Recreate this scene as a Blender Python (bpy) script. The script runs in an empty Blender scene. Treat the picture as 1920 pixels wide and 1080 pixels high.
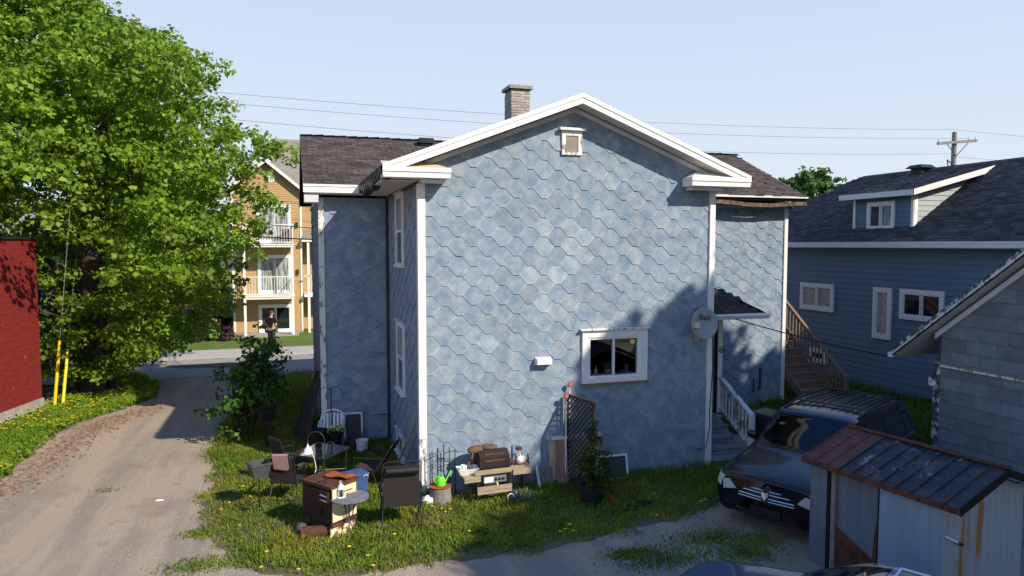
import bpy, bmesh, math, random
import numpy as np
from mathutils import Vector, Matrix
random.seed(7); rng = np.random.default_rng(11)
S = bpy.context.scene
COL = S.collection
# ---------------------------------------------------------------- camera
# world axes follow the street grid: x along the house front, y towards the street, z up
HC, FPX, PIT, YAW = 4.87, 1309.0, 0.062, math.radians(17.58)
CAMP = Vector((-2.316, -13.103, HC))
cam_d = bpy.data.cameras.new('camera'); cam = bpy.data.objects.new('camera', cam_d); COL.objects.link(cam)
cam_d.sensor_width = 36.0; cam_d.lens = FPX / 1920 * 36.0; cam_d.clip_end = 3000; cam_d.clip_start = 0.1
cam.location = CAMP; cam.rotation_euler = (math.pi / 2 - PIT, 0, -YAW)
S.camera = cam
S.render.resolution_x, S.render.resolution_y = 1024, 576
# ---------------------------------------------------------------- sky, sun, exposure
SUN = Vector((0.79, -1.05, 1.0)).normalized()
el = math.asin(SUN.z); az = math.atan2(SUN.x, SUN.y)
W_ = bpy.data.worlds.new('World'); S.world = W_; W_.use_nodes = True
nt = W_.node_tree; bg = nt.nodes['Background']
sky = nt.nodes.new('ShaderNodeTexSky'); sky.sky_type = 'NISHITA'; sky.sun_disc = False
sky.sun_elevation = el; sky.sun_rotation = az; sky.altitude = 50; sky.air_density = 1.1; sky.dust_density = 1.6; sky.ozone_density = 2.0
bg.inputs[1].default_value = 0.12
# hazy summer air: the clear-sky model is veiled by pale haze at the horizon; blue zenith added to set the shade tone
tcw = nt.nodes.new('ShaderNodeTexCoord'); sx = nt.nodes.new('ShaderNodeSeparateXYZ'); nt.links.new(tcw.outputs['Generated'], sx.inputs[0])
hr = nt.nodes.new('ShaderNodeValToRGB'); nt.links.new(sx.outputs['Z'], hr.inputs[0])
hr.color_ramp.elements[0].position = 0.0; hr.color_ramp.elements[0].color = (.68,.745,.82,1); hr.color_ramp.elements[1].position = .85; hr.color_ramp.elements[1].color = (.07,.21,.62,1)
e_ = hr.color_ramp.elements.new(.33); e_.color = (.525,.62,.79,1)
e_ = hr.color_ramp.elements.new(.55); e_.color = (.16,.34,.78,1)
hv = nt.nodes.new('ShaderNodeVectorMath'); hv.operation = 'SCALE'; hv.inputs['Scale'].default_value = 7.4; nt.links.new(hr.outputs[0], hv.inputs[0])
ns = nt.nodes.new('ShaderNodeVectorMath'); ns.operation = 'SCALE'; ns.inputs['Scale'].default_value = .10; nt.links.new(sky.outputs[0], ns.inputs[0])
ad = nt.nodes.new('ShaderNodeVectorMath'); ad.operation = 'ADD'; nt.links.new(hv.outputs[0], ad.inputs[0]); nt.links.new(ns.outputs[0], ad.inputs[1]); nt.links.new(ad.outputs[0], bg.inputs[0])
sl = bpy.data.lights.new('sun', 'SUN'); sl.energy = 5.0; sl.angle = math.radians(0.6); sl.color = (1.0, 0.91, 0.76)
so = bpy.data.objects.new('sun', sl); COL.objects.link(so); so.rotation_euler = SUN.to_track_quat('Z', 'Y').to_euler()
S.view_settings.view_transform = 'Standard'; S.view_settings.look = 'None'; S.view_settings.gamma = 1
S.view_settings.exposure = 0.28; S.view_settings.use_curve_mapping = False

# ---------------------------------------------------------------- pixel helpers (photo pixel -> point on a known plane)
def ray(x, y):
    a = (x - 960) / FPX; up = (540 - y) / FPX; c, s = math.cos(PIT), math.sin(PIT)
    f = c + up * s; z = up * c - s
    return Vector((a * math.cos(YAW) + f * math.sin(YAW), -a * math.sin(YAW) + f * math.cos(YAW), z))
def G(x, y, z=0.0):
    r = ray(x, y); return CAMP + r * ((z - HC) / r.z)
def FY(x, y, Y):                       # point on a plane y = Y
    r = ray(x, y); return CAMP + r * ((Y - CAMP.y) / r.y)
def FX(x, y, X):
    r = ray(x, y); return CAMP + r * ((X - CAMP.x) / r.x)
def cdir(a, b):                        # camera right / forward -> grid
    return Vector((a * math.cos(YAW) + b * math.sin(YAW), -a * math.sin(YAW) + b * math.cos(YAW), 0))

# ---------------------------------------------------------------- mesh builder
class MB:
    def __init__(s): s.v = []; s.f = []; s.c = []; s.col = None
    def poly(s, pts, faces):
        o = len(s.v); s.v += [tuple(p) for p in pts]; s.f += [tuple(i + o for i in f) for f in faces]
        s.c += [s.col] * len(faces); return s
    def box(s, a, b, M=None):
        x0, y0, z0 = a; x1, y1, z1 = b
        p = [(x0,y0,z0),(x1,y0,z0),(x1,y1,z0),(x0,y1,z0),(x0,y0,z1),(x1,y0,z1),(x1,y1,z1),(x0,y1,z1)]
        if M is not None: p = [M @ Vector(q) for q in p]
        return s.poly(p, [(0,3,2,1),(4,5,6,7),(0,1,5,4),(1,2,6,5),(2,3,7,6),(3,0,4,7)])
    def cbox(s, c, d, rz=0, M=None):
        m = Matrix.Translation(c) @ Matrix.Rotation(rz, 4, 'Z')
        if M is not None: m = m @ M
        return s.box((-d[0]/2,-d[1]/2,-d[2]/2), (d[0]/2,d[1]/2,d[2]/2), m)
    def bar(s, p, q, w, h, up=(0,0,1)):
        p = Vector(p); q = Vector(q); d = (q - p); L = d.length; d = d / L
        u = Vector(up)
        if abs(d.dot(u)) > .98: u = Vector((1,0,0))
        a = d.cross(u).normalized(); b = a.cross(d)
        pts = []
        for k in (0, L):
            for (i, j) in ((-1,-1),(1,-1),(1,1),(-1,1)): pts.append(p + d*k + a*(i*w/2) + b*(j*h/2))
        return s.poly(pts, [(3,2,1,0),(4,5,6,7),(0,1,5,4),(1,2,6,5),(2,3,7,6),(3,0,4,7)])
    def tube(s, pts, r, n=8, cap=True, r2=None):
        pts = [Vector(p) for p in pts]; N = len(pts)
        rs = r if isinstance(r, (list, tuple)) else [r + ((r2 if r2 is not None else r) - r) * i / max(1, N-1) for i in range(N)]
        o = len(s.v); prev = None
        for i, p in enumerate(pts):
            d = (pts[min(i+1,N-1)] - pts[max(i-1,0)])
            d = d.normalized() if d.length > 1e-9 else Vector((0,0,1))
            if prev is None:
                a = d.cross(Vector((0,0,1)))
                if a.length < 1e-3: a = d.cross(Vector((1,0,0)))
            else: a = prev - d * prev.dot(d)
            a.normalize(); prev = a; b = d.cross(a)
            for k in range(n):
                t = 2*math.pi*k/n; s.v.append(tuple(p + (a*math.cos(t) + b*math.sin(t)) * rs[i]))
        F = []
        for i in range(N-1):
            for k in range(n): F.append((o+i*n+k, o+i*n+(k+1)%n, o+(i+1)*n+(k+1)%n, o+(i+1)*n+k))
        if cap: F.append(tuple(o+k for k in reversed(range(n)))); F.append(tuple(o+(N-1)*n+k for k in range(n)))
        s.f += F; s.c += [s.col]*len(F); return s
    def lathe(s, prof, n=16, M=None, c=(0,0,0)):
        o = len(s.v)
        for r, z in prof:
            for k in range(n):
                t = 2*math.pi*k/n; p = Vector((r*math.cos(t)+c[0], r*math.sin(t)+c[1], z+c[2]))
                s.v.append(tuple(M @ p) if M is not None else tuple(p))
        F = []
        for i in range(len(prof)-1):
            for k in range(n): F.append((o+i*n+k, o+i*n+(k+1)%n, o+(i+1)*n+(k+1)%n, o+(i+1)*n+k))
        F.append(tuple(o+k for k in reversed(range(n)))); F.append(tuple(o+(len(prof)-1)*n+k for k in range(n)))
        s.f += F; s.c += [s.col]*len(F); return s
    def prism(s, poly, h, M=None):
        """poly: 2-D outline in the local xy plane, extruded h along z, transformed by M"""
        n = len(poly); p = [Vector((x,y,0)) for x,y in poly] + [Vector((x,y,h)) for x,y in poly]
        if M is not None: p = [M @ q for q in p]
        return s.poly(p, [tuple(reversed(range(n))), tuple(range(n,2*n))] + [(i,(i+1)%n,n+(i+1)%n,n+i) for i in range(n)])
    def sph(s, c, r, n=10, m=6):
        rx, ry, rz = r if isinstance(r, (tuple, list)) else (r, r, r)
        o = len(s.v); s.v.append((c[0],c[1],c[2]-rz))
        for i in range(1, m):
            a = -math.pi/2 + math.pi*i/m
            for k in range(n):
                t = 2*math.pi*k/n; s.v.append((c[0]+rx*math.cos(a)*math.cos(t), c[1]+ry*math.cos(a)*math.sin(t), c[2]+rz*math.sin(a)))
        s.v.append((c[0],c[1],c[2]+rz)); e = len(s.v)-1; F = []
        for k in range(n): F.append((o, o+1+(k+1)%n, o+1+k)); F.append((e, o+1+(m-2)*n+k, o+1+(m-2)*n+(k+1)%n))
        for i in range(m-2):
            for k in range(n): F.append((o+1+i*n+k, o+1+i*n+(k+1)%n, o+1+(i+1)*n+(k+1)%n, o+1+(i+1)*n+k))
        s.f += F; s.c += [s.col]*len(F); return s
    def mesh(s, name):
        me = bpy.data.meshes.new(name); me.from_pydata(s.v, [], s.f)
        if any(c is not None for c in s.c):
            at = me.color_attributes.new('tint', 'FLOAT_COLOR', 'CORNER')
            arr = np.ones((len(me.loops), 4), np.float32); i = 0
            for f, c in zip(s.f, s.c):
                if c is not None: arr[i:i+len(f), :3] = c
                i += len(f)
            at.data.foreach_set('color', arr.ravel())
        me.update(); return me
    def build(s, name, mat, parent=None, smooth=False, bevel=0):
        me = s.mesh(name); me.materials.append(M[mat] if isinstance(mat, str) else mat)
        if smooth: smooth_mesh(me)
        o = bpy.data.objects.new(name, me); COL.objects.link(o)
        if parent is not None: o.parent = parent
        if bevel:
            b = o.modifiers.new('bevel', 'BEVEL'); b.width = bevel; b.segments = 2; b.limit_method = 'ANGLE'
        return o
def smooth_mesh(me, ang=40):
    me.polygons.foreach_set('use_smooth', [True]*len(me.polygons))
    try: me.set_sharp_from_angle(angle=math.radians(ang))
    except Exception: pass
def thing(name, label, cat, loc=(0,0,0), rz=0, group=None):
    o = bpy.data.objects.new(name, None); COL.objects.link(o); o.empty_display_size = .1
    o.location = loc; o.rotation_euler = (0,0,rz); o['label'] = label; o['category'] = cat
    if group: o['group'] = group
    return o
def tag(o, label, cat, group=None):
    o['label'] = label; o['category'] = cat
    if group: o['group'] = group
    return o
def struct(o): o['kind'] = 'structure'; return o
def stuff(o, label=None, cat=None):
    o['kind'] = 'stuff'
    if label: o['label'] = label
    if cat: o['category'] = cat
    return o
def copy_tree(o, parent=None):
    c = o.copy(); COL.objects.link(c); c.parent = parent
    for ch in o.children: copy_tree(ch, c)
    return c
def np_mesh(name, V, F, mat, parent=None, tint=None, smooth=False):
    """V (n,3), F (m,k) numpy; tint (m,3) face colours"""
    me = bpy.data.meshes.new(name); m, k = F.shape
    me.vertices.add(len(V)); me.vertices.foreach_set('co', np.ascontiguousarray(V, np.float32).ravel())
    me.loops.add(m*k); me.loops.foreach_set('vertex_index', np.ascontiguousarray(F, np.int32).ravel())
    me.polygons.add(m); me.polygons.foreach_set('loop_start', np.arange(0, m*k, k, dtype=np.int32))
    if tint is not None:
        at = me.color_attributes.new('tint', 'FLOAT_COLOR', 'CORNER')
        a = np.ones((m*k, 4), np.float32); a[:, :3] = np.repeat(tint, k, axis=0); at.data.foreach_set('color', a.ravel())
    me.update(calc_edges=True); me.validate()
    me.materials.append(M[mat])
    o = bpy.data.objects.new(name, me); COL.objects.link(o)
    if parent is not None: o.parent = parent
    return o

# ---------------------------------------------------------------- materials
M = {}
def mat(name, col, col2=None, rough=.7, metal=0, scale=6, thr=(.35,.65), bump=0, bscale=None, tint=False, spec=.3, detail=6, stretch=None, coat=0, sub=None, space='Object', col3=None, scale3=1.2, thr3=(.55,.7)):
    m = bpy.data.materials.new(name); m.use_nodes = True; t = m.node_tree; L = t.links; b = t.nodes['Principled BSDF']
    b.inputs['Roughness'].default_value = rough; b.inputs['Metallic'].default_value = metal
    b.inputs['Specular IOR Level'].default_value = spec; b.inputs['Coat Weight'].default_value = coat
    tc = t.nodes.new('ShaderNodeTexCoord'); vec = tc.outputs[space]
    if stretch:
        mp = t.nodes.new('ShaderNodeMapping'); mp.inputs['Scale'].default_value = stretch; L.new(vec, mp.inputs[0]); vec = mp.outputs[0]
    cur = None
    def rgb(c):
        n = t.nodes.new('ShaderNodeRGB'); n.outputs[0].default_value = (*c, 1); return n.outputs[0]
    def noise(sc, de=6):
        n = t.nodes.new('ShaderNodeTexNoise'); n.inputs['Scale'].default_value = sc; n.inputs['Detail'].default_value = de; n.inputs['Roughness'].default_value = .62; L.new(vec, n.inputs['Vector']); return n.outputs[0]
    def ramp(o, th):
        r = t.nodes.new('ShaderNodeMapRange'); r.inputs[1].default_value = th[0]; r.inputs[2].default_value = th[1]; L.new(o, r.inputs[0]); return r.outputs[0]
    def mix(f, a, c):
        x = t.nodes.new('ShaderNodeMix'); x.data_type = 'RGBA'; L.new(f, x.inputs[0]); L.new(a, x.inputs[6]); L.new(c, x.inputs[7]); return x.outputs[2]
    cur = rgb(col)
    if col2 is not None: cur = mix(ramp(noise(scale, detail), thr), cur, rgb(col2))
    if col3 is not None: cur = mix(ramp(noise(scale3, 5), thr3), cur, rgb(col3))
    if tint:
        a = t.nodes.new('ShaderNodeAttribute'); a.attribute_name = 'tint'
        x = t.nodes.new('ShaderNodeMix'); x.data_type = 'RGBA'; x.blend_type = 'MULTIPLY'; x.inputs[0].default_value = 1
        L.new(cur, x.inputs[6]); L.new(a.outputs['Color'], x.inputs[7]); cur = x.outputs[2]
    L.new(cur, b.inputs['Base Color'])
    if bump:
        bp = t.nodes.new('ShaderNodeBump'); bp.inputs['Strength'].default_value = 1; bp.inputs['Distance'].default_value = bump
        L.new(noise(bscale or scale*3, 8), bp.inputs['Height']); L.new(bp.outputs[0], b.inputs['Normal'])
    if sub:   # leaf: add translucency
        tr = t.nodes.new('ShaderNodeBsdfTranslucent'); L.new(cur, tr.inputs[0]); ms = t.nodes.new('ShaderNodeMixShader'); ms.inputs[0].default_value = sub
        L.new(b.outputs[0], ms.inputs[1]); L.new(tr.outputs[0], ms.inputs[2]); L.new(ms.outputs[0], t.nodes['Material Output'].inputs[0])
    M[name] = m; return m
def glass(name, tintc=(.75,.8,.82), rough=.02, thin=.85):
    m = bpy.data.materials.new(name); m.use_nodes = True; t = m.node_tree; L = t.links
    for n in list(t.nodes): t.nodes.remove(n)
    o = t.nodes.new('ShaderNodeOutputMaterial'); tr = t.nodes.new('ShaderNodeBsdfTransparent'); tr.inputs[0].default_value = (*tintc, 1)
    gl = t.nodes.new('ShaderNodeBsdfGlossy'); gl.inputs['Roughness'].default_value = rough; gl.inputs[0].default_value = ((.42,.44,.45,1) if name == 'wind_glass' else (.9,.95,1,1))
    fr = t.nodes.new('ShaderNodeFresnel'); fr.inputs[0].default_value = 1.5
    ma = t.nodes.new('ShaderNodeMath'); ma.operation = 'MULTIPLY_ADD'; ma.inputs[1].default_value = 1.0; ma.inputs[2].default_value = 1-thin; L.new(fr.outputs[0], ma.inputs[0])
    ms = t.nodes.new('ShaderNodeMixShader'); L.new(ma.outputs[0], ms.inputs[0]); L.new(tr.outputs[0], ms.inputs[1]); L.new(gl.outputs[0], ms.inputs[2]); L.new(ms.outputs[0], o.inputs[0]); M[name] = m
glass('clear_glass', (.8,.84,.85), .02, .97); glass('table_glass', (.55,.68,.66), .03, .6); glass('wind_glass', (.32,.36,.36), .02, .95)
mat('dark_glass', (.012,.015,.02), rough=.04, spec=.6)
mat('pane_glass', (.03,.04,.05), (.09,.1,.11), rough=.05, spec=.6, scale=1.5)
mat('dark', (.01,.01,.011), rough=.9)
mat('interior', (.03,.028,.026), (.015,.014,.014), rough=.9, scale=3)
mat('tile', (.160,.225,.305), (.325,.355,.385), rough=.8, scale=4.5, thr=(.36,.70), tint=True, bump=.003, bscale=16, col3=(.30,.335,.37), scale3=17, thr3=(.56,.8), detail=9)
mat('wall_core', (.05,.06,.075), rough=.9)
mat('white_paint', (.78,.77,.74), (.60,.575,.53), rough=.5, scale=4, thr=(.52,.85), bump=.0008, bscale=40)
mat('white_peel', (.72,.71,.68), (.24,.21,.18), rough=.7, scale=9, thr=(.53,.60), stretch=(1,1,.35), bump=.002, bscale=25)
mat('peel_dark', (.58,.58,.57), (.07,.07,.075), rough=.75, scale=7, thr=(.40,.52), bump=.003, bscale=20)
mat('soffit', (.66,.655,.64), (.55,.54,.52), rough=.6, scale=3)
mat('frame_wood', (.30,.19,.11), (.18,.11,.07), rough=.8, scale=8, stretch=(1,1,6))
mat('rotten_wood', (.20,.135,.09), (.07,.05,.04), rough=.9, scale=7, thr=(.4,.6), bump=.006, bscale=14)
mat('shingle', (.050,.044,.045), (.078,.066,.063), rough=.95, scale=5, tint=True, bump=.003, bscale=60, spec=.15)
mat('shingle_blue', (.062,.062,.068), (.09,.086,.088), rough=.95, scale=4, tint=True, bump=.002, bscale=60, spec=.15)
mat('brick_grey', (.34,.30,.26), (.46,.42,.38), rough=.9, scale=9, bump=.004, bscale=40, tint=True)
mat('mortar', (.28,.27,.25), rough=.95)
mat('concrete', (.36,.34,.31), (.26,.25,.23), rough=.9, scale=5, bump=.004, bscale=30)
mat('black_metal', (.02,.02,.022), rough=.45, spec=.4)
mat('black_plastic', (.014,.014,.016), (.022,.022,.024), rough=.5, scale=4)
mat('tar_sheet', (.012,.012,.014), rough=.45, bump=.01, bscale=6)
mat('mesh_black', (.022,.02,.02), (.035,.03,.028), rough=.85, scale=60)
mat('mesh_brown', (.05,.032,.024), (.07,.045,.03), rough=.85, scale=60)
mat('plank', (.17,.10,.065), (.10,.06,.04), rough=.85, scale=5, stretch=(6,6,.6), bump=.002)
mat('raw_wood', (.42,.33,.23), (.30,.225,.15), rough=.8, scale=5, stretch=(.6,5,5), bump=.002)
mat('grey_wood', (.27,.245,.21), (.17,.15,.125), rough=.9, scale=6, stretch=(4,4,.7), bump=.003)
mat('stair_wood', (.27,.17,.11), (.19,.12,.08), rough=.8, scale=6, stretch=(1,5,5))
mat('step_paint', (.27,.31,.34), (.15,.13,.11), rough=.8, scale=5, thr=(.45,.65), stretch=(.5,3,3), bump=.002)
mat('rust', (.14,.055,.028), (.05,.025,.018), rough=.9, scale=6, bump=.003, bscale=25)
mat('rust_bright', (.36,.095,.025), (.22,.06,.02), rough=.85, scale=8, bump=.003)
mat('stove_dark', (.018,.013,.011), (.045,.024,.016), rough=.6, scale=4, thr=(.45,.75))
mat('cream_enamel', (.72,.63,.40), (.62,.50,.28), rough=.35, scale=5, thr=(.6,.8))
mat('cream_rust', (.68,.60,.40), (.16,.08,.045), rough=.6, scale=5, thr=(.48,.56))
mat('red_brick', (.20,.018,.016), (.26,.03,.025), rough=.75, scale=3)
mat('tan_siding', (.47,.31,.15), (.43,.28,.135), rough=.7, scale=2)
mat('blue_siding', (.135,.20,.27), (.115,.175,.24), rough=.65, scale=1.5, stretch=(1,.4,6))
mat('sunlit_siding', (.40,.43,.43), (.36,.39,.39), rough=.65, scale=2)  # lighter copy of the siding: sunlight on the dormer cheek put into its colour
mat('garage_panel', (.215,.23,.25), (.165,.18,.20), rough=.85, scale=5, tint=True, bump=.002, bscale=50, col3=(.08,.09,.10), scale3=14, thr3=(.66,.74))
mat('shed_metal', (.155,.19,.235), (.125,.15,.185), rough=.5, metal=.1, scale=3, stretch=(1,1,.3))
mat('shed_pale', (.25,.34,.43), (.21,.29,.37), rough=.5, scale=3, stretch=(1,1,.3))
mat('shed_rusty', (.27,.33,.385), (.27,.15,.05), rough=.6, scale=2.6, thr=(.53,.64), stretch=(1.6,1.6,.18))
mat('roof_rust', (.20,.07,.05), (.09,.04,.035), rough=.8, scale=5, bump=.002)
mat('roof_dark', (.028,.03,.038), (.10,.075,.06), rough=.55, scale=3.5, thr=(.5,.7), col3=(.24,.27,.31), scale3=6, thr3=(.60,.70))
mat('asphalt', (.26,.25,.235), (.30,.285,.27), rough=.9, scale=1.3, bump=.003, bscale=80, col3=(.10,.075,.065), scale3=.35, thr3=(.6,.7), space='Object')
mat('side_walk', (.42,.39,.35), (.36,.34,.31), rough=.9, scale=2)
mat('bark', (.07,.055,.045), (.035,.028,.023), rough=.95, scale=6, stretch=(3,3,.5), bump=.02, bscale=9)
mat('leaf', (.175,.275,.025), rough=.5, tint=True, sub=.45, spec=.25)
mat('leaf_dark', (.06,.13,.022), rough=.5, tint=True, sub=.3, spec=.25)
mat('blade', (.19,.245,.034), rough=.6, tint=True, sub=.3, spec=.15)
mat('petal', (.75,.52,.02), rough=.6, tint=True)
mat('chip', (.20,.14,.10), rough=.9, tint=True)
mat('pebble', (.30,.27,.235), rough=.9, tint=True)
mat('green_plastic', (.16,.62,.03), rough=.35, spec=.5)
mat('white_plastic', (.78,.78,.77), rough=.4)
mat('blue_plastic', (.045,.085,.22), (.06,.11,.27), rough=.4, scale=4)
mat('red_plastic', (.45,.05,.03), rough=.4)
mat('pink_cloth', (.36,.22,.19), (.30,.18,.16), rough=.9, scale=12)
mat('grey_plastic', (.075,.075,.085), (.055,.055,.06), rough=.55, scale=5)
mat('silver', (.55,.55,.55), (.42,.42,.42), rough=.35, metal=.7, scale=5)
mat('chrome', (.6,.62,.65), rough=.18, metal=1)
mat('dish_grey', (.30,.31,.33), (.26,.27,.29), rough=.5, scale=4)
mat('van_paint', (.006,.006,.009), rough=.22, spec=.35, coat=.25)
mat('car_blue', (.045,.085,.18), rough=.22, metal=.3, spec=.5, coat=.7)
mat('rubber', (.015,.015,.015), rough=.85)
mat('lamp_lens', (.55,.57,.55), (.42,.44,.43), rough=.15, spec=.6, scale=8)
mat('interior_grey', (.32,.34,.30), rough=.8)
mat('yellow_guard', (.80,.55,.02), rough=.45)
mat('board_brown', (.36,.22,.14), (.30,.18,.11), rough=.85, scale=3)
mat('beige_trim', (.55,.46,.30), (.42,.34,.22), rough=.8, scale=8, thr=(.5,.7))
mat('screen_mesh', (.05,.055,.055), (.075,.08,.078), rough=.7, scale=3)
mat('blind', (.30,.25,.20), (.24,.2,.16), rough=.8, scale=3)
mat('curtain', (.40,.42,.42), (.12,.13,.14), rough=.8, scale=2.2, stretch=(4,4,.6), thr=(.4,.6))
mat('quilt', (.55,.50,.44), (.30,.26,.22), rough=.8, scale=9)
mat('skin', (.50,.29,.21), rough=.6)
mat('black_cloth', (.010,.010,.011), rough=.9)
mat('dark_trousers', (.03,.032,.03), rough=.9)
mat('hair', (.09,.065,.05), rough=.8)
mat('soil', (.05,.035,.025), rough=.95)
mat('gold', (.8,.62,.15), rough=.5)
mat('solar_cell', (.012,.014,.03), rough=.12, spec=.6)
mat('pole_wood', (.30,.265,.23), (.22,.19,.165), rough=.9, scale=4, stretch=(4,4,.3))
mat('wire_grey', (.22,.22,.225), rough=.6)
mat('far_white', (.62,.62,.60), (.55,.55,.54), rough=.7, scale=.5)
mat('roof_tan', (.27,.235,.20), (.22,.19,.165), rough=.95, scale=3)
mat('hosta', (.20,.28,.09), (.10,.17,.03), rough=.5, scale=2)
# ================================================================ GROUND
def dirt_material():
    m = bpy.data.materials.new('dirt'); m.use_nodes = True; t = m.node_tree; L = t.links; b = t.nodes['Principled BSDF']; b.inputs['Roughness'].default_value = .95; b.inputs['Specular IOR Level'].default_value = .15
    tc = t.nodes.new('ShaderNodeTexCoord')
    def noise(sc, st=(1,1,1), de=7):
        mp = t.nodes.new('ShaderNodeMapping'); mp.inputs['Scale'].default_value = st; mp.inputs['Rotation'].default_value = (0,0,.14); L.new(tc.outputs['Object'], mp.inputs[0])
        n = t.nodes.new('ShaderNodeTexNoise'); n.inputs['Scale'].default_value = sc; n.inputs['Detail'].default_value = de; n.inputs['Roughness'].default_value = .65; L.new(mp.outputs[0], n.inputs['Vector']); return n.outputs[0]
    def rr(o, a, c):
        r = t.nodes.new('ShaderNodeMapRange'); r.inputs[1].default_value = a; r.inputs[2].default_value = c; L.new(o, r.inputs[0]); return r.outputs[0]
    def mix(f, a, c):
        x = t.nodes.new('ShaderNodeMix'); x.data_type = 'RGBA'
        for k, q in ((0, f), (6, a), (7, c)):
            if isinstance(q, tuple): x.inputs[k].default_value = (*q, 1)
            else: L.new(q, x.inputs[k])
        return x.outputs[2]
    c = mix(rr(noise(.9, (1.3,.12,1)), .43, .57), (.46,.36,.255), (.285,.24,.19))     # long wheel tracks
    c = mix(rr(noise(.5, (1,1,1)), .52, .68), c, (.26,.185,.12))                              # browner earth
    c = mix(rr(noise(3.2, (1,.6,1)), .55, .72), c, (.38,.32,.25))                           # pale dusty spots
    c = mix(rr(noise(2.2, (1,1,1)), .62, .74), c, (.15,.115,.085))
    c = mix(rr(noise(45, (1,1,1), 3), .35, .75), c, (.32,.28,.24))                            # grit
    L.new(c, b.inputs['Base Color'])
    bp = t.nodes.new('ShaderNodeBump'); bp.inputs['Distance'].default_value = .035; L.new(noise(28, de=8), bp.inputs['Height']); L.new(bp.outputs[0], b.inputs['Normal'])
    M['dirt'] = m
dirt_material()
mat('turf', (.105,.10,.045), (.14,.115,.075), rough=.95, scale=2.5, bump=.02, bscale=18, col3=(.085,.09,.035), scale3=1.1)
mat('far_turf', (.115,.165,.028), (.085,.135,.022), rough=.95, scale=1.2, bump=.03, bscale=25, col3=(.15,.18,.045), scale3=3.5)
mat('land', (.07,.09,.035), (.09,.085,.05), rough=.95, scale=.3)

def sheet(name, pts, z, m, sub=None):
    mb = MB(); mb.poly([(p[0], p[1], z) for p in pts], [tuple(range(len(pts)))]); o = mb.build(name, m); return struct(o)
sheet('ground', [(-500,-400),(500,-400),(500,700),(-500,700)], -.03, 'land')
sheet('driveway', [(-10.5,-18),(17,-18),(17,13),(11.9,14.7),(-9.6,14.7)], 0.0, 'dirt')
LAWN_PX = [(585,694),(540,700),(470,738),(425,800),(398,850),(402,905),(376,960),(395,1015),(440,1068),(600,1088),(760,1064),(1000,1034),(1130,1004),(1300,968),(1372,930),(1388,878)]
LAWN = [G(x, y).xy for x, y in LAWN_PX] + [Vector((6.6,3)), Vector((-1.5,5)), Vector((-1.6,14.6))]
VERGE_PX = [(84,766),(-60,828),(-60,945),(0,905),(70,845),(130,800),(215,772),(290,748),(300,724),(262,702),(150,702)]
VERGE = [G(x, y).xy for x, y in VERGE_PX]
def jag(poly, n=9, a=.10):
    out = []
    for i, p in enumerate(poly):
        q = poly[(i+1) % len(poly)]
        for k in range(n):
            f = k/n; d = (q-p); w = Vector((-d.y, d.x)); w = w.normalized() if w.length else w
            out.append(p + d*f + w*random.uniform(-a, a))
    return out
sheet('lawn', jag(LAWN), .006, 'turf')
sheet('verge', jag(VERGE), .006, 'turf')
YARD_R = [Vector(p) for p in ((8.9,4.25),(8.0,2.2),(10.8,1.0),(13,-1.0),(16.25,-1.2),(16.25,14.5),(11.9,14.5),(11.9,4.25))]
sheet('side_yard', jag(YARD_R, 5), .006, 'turf')
sheet('road', [(-120,14.6),(120,14.6),(120,19.05),(-120,19.05)], .012, 'asphalt')
mb = MB()
for k in range(48):
    x = -60 + k*2.5; mb.box((x+.008, 19.03, -.02), (x+2.492, 20.9, .11))
sw = MB().box((-60,19.02,-.05),(60,20.91,.10)).build('sidewalk', 'side_walk'); struct(sw)
for k in range(30):
    x = -16 + k*1.5; MB().box((x+.01,19.0,.0),(x+1.49,20.93,.115)).build('paving_slab', 'side_walk', sw)
# lawn across the street, rising to a bank beyond the flats
nx, ny = 60, 40; V = []; F = []
for j in range(ny):
    for i in range(nx):
        x = -45 + 95*i/(nx-1); y = 20.92 + 45*j/(ny-1)
        s = min(1, max(0, (-5.6-x)/2.5)); s = s*s*(3-2*s)
        V.append((x, y, .10 + .02*math.sin(x*1.1)*math.sin(y*.7) + s*.16*max(0, min(y,40)-26.5)))
for j in range(ny-1):
    for i in range(nx-1): F.append((j*nx+i, j*nx+i+1, (j+1)*nx+i+1, (j+1)*nx+i))
o = np_mesh('far_lawn', np.array(V), np.array(F), 'far_turf'); struct(o); smooth_mesh(o.data)
mat('patch', (.13,.085,.075), (.10,.07,.065), rough=.95, scale=3)
for (px, py, sx, sy) in ((672,0,1.3,.5),(560,0,1.1,.35)):
    pass
mb = MB(); c0 = G(400, 686)
mb.poly([(c0.x+1.6*math.cos(a)*(1+.2*math.sin(3*a)), c0.y+.55*math.sin(a)*(1+.25*math.cos(5*a)), .017) for a in np.linspace(0, 2*math.pi, 22)[:-1]], [tuple(range(21))])
pt = mb.build('tar_patch', 'patch', bpy.data.objects['road'])

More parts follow.
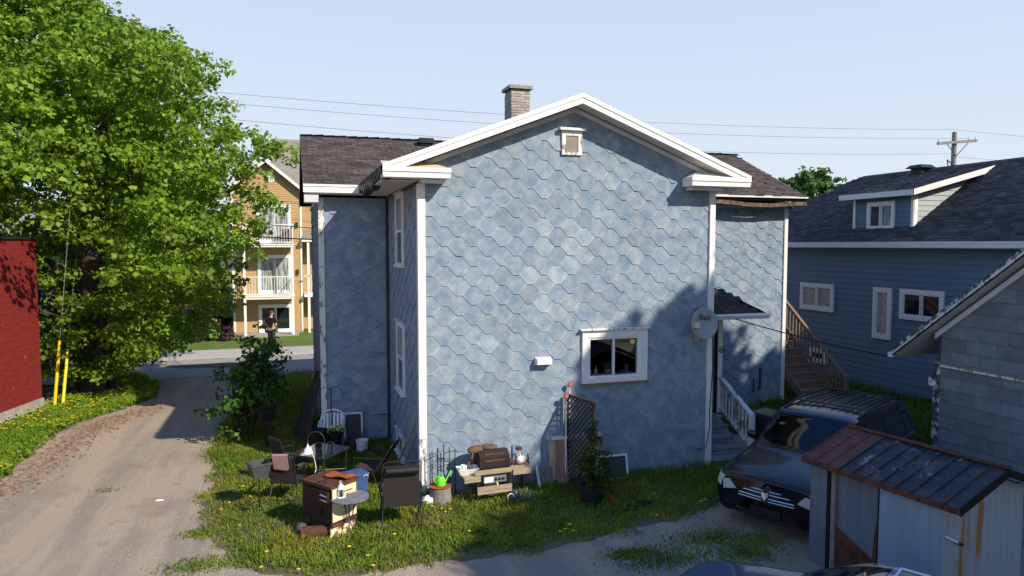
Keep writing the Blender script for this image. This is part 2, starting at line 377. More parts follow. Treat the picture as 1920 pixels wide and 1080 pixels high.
# ---------------------------------------------------------------- scatter helpers
def in_poly(P, poly):
    x, y = P[:,0], P[:,1]; r = np.zeros(len(P), bool); n = len(poly)
    for i in range(n):
        x0, y0 = poly[i]; x1, y1 = poly[(i+1)%n]
        c = ((y0 > y) != (y1 > y)) & (x < (x1-x0)*(y-y0)/((y1-y0) if y1 != y0 else 1e-9)+x0); r ^= c
    return r
def edge_dist(P, poly):
    d = np.full(len(P), 1e9); n = len(poly)
    for i in range(n):
        a = np.array(poly[i]); b = np.array(poly[(i+1)%n]); ab = b-a; t = np.clip(((P-a)@ab)/(ab@ab+1e-9), 0, 1)
        d = np.minimum(d, np.linalg.norm(P-(a+t[:,None]*ab), axis=1))
    return d
def vnoise(P, s, seed=0):
    r = np.random.default_rng(seed); A = r.random((64,64)); q = P*s; i = np.floor(q).astype(int); f = q-i; f = f*f*(3-2*f)
    g = lambda a, b: A[(i[:,0]+a)%64, (i[:,1]+b)%64]
    return (g(0,0)*(1-f[:,0])+g(1,0)*f[:,0])*(1-f[:,1])+(g(0,1)*(1-f[:,0])+g(1,1)*f[:,0])*f[:,1]
def sample(poly, n):
    p = np.array([(q[0], q[1]) for q in poly]); lo, hi = p.min(0), p.max(0)
    P = lo + rng.random((n,2))*(hi-lo); return P[in_poly(P, p)], p
def blades(name, P, h, w, tint, lean=.5, z0=0.0, mat_='blade', label='', cat='grass'):
    n = len(P); a = rng.random(n)*2*np.pi; l = rng.random(n)*lean; la = rng.random(n)*2*np.pi
    d = np.stack([np.cos(a), np.sin(a)], 1)*(w[:,None]/2); t = np.stack([np.cos(la), np.sin(la)], 1)*(h*l)[:,None]
    z = np.full(n, z0)
    v = np.zeros((n,5,3)); v[:,0,:2] = P-d; v[:,1,:2] = P+d; v[:,0,2] = v[:,1,2] = z-.01
    v[:,2,:2] = P+t*.45+d*.8; v[:,3,:2] = P+t*.45-d*.8; v[:,2,2] = v[:,3,2] = z+h*.6
    v[:,4,:2] = P+t*1.2; v[:,4,2] = z+h*(1-.25*l)
    V = v.reshape(-1,3); b = np.arange(n)[:,None]*5
    F = np.concatenate([np.concatenate([b,b+1,b+2],1), np.concatenate([b,b+2,b+3],1), np.concatenate([b+3,b+2,b+4],1)])
    T = np.concatenate([tint*.8, tint*.8, tint]); o = np_mesh(name, V, F, mat_, None, T)
    return stuff(o, label, cat)
def grass_tint(P, dry=.5, seed=1):
    n = len(P); k = vnoise(P, 1.3, seed)[:,None]; k2 = vnoise(P, 4.5, seed+3)[:,None]; r = rng.random((n,1))
    g = np.array([[.75,1.0,.8]]); y = np.array([[1.55,1.25,1.25]]); b = np.array([[1.7,1.05,1.5]])
    t = g*(1-k)+y*k; t = np.where(r < .07*dry*2, b, t); return t*(.65+.6*k2)*(.8+.4*rng.random((n,1)))
# ================================================================ THE BLUE HOUSE
W = 6.39; ZW = 6.01; SB = 4.3; XL = -1.64; XR = 11.77; YB = 11.1
RX, RZ, RS = 3.15, 7.80, .385            # main ridge x, top z, slope
house = thing('blue_house', 'blue grey shingle-clad house with white trimmed gable and brick chimney', 'house')
def clip_half(poly, a, b, c):            # keep a*x+b*y<=c
    out = []
    for i in range(len(poly)):
        p, q = poly[i], poly[(i+1)%len(poly)]; dp = a*p[0]+b*p[1]-c; dq = a*q[0]+b*q[1]-c
        if dp <= 0: out.append(p)
        if (dp < 0 < dq) or (dq < 0 < dp): t = dp/(dp-dq); out.append((p[0]+(q[0]-p[0])*t, p[1]+(q[1]-p[1])*t))
    return out
def clip_convex(poly, outline):
    n = len(outline)
    for i in range(n):
        p, q = outline[i], outline[(i+1)%n]; a, b = (q[1]-p[1]), -(q[0]-p[0]); poly = clip_half(poly, a, b, a*p[0]+b*p[1])
        if len(poly) < 3: return []
    return poly
def cut_rect(polys, r):
    x0,z0,x1,z1 = r; out = []
    for p in polys:
        if max(q[0] for q in p) <= x0 or min(q[0] for q in p) >= x1 or max(q[1] for q in p) <= z0 or min(q[1] for q in p) >= z1: out.append(p); continue
        l = clip_half(p,1,0,x0); r_ = clip_half(p,-1,0,-x1); m = clip_half(clip_half(p,-1,0,-x0),1,0,x1); dn = clip_half(m,0,1,z0) if m else []; up = clip_half(m,0,-1,-z1) if m else []
        out += [q for q in (l,r_,dn,up) if len(q) > 2]
    return out
def area(p): return abs(sum(p[i][0]*p[(i+1)%len(p)][1]-p[(i+1)%len(p)][0]*p[i][1] for i in range(len(p))))/2
def tile_wall(wall, o, ex, n, outline, phase, keep=0, holes=(), step=.017, PX=.58, PZ=.38, flat=.116, missing=(), prefer=None, pale=None):
    """overlapping hexagonal shingles hung on a wall face; o origin, ex along the wall, n outward normal"""
    o, ex, n = Vector(o), Vector(ex), Vector(n)
    xs = [p[0] for p in outline]; zs = [p[1] for p in outline]; items = []
    i0 = int((min(xs)-phase[0])/(PX/2))-2; i1 = int((max(xs)-phase[0])/(PX/2))+2; j0 = int((min(zs)-phase[1])/(PZ/2))-3; j1 = int((max(zs)-phase[1])/(PZ/2))+3
    for i in range(i0, i1):
        for j in range(j0, j1):
            if (i+j) % 2: continue
            cx = phase[0]+i*PX/2+random.uniform(-.004,.004); cz = phase[1]+j*PZ/2+PZ/2+random.uniform(-.004,.004); g = .0025
            fl = flat*random.uniform(.9,1.1); hx = [(-fl/2,-PZ/2+random.uniform(-.005,.005)),(fl/2,-PZ/2+random.uniform(-.005,.005)),(PX/2-flat/2,0),(PX/2-flat/2,.02),(flat/2,PZ/2+.02),(-flat/2,PZ/2+.02),(-PX/2+flat/2,.02),(-PX/2+flat/2,0)]
            pol = clip_convex([(cx+a, cz+b) for a,b in hx], outline)
            if len(pol) < 3 or area(pol) < .003 or (i,j) in missing: continue
            pols = cut_rect([pol], holes[0]) if holes else [pol]
            for h in holes[1:]: pols = cut_rect(pols, h)
            if not pols: continue
            r = random.random(); tn = random.uniform(.92,1.08); tint = (tn*random.uniform(.97,1.02), tn, tn*random.uniform(.98,1.04))
            if pale and random.random() < pale(cx,cz): q = random.uniform(1.08,1.3); tint = (q*1.06,q*1.03,q*.97)
            mb = MB(); mb.col = tint; st = step*random.uniform(.85,1.25); rim = random.uniform(1.10,1.26)
            for p in pols:
                if len(p) < 3: continue
                dep = lambda z: .0015 + st*min(1,max(0,(cz+PZ/2-z)/PZ))
                cxp, czp = sum(q[0] for q in p)/len(p), sum(q[1] for q in p)/len(p); ins = [(cxp+(x-cxp)*.87, czp+(z-czp)*.87) for x,z in p]
                front = [o+ex*x+Vector((0,0,z))+n*dep(z) for x,z in p]; back = [o+ex*x+Vector((0,0,z))+n*.0 for x,z in p]; inner = [o+ex*x+Vector((0,0,z))+n*(dep(z)+.0015) for x,z in ins]; k = len(p)
                mb.poly(front+back, [((q+1)%k,q,k+q,k+(q+1)%k) for q in range(k)])
                mb.poly(inner, [tuple(range(k))])
                mb.col = tuple(c*rim for c in tint); mb.poly(front+inner, [(q,(q+1)%k,k+(q+1)%k,k+q) for q in range(k)]); mb.col = tint
            A = sum(area(p) for p in pols); P = o+ex*cx+Vector((0,0,cz)); items.append((A/(P-CAMP).length_squared, mb))
    items.sort(key=lambda t: -t[0])
    for k, (a, mb) in enumerate(items[:keep]): mb.build('tile', 'tile', wall)
    rest = MB()
    for a, mb in items[keep:]:
        off = len(rest.v); rest.v += mb.v; rest.f += [tuple(q+off for q in f) for f in mb.f]; rest.c += mb.c
    if rest.v: ob = rest.build('tiles', 'tile', wall); ob['kind'] = 'stuff'
GZ = lambda x: RZ-.19-RS*abs(x-RX)      # underside of main roof
# ---- front wall, with the kitchen window opening
WX0, WX1, WZ0, WZ1 = 3.46, 4.69, 2.10, 2.985
fw = MB()
fw.box((0.02,.02,0),(WX0,.22,ZW)); fw.box((WX1,.02,0),(W-.02,.22,ZW)); fw.box((WX0,.02,0),(WX1,.22,WZ0)); fw.box((WX0,.02,WZ1),(WX1,.22,ZW))
fw.prism([(.02,ZW),(W-.02,ZW),(W-.02,GZ(W)+.02),(RX,GZ(RX)+.02),(.02,GZ(0)+.02)], .2, Matrix(((1,0,0,0),(0,0,1,.02),(0,1,0,0),(0,0,0,1))))
front = fw.build('front_wall', 'wall_core', house)
pale = lambda x, z: .75 if abs(x-2.95)+abs(z-4.75) < .75 else (.35 if abs(x-3.0)+abs(z-4.5) < 1.3 else (.55 if abs(x-1.45)+abs(z-4.1) < .42 else .02))
tile_wall(front, (0,.02,0), (1,0,0), (0,-1,0), [(.10,.03),(W-.10,.03),(W-.10,GZ(W-.1)),(RX,GZ(RX)),(.10,GZ(.1))], (.19,5.03), keep=300, holes=[(WX0,WZ0,WX1,WZ1)], pale=pale)
def wall_box(name, a, b): return MB().box(a, b).build(name, 'wall_core', house)
sidew = wall_box('side_wall', (.02,.225,0), (.2,SB+.3,GZ(0)))
tile_wall(sidew, (.02,0,0), (0,-1,0), (-1,0,0), [(-SB,.03),(-.02,.03),(-.02,6.03),(-SB,6.03)], (-.3,5.0), step=.03)
wingl = wall_box('wing_wall', (XL+.02,SB+.02,0), (.019,YB,ZW))
tile_wall(wingl, (0,SB+.02,0), (1,0,0), (0,-1,0), [(XL+.1,.03),(-.0,.03),(-.0,6.0),(XL+.1,6.0)], (-.45,5.05), step=.03)
tile_wall(wingl, (XL+.02,0,0), (0,-1,0), (-1,0,0), [(-YB,.03),(-SB-.1,.03),(-SB-.1,6.0),(-YB,6.0)], (-5,5.0), step=.03)
wingr = wall_box('wing_wall', (W-.2,SB+.021,0), (XR-.02,YB-.01,ZW))
tile_wall(wingr, (0,SB+.021,0), (1,0,0), (0,-1,0), [(W,.03),(XR-.08,.03),(XR-.08,6.0),(W,6.0)], (9.75,4.6), step=.02, missing=())
MB().box((W-.2,.225,0),(W-.02,SB+.1,ZW+.3)).build('side_wall', 'wall_core', house)
tile_wall(bpy.data.objects['side_wall.001'], (W-.02,0,0), (0,1,0), (1,0,0), [(.1,.03),(SB,.03),(SB,6.03),(.1,6.03)], (.3,5.0), step=.016)
# corner boards
def corner(x0, x1, y0, y1, z1, m='white_paint', low=None):
    if low: MB().box((x0,y0,low),(x1,y1,z1)).build('corner_board', m, house, bevel=.006); MB().box((x0+.003,y0+.003,0.0),(x1-.003,y1,low-.004)).build('corner_board', 'white_peel', house)
    else: MB().box((x0,y0,0),(x1,y1,z1)).build('corner_board', m, house, bevel=.006)
corner(-.035,.115,-.035,.10,6.02, low=1.15); corner(W-.10,W+.035,-.034,.10,6.02)
corner(XL-.03,XL+.10,SB-.03,SB+.10,6.0,'white_peel'); corner(XR-.09,XR+.03,SB-.03,SB+.10,6.0)
MB().box((-.05,SB-.03,.0),(-.012,SB+.018,6.0)).build('corner_trim', 'wall_core', house)
# foundation strip
MB().box((.12,-.012,-.2),(W-.11,.02,.028)).build('foundation', 'concrete', house)
# ---- main roof
def slab(name, pts, mat_, parent): # pts: 4 top points, thickness down t
    return None
roof = MB()
EL, ER = -.72, 7.02; YF, YE = -.42, 7.3
for s, xe in ((-1, EL), (1, ER)):
    ze = RZ-RS*abs(xe-RX)
    p = [(RX,YF+.03,RZ-.03),(xe,YF+.03,ze-.03),(xe,YE,ze-.03),(RX,YE,RZ-.03)]
    q = [(a,b,c-.13) for a,b,c in p]
    roof.poly(p+q, [(0,1,2,3),(7,6,5,4),(0,4,5,1),(1,5,6,2),(2,6,7,3),(3,7,4,0)])
roofo = roof.build('roof', 'shingle', house)
def shingles(o, along, up, nrm, L, H, tw=.3, ex=.14, lift=(.006,.02), mask=None, tintr=(.75,1.3), seed=3):
    r = np.random.default_rng(seed); o, along, up, nrm = [np.array(Vector(q)) for q in (o, along, up, nrm)]; V = []; F = []; T = []
    rows = int(H/ex)
    for j in range(rows):
        off = (j % 2)*tw/2 + r.uniform(-.03,.03); n = int(L/tw)+2; rowt = r.uniform(.92,1.08)
        for i in range(-1, n):
            a0 = max(0, i*tw+off+.006); a1 = min(L, (i+1)*tw+off-.006)
            if a1-a0 < .04: continue
            pm = o+along*(a0+a1)/2+up*(j*ex)
            if mask is not None and not mask(pm): continue
            lf = r.uniform(*lift)*(1.0 if r.random() < .8 else 1.8); lf2 = lf*r.uniform(.6,1.3); d = -r.uniform(0,.02); b = len(V)
            V += [o+along*a0+up*(j*ex+d)+nrm*lf, o+along*a1+up*(j*ex+d)+nrm*lf2, o+along*a1+up*((j+1)*ex+.03)+nrm*.004, o+along*a0+up*((j+1)*ex+.03)+nrm*.004,
                  o+along*a0+up*(j*ex+d)+nrm*-.003, o+along*a1+up*(j*ex+d)+nrm*-.003]
            F += [(b,b+1,b+2,b+3),(b+4,b+5,b+1,b),(b+4,b,b+3,b+3),(b+1,b+5,b+2,b+2)][:2]
            t = r.uniform(*tintr)*rowt; T += [(t*1.02,t,t)]*2
    return np.array(V), np.array(F), np.array(T)
c_, s_ = 1/math.hypot(1,RS), RS/math.hypot(1,RS)
for xe, sx in ((EL,1),(ER,-1)):
    V, F, T = shingles((xe,YF,RZ-RS*abs(xe-RX)-.03), (0,1,0), (sx*c_,0,s_), (-sx*s_,0,c_), YE-YF-.2, abs(xe-RX)*math.hypot(1,RS), tw=.3, seed=5)
    stuff(np_mesh('shingles', V, F, 'shingle', roofo, T))
# rake fascias and soffits
for xe in (EL, ER):
    ze = RZ-RS*abs(xe-RX); 
    m = MB(); m.poly([(RX,YF,RZ),(xe,YF,ze),(xe,YF,ze-.19),(RX,YF,RZ-.19),(RX,YF+.03,RZ),(xe,YF+.03,ze),(xe,YF+.03,ze-.19),(RX,YF+.03,RZ-.19)], [(0,1,2,3),(7,6,5,4),(0,4,5,1),(1,5,6,2),(2,6,7,3)])
    m.build('rake_board', 'white_paint', house)
    m = MB(); m.poly([(RX,YF-.014,RZ+.008),(xe,YF-.014,ze+.008),(xe,YF-.014,ze-.075),(RX,YF-.014,RZ-.075),(RX,YF+.001,RZ+.008),(xe,YF+.001,ze+.008),(xe,YF+.001,ze-.075),(RX,YF+.001,RZ-.075)], [(0,1,2,3),(0,4,5,1),(1,5,6,2),(2,6,7,3),(3,7,4,0)])
    m.build('drip_edge', 'white_paint', house)
    n = int(abs(xe-RX)/.31)
    for k in range(n):
        a = RX+(xe-RX)*k/n; b = RX+(xe-RX)*(k+1)/n; g = .004*(1 if b > a else -1); zz = lambda x: RZ-.178-RS*abs(x-RX)
        MB().poly([(a+g,YF+.031,zz(a+g)),(b-g,YF+.031,zz(b-g)),(b-g,.018,zz(b-g)),(a+g,.018,zz(a+g)),(a+g,YF+.031,zz(a+g)+.012),(b-g,YF+.031,zz(b-g)+.012),(b-g,.018,zz(b-g)+.012),(a+g,.018,zz(a+g)+.012)],[(0,1,2,3),(7,6,5,4),(0,4,5,1),(2,6,7,3),(1,5,6,2),(3,7,4,0)]).build('soffit_panel', 'soffit', house)
    # frieze board following the rake on the wall
    m = MB(); zf = lambda x: RZ-.20-RS*abs(x-RX)
    x1 = .11 if xe < 0 else W-.105
    m.poly([(RX,-.03,zf(RX)),(x1,-.03,zf(x1)),(x1,-.03,zf(x1)-.09),(RX,-.03,zf(RX)-.09),(RX,.019,zf(RX)),(x1,.019,zf(x1)),(x1,.019,zf(x1)-.09),(RX,.019,zf(RX)-.09)],[(0,1,2,3),(2,6,7,3),(1,5,6,2),(3,7,4,0)])
    m.build('frieze_board', 'soffit', house)
# eave returns
for a, b, sx in ((EL+.01, .52, 1), (5.60, ER-.01, -1)):
    m = MB(); z0, z1 = 6.085, 6.265
    m.box((a,YF+.002,z0),(b,-.02,z1)); m.build('eave_return', 'white_paint', house, bevel=.006)
    MB().box((a-.012,YF-.016,z1-.075),(b+.012,YF+.0,z1+.004)).build('return_moulding', 'white_paint', house)
    i = (b if sx > 0 else a); o2 = (a if sx > 0 else b)
    MB().poly([(a,YF-.01,z1+.003),(b,YF-.01,z1+.003),(b,-.02,z1+.003),(a,-.02,z1+.003),(i-sx*.32,-.021,z1+.15),(o2,-.021,z1+.15)], [(0,1,4,5) if sx > 0 else (0,1,5,4),(1,2,4) if sx > 0 else (3,0,4)]).build('return_cap', 'beige_trim' if sx > 0 else 'white_paint', house)
    f0, f1 = ((-.0,.42) if sx > 0 else (5.68,W+.02))
    MB().box((f0,-.30,6.012),(f1,-.02,6.083)).build('return_frieze', 'soffit', house)
# side eave: soffit, rotten edge board and the sagging black sheet
MB().box((EL+.03,-.019,6.05),(-.0,SB-.4,6.075)).build('eave_soffit', 'soffit', house)
MB().box((-.06,-.018,6.0),(.018,SB-.0,6.049)).build('eave_board', 'rotten_wood', house)
m = MB(); n = 14; pts = []
for k in range(n+1):
    f = k/n; y = -.36+f*4.3; sag = .07*math.sin(f*math.pi)+.035*math.sin(f*17)+.10*f
    pts.append([(EL-.005,y,6.315),(EL-.03,y,6.25-sag*.3),(EL+.02+.02*math.sin(k),y,6.13-sag),(EL+.16,y,6.10-sag*.7)])
for k in range(n):
    for j in range(3): m.poly([pts[k][j],pts[k+1][j],pts[k+1][j+1],pts[k][j+1]], [(0,1,2,3)])
so_ = m.build('tar_paper', 'tar_sheet', house, smooth=True); so_.modifiers.new('s','SOLIDIFY').thickness = .012
MB().box((W,-.019,6.05),(ER-.03,SB-.4,6.075)).build('eave_soffit', 'soffit', house)
MB().box((ER-.03,YF+.05,6.11),(ER-.003,SB-.4,6.30)).build('fascia', 'white_paint', house)
# ---- rear block roof (ridge along x)
RY, RRZ, FYE = 7.5, 7.93, 3.88; rs = (RRZ-6.27)/(RY-FYE); X0, X1 = XL-.37, XR+.36
m = MB()
for ye in (FYE, 2*RY-FYE):
    p = [(X0+.02,ye,6.255),(X1-.02,ye,6.255),(X1-.02,RY,RRZ-.015),(X0+.02,RY,RRZ-.015)]; q = [(a,b,c-.13) for a,b,c in p]
    m.poly(p+q, [(0,1,2,3),(7,6,5,4),(0,4,5,1),(1,5,6,2),(2,6,7,3),(3,7,4,0)])
rr_ = m.build('roof', 'shingle', house)
hy = math.hypot(1, rs); 
def vmask(p):   # leave out what the main roof covers
    return not (EL+.1 < p[0] < ER-.1 and p[2] < RZ-RS*abs(p[0]-RX)-.12)
V, F, T = shingles((X0,FYE-.02,6.262), (1,0,0), (0,1/hy,rs/hy), (0,-rs/hy,1/hy), X1-X0, (RY-FYE)*hy, mask=vmask, lift=(.008,.028), tintr=(.72,1.45), seed=9)
stuff(np_mesh('shingles', V, F, 'shingle', rr_, T))
for k in range(46):
    x = X0+k*.31; lf = random.uniform(0,.02)
    MB().poly([(x,RY-.13,RRZ-.045),(x+.33,RY-.13,RRZ-.045+lf),(x+.33,RY,RRZ+.03+lf),(x,RY,RRZ+.022),(x,RY+.13,RRZ-.05),(x+.33,RY+.13,RRZ-.045)], [(0,1,2,3),(3,2,5,4)]).build('ridge_cap', 'shingle', rr_)
MB().box((X0,FYE-.03,6.085),(EL-.02,FYE-.002,6.27)).build('fascia', 'white_paint', house)
MB().box((X0-.003,FYE-.045,6.225),(EL-.02,FYE-.031,6.278)).build('drip_edge', 'white_paint', house)
MB().box((X0+.03,FYE-.001,6.06),(-.03,SB+.0,6.082)).build('eave_soffit', 'soffit', house)
# gable end rake and its boxed foot
for s in (1, -1):
    m = MB(); ye = FYE if s > 0 else 2*RY-FYE
    m.poly([(X0,ye,6.27),(X0,RY,RRZ),(X0,RY,RRZ-.18),(X0,ye,6.09),(X0+.018,ye,6.27),(X0+.018,RY,RRZ),(X0+.018,RY,RRZ-.18),(X0+.018,ye,6.09)], [(0,1,2,3),(7,6,5,4),(0,4,5,1),(2,6,7,3)]); m.build('rake_board', 'grey_wood', house)
MB().box((X0+.02,FYE+.03,5.86),(XL-.03,FYE+.55,6.055)).build('eave_return', 'soffit', house)
MB().box((XL-.04,SB+.12,5.98),(XL+.02,YB,6.06)).build('frieze_board', 'soffit', house)
# right eave: thin drip edge over an exposed rotten board
MB().box((ER+.0,FYE-.03,6.215),(X1,FYE-.0,6.272)).build('drip_edge', 'white_paint', house)
m = MB(); pr = None
for k in range(13):
    x = ER+.02+k*(X1-ER-.04)/12; z = 6.09+.05*math.sin(k*.55)+random.uniform(-.012,.012)
    cur = [(x,FYE-.015,z+.02),(x,FYE+.02,z+.02),(x,FYE+.03,z-.10),(x,FYE-.02,z-.09)]
    if pr: m.poly(pr+cur, [(0,4,5,1),(1,5,6,2),(2,6,7,3),(3,7,4,0)])
    pr = cur
m.build('rotten_board', 'rotten_wood', house)
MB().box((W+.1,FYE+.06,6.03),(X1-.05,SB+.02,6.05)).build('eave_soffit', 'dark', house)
MB().box((W+.1,SB-.02,5.93),(XR-.1,SB+.018,6.025)).build('frieze_board', 'soffit', house)
# gable end infills of the rear block
for x in (XL+.03, XR-.05):
    MB().prism([(SB+.1,ZW),(YB-.1,ZW),(RY,RRZ-.2)], .03, Matrix(((0,0,1,x),(1,0,0,0),(0,1,0,0),(0,0,0,1)))).build('gable_wall', 'wall_core', house)
# roof vent
v0 = FY(798,271,7.0); mv = MB().cbox((0,0,.09),(.42,.36,.14)); mv.box((-.16,-.13,-.05),(.16,.13,.03)); ov = mv.build('roof_vent', 'black_plastic', rr_); ov.location = (v0.x, 7.0, 6.27+rs*(7.0-FYE)+.05)
# ---- chimney with separate bricks
ch = MB().box((2.62,2.5,6.9),(3.05,3.0,8.46)).build('chimney', 'mortar', house)
for k in range(19):
    z = 7.30+k*.062
    if z > 8.40: break
    for face in (0, 1):
        L0 = .46 if face == 0 else .53; n0 = 2; off = (k % 2)*.115
        xs = [0] + [q for q in (off+.0, off+.23, off+.46) if .03 < q < L0-.03] + [L0]
        for a, b in zip(xs[:-1], xs[1:]):
            mb = MB(); t = random.uniform(.75,1.2); mb.col = (t, t*.99, t*.97); pr_ = random.uniform(.010,.02)
            if face == 0: mb.box((2.605+a+.004,2.5-pr_,z+.004),(2.605+b-.004,2.512,z+.056))
            else: mb.box((2.62-pr_,2.488+a+.004,z+.004),(2.632,2.488+b-.004,z+.056))
            mb.build('brick', 'brick_grey', ch)
MB().box((2.55,2.43,8.47),(3.12,3.07,8.545)).build('chimney_cap', 'concrete', house)
# ---- kitchen window
kw = MB()
cx0, cx1, cz0, cz1 = 3.335, 4.82, 2.02, 3.115
kw.box((cx0,-.045,cz0),(WX0+.01,.019,cz1)); kw.box((WX1-.01,-.045,cz0),(cx1,.019,cz1)); kw.box((WX0+.011,-.043,WZ1-.02),(WX1-.011,.019,cz1-.001)); kw.box((WX0+.011,-.043,cz0),(WX1-.011,.019,WZ0+.01))
kwo = kw.build('window', 'white_paint', house)
MB().box((cx0-.05,-.10,3.116),(cx1+.05,.018,3.15)).build('drip_cap', 'white_peel', kwo)
MB().box((cx0-.02,-.075,1.985),(cx1+.012,.018,2.018)).build('sill', 'frame_wood', kwo)
fr = MB()
fx0, fx1, fz0, fz1 = WX0+.012, WX1-.012, WZ0+.012, WZ1-.022
fr.box((fx0,-.02,fz0),(fx0+.045,.09,fz1)); fr.box((fx1-.075,-.02,fz0),(fx1,.09,fz1)); fr.box((fx0+.046,-.02,fz1-.045),(fx1-.076,.09,fz1)); fr.box((fx0+.046,-.02,fz0),(fx1-.076,.09,fz0+.05))
fr.build('sash_frame', 'white_plastic', kwo); MB().box((4.035,-.012,fz0+.051),(4.075,.08,fz1-.046)).build('mullion', 'white_plastic', kwo)
for a, b in ((fx0+.046,4.034),(4.076,fx1-.076)): MB().box((a,.03,fz0+.051),(b,.036,fz1-.046)).build('pane', 'clear_glass', kwo)
room = MB(); room.poly([(3.0,.221,1.2),(5.2,.221,1.2),(5.2,2.2,1.2),(3.0,2.2,1.2),(3.0,.221,3.6),(5.2,.221,3.6),(5.2,2.2,3.6),(3.0,2.2,3.6)], [(0,1,2,3),(4,7,6,5),(2,6,7,3),(1,5,6,2),(0,3,7,4)]); room.build('room', 'interior', house)
MB().box((3.47,.10,2.06),(4.68,.32,2.16)).build('inner_sill', 'white_paint', kwo)
z = 2.163
mg = thing('mug', 'white mug on the kitchen window sill', 'mug', (3.56,.20,z)); MB().lathe([(.03,0),(.045,.01),(.05,.10),(.044,.10),(.04,.02)],14).build('cup', 'white_plastic', mg, True); MB().tube([(.045,0,.08),(.08,0,.075),(.08,0,.03),(.045,0,.02)],.007,6).build('handle', 'white_plastic', mg, True)
bt = thing('bottle', 'small white pump bottle on the kitchen window sill', 'bottle', (3.74,.20,z)); MB().lathe([(.035,0),(.04,.01),(.04,.09),(.015,.11),(.015,.13)],12).build('body', 'white_plastic', bt, True); MB().lathe([(.014,.13),(.01,.17),(.004,.18)],10).build('pump', 'white_plastic', bt)
pp = thing('potted_plant', 'leafy green houseplant in a pale pot behind the kitchen window', 'plant', (4.02,.22,z)); MB().lathe([(.05,0),(.065,.09),(.058,.09),(.05,.07)],14).build('pot', 'beige_trim', pp, True)
ml = MB()
for k in range(34):
    a = random.uniform(0,6.28); r = random.uniform(.08,.24); h = random.uniform(.10,.26); w = .016; p0 = Vector((0,0,.08)); p1 = Vector((math.cos(a)*r*.5,math.sin(a)*r*.3,h)); p2 = Vector((math.cos(a)*r,math.sin(a)*r*.5,h-random.uniform(.02,.12))); sd = Vector((-math.sin(a),math.cos(a),.3))*w
    ml.col = (random.uniform(.9,1.8),)*3; ml.poly([p0,p1-sd,p2,p1+sd],[(0,1,2,3)])
ml.build('leaves', 'leaf', pp)
tr = thing('trinket', 'small pink ornament on the kitchen window sill', 'ornament', (4.45,.22,z)); MB().lathe([(.05,0),(.06,.02),(.025,.06),(.055,.12),(.03,.18),(.0,.19)],12).build('body', 'pink_cloth', tr, True); MB().cbox((-.12,0,.03),(.10,.06,.06)).build('base', 'grey_plastic', tr)
ss = MB(); ss.prism([(math.cos(k*math.pi/10)*(.062 if k % 2 else .048), math.sin(k*math.pi/10)*(.062 if k % 2 else .048)) for k in range(20)], .004, Matrix(((1,0,0,4.50),(0,0,-1,.029),(0,1,0,2.84),(0,0,0,1)))); tag(ss.build('sun_sticker', 'gold'), 'round yellow sun sticker on the kitchen window pane', 'sticker')
# ---- gable vent window
gv = MB(); a0,a1,b0,b1 = 2.87,3.30,6.66,7.14
for q in (((a0,-.035,b0),(a0+.08,.012,b1)),((a1-.08,-.035,b0),(a1,.012,b1)),((a0+.081,-.034,b1-.10),(a1-.081,.012,b1)),((a0+.081,-.034,b0),(a1-.081,.012,b0+.05))): gv.box(*q)
gvo = gv.build('attic_window', 'white_peel', house); MB().box((a0-.06,-.10,b1+.001),(a1+.06,.012,b1+.05)).build('drip_cap', 'white_paint', gvo); MB().box((a0+.081,-.018,b0+.051),(a1-.081,.01,b1-.101)).build('pane', 'blind', gvo)
# ---- side wall windows (double-hung) and basement window
for (y0,y1,z0,z1,nm,mx) in ((1.92,2.76,4.42,5.98,'window','white_paint'),(1.92,2.76,1.62,3.16,'window','white_paint'),(2.05,2.95,.12,.62,'basement_window','white_peel')):
    m = MB(); X = -.05
    m.box((X,y0-.09,z0),(.0,y0,z1)); m.box((X,y1,z0),(.0,y1+.09,z1)); m.box((X+.002,y0+.001,z1-.10),(.0,y1-.001,z1)); m.box((X+.002,y0+.001,z0),(.0,y1-.001,z0+.05))
    wo = m.build(nm, mx, house); MB().box((X-.045,y0-.12,z0-.045),(.0,y1+.12,z0-.002)).build('sill', mx, wo); MB().box((X-.04,y0-.12,z1+.001),(.0,y1+.12,z1+.04)).build('drip_cap', 'white_peel', wo)
    zm = z0+.48*(z1-z0)
    if nm == 'window':
        MB().box((X+.012,y0+.002,zm-.03),(-.003,y1-.002,zm+.03)).build('meeting_rail', 'white_plastic', wo)
        MB().box((X+.028,y0+.002,z0+.051),(-.004,y1-.002,zm-.031)).build('pane', 'pane_glass', wo); MB().box((X+.022,y0+.002,zm+.031),(-.004,y1-.002,z1-.101)).build('pane', 'curtain', wo)
    else:
        MB().box((X+.028,y0+.002,z0+.051),(-.004,y1-.002,z1-.101)).build('pane', 'pane_glass', wo)
        for k in range(1,3): MB().box((X+.02,y0+k*.3-.015,z0+.052),(X+.027,y0+k*.3+.015,z1-.102)).build('muntin', 'white_peel', wo)
# basement window on the front, half covered by boards
bw = MB(); bw.box((2.62,-.06,.0),(2.76,.018,.93)); bwo = bw.build('basement_window', 'beige_trim', house); MB().box((3.56,-.06,.0),(3.70,.018,.93)).build('jamb', 'beige_trim', bwo); MB().box((2.57,-.13,.931),(3.75,.018,.985)).build('lintel', 'white_peel', bwo); MB().box((2.765,-.02,.02),(3.555,.016,.93)).build('cover_board', 'beige_trim', bwo)
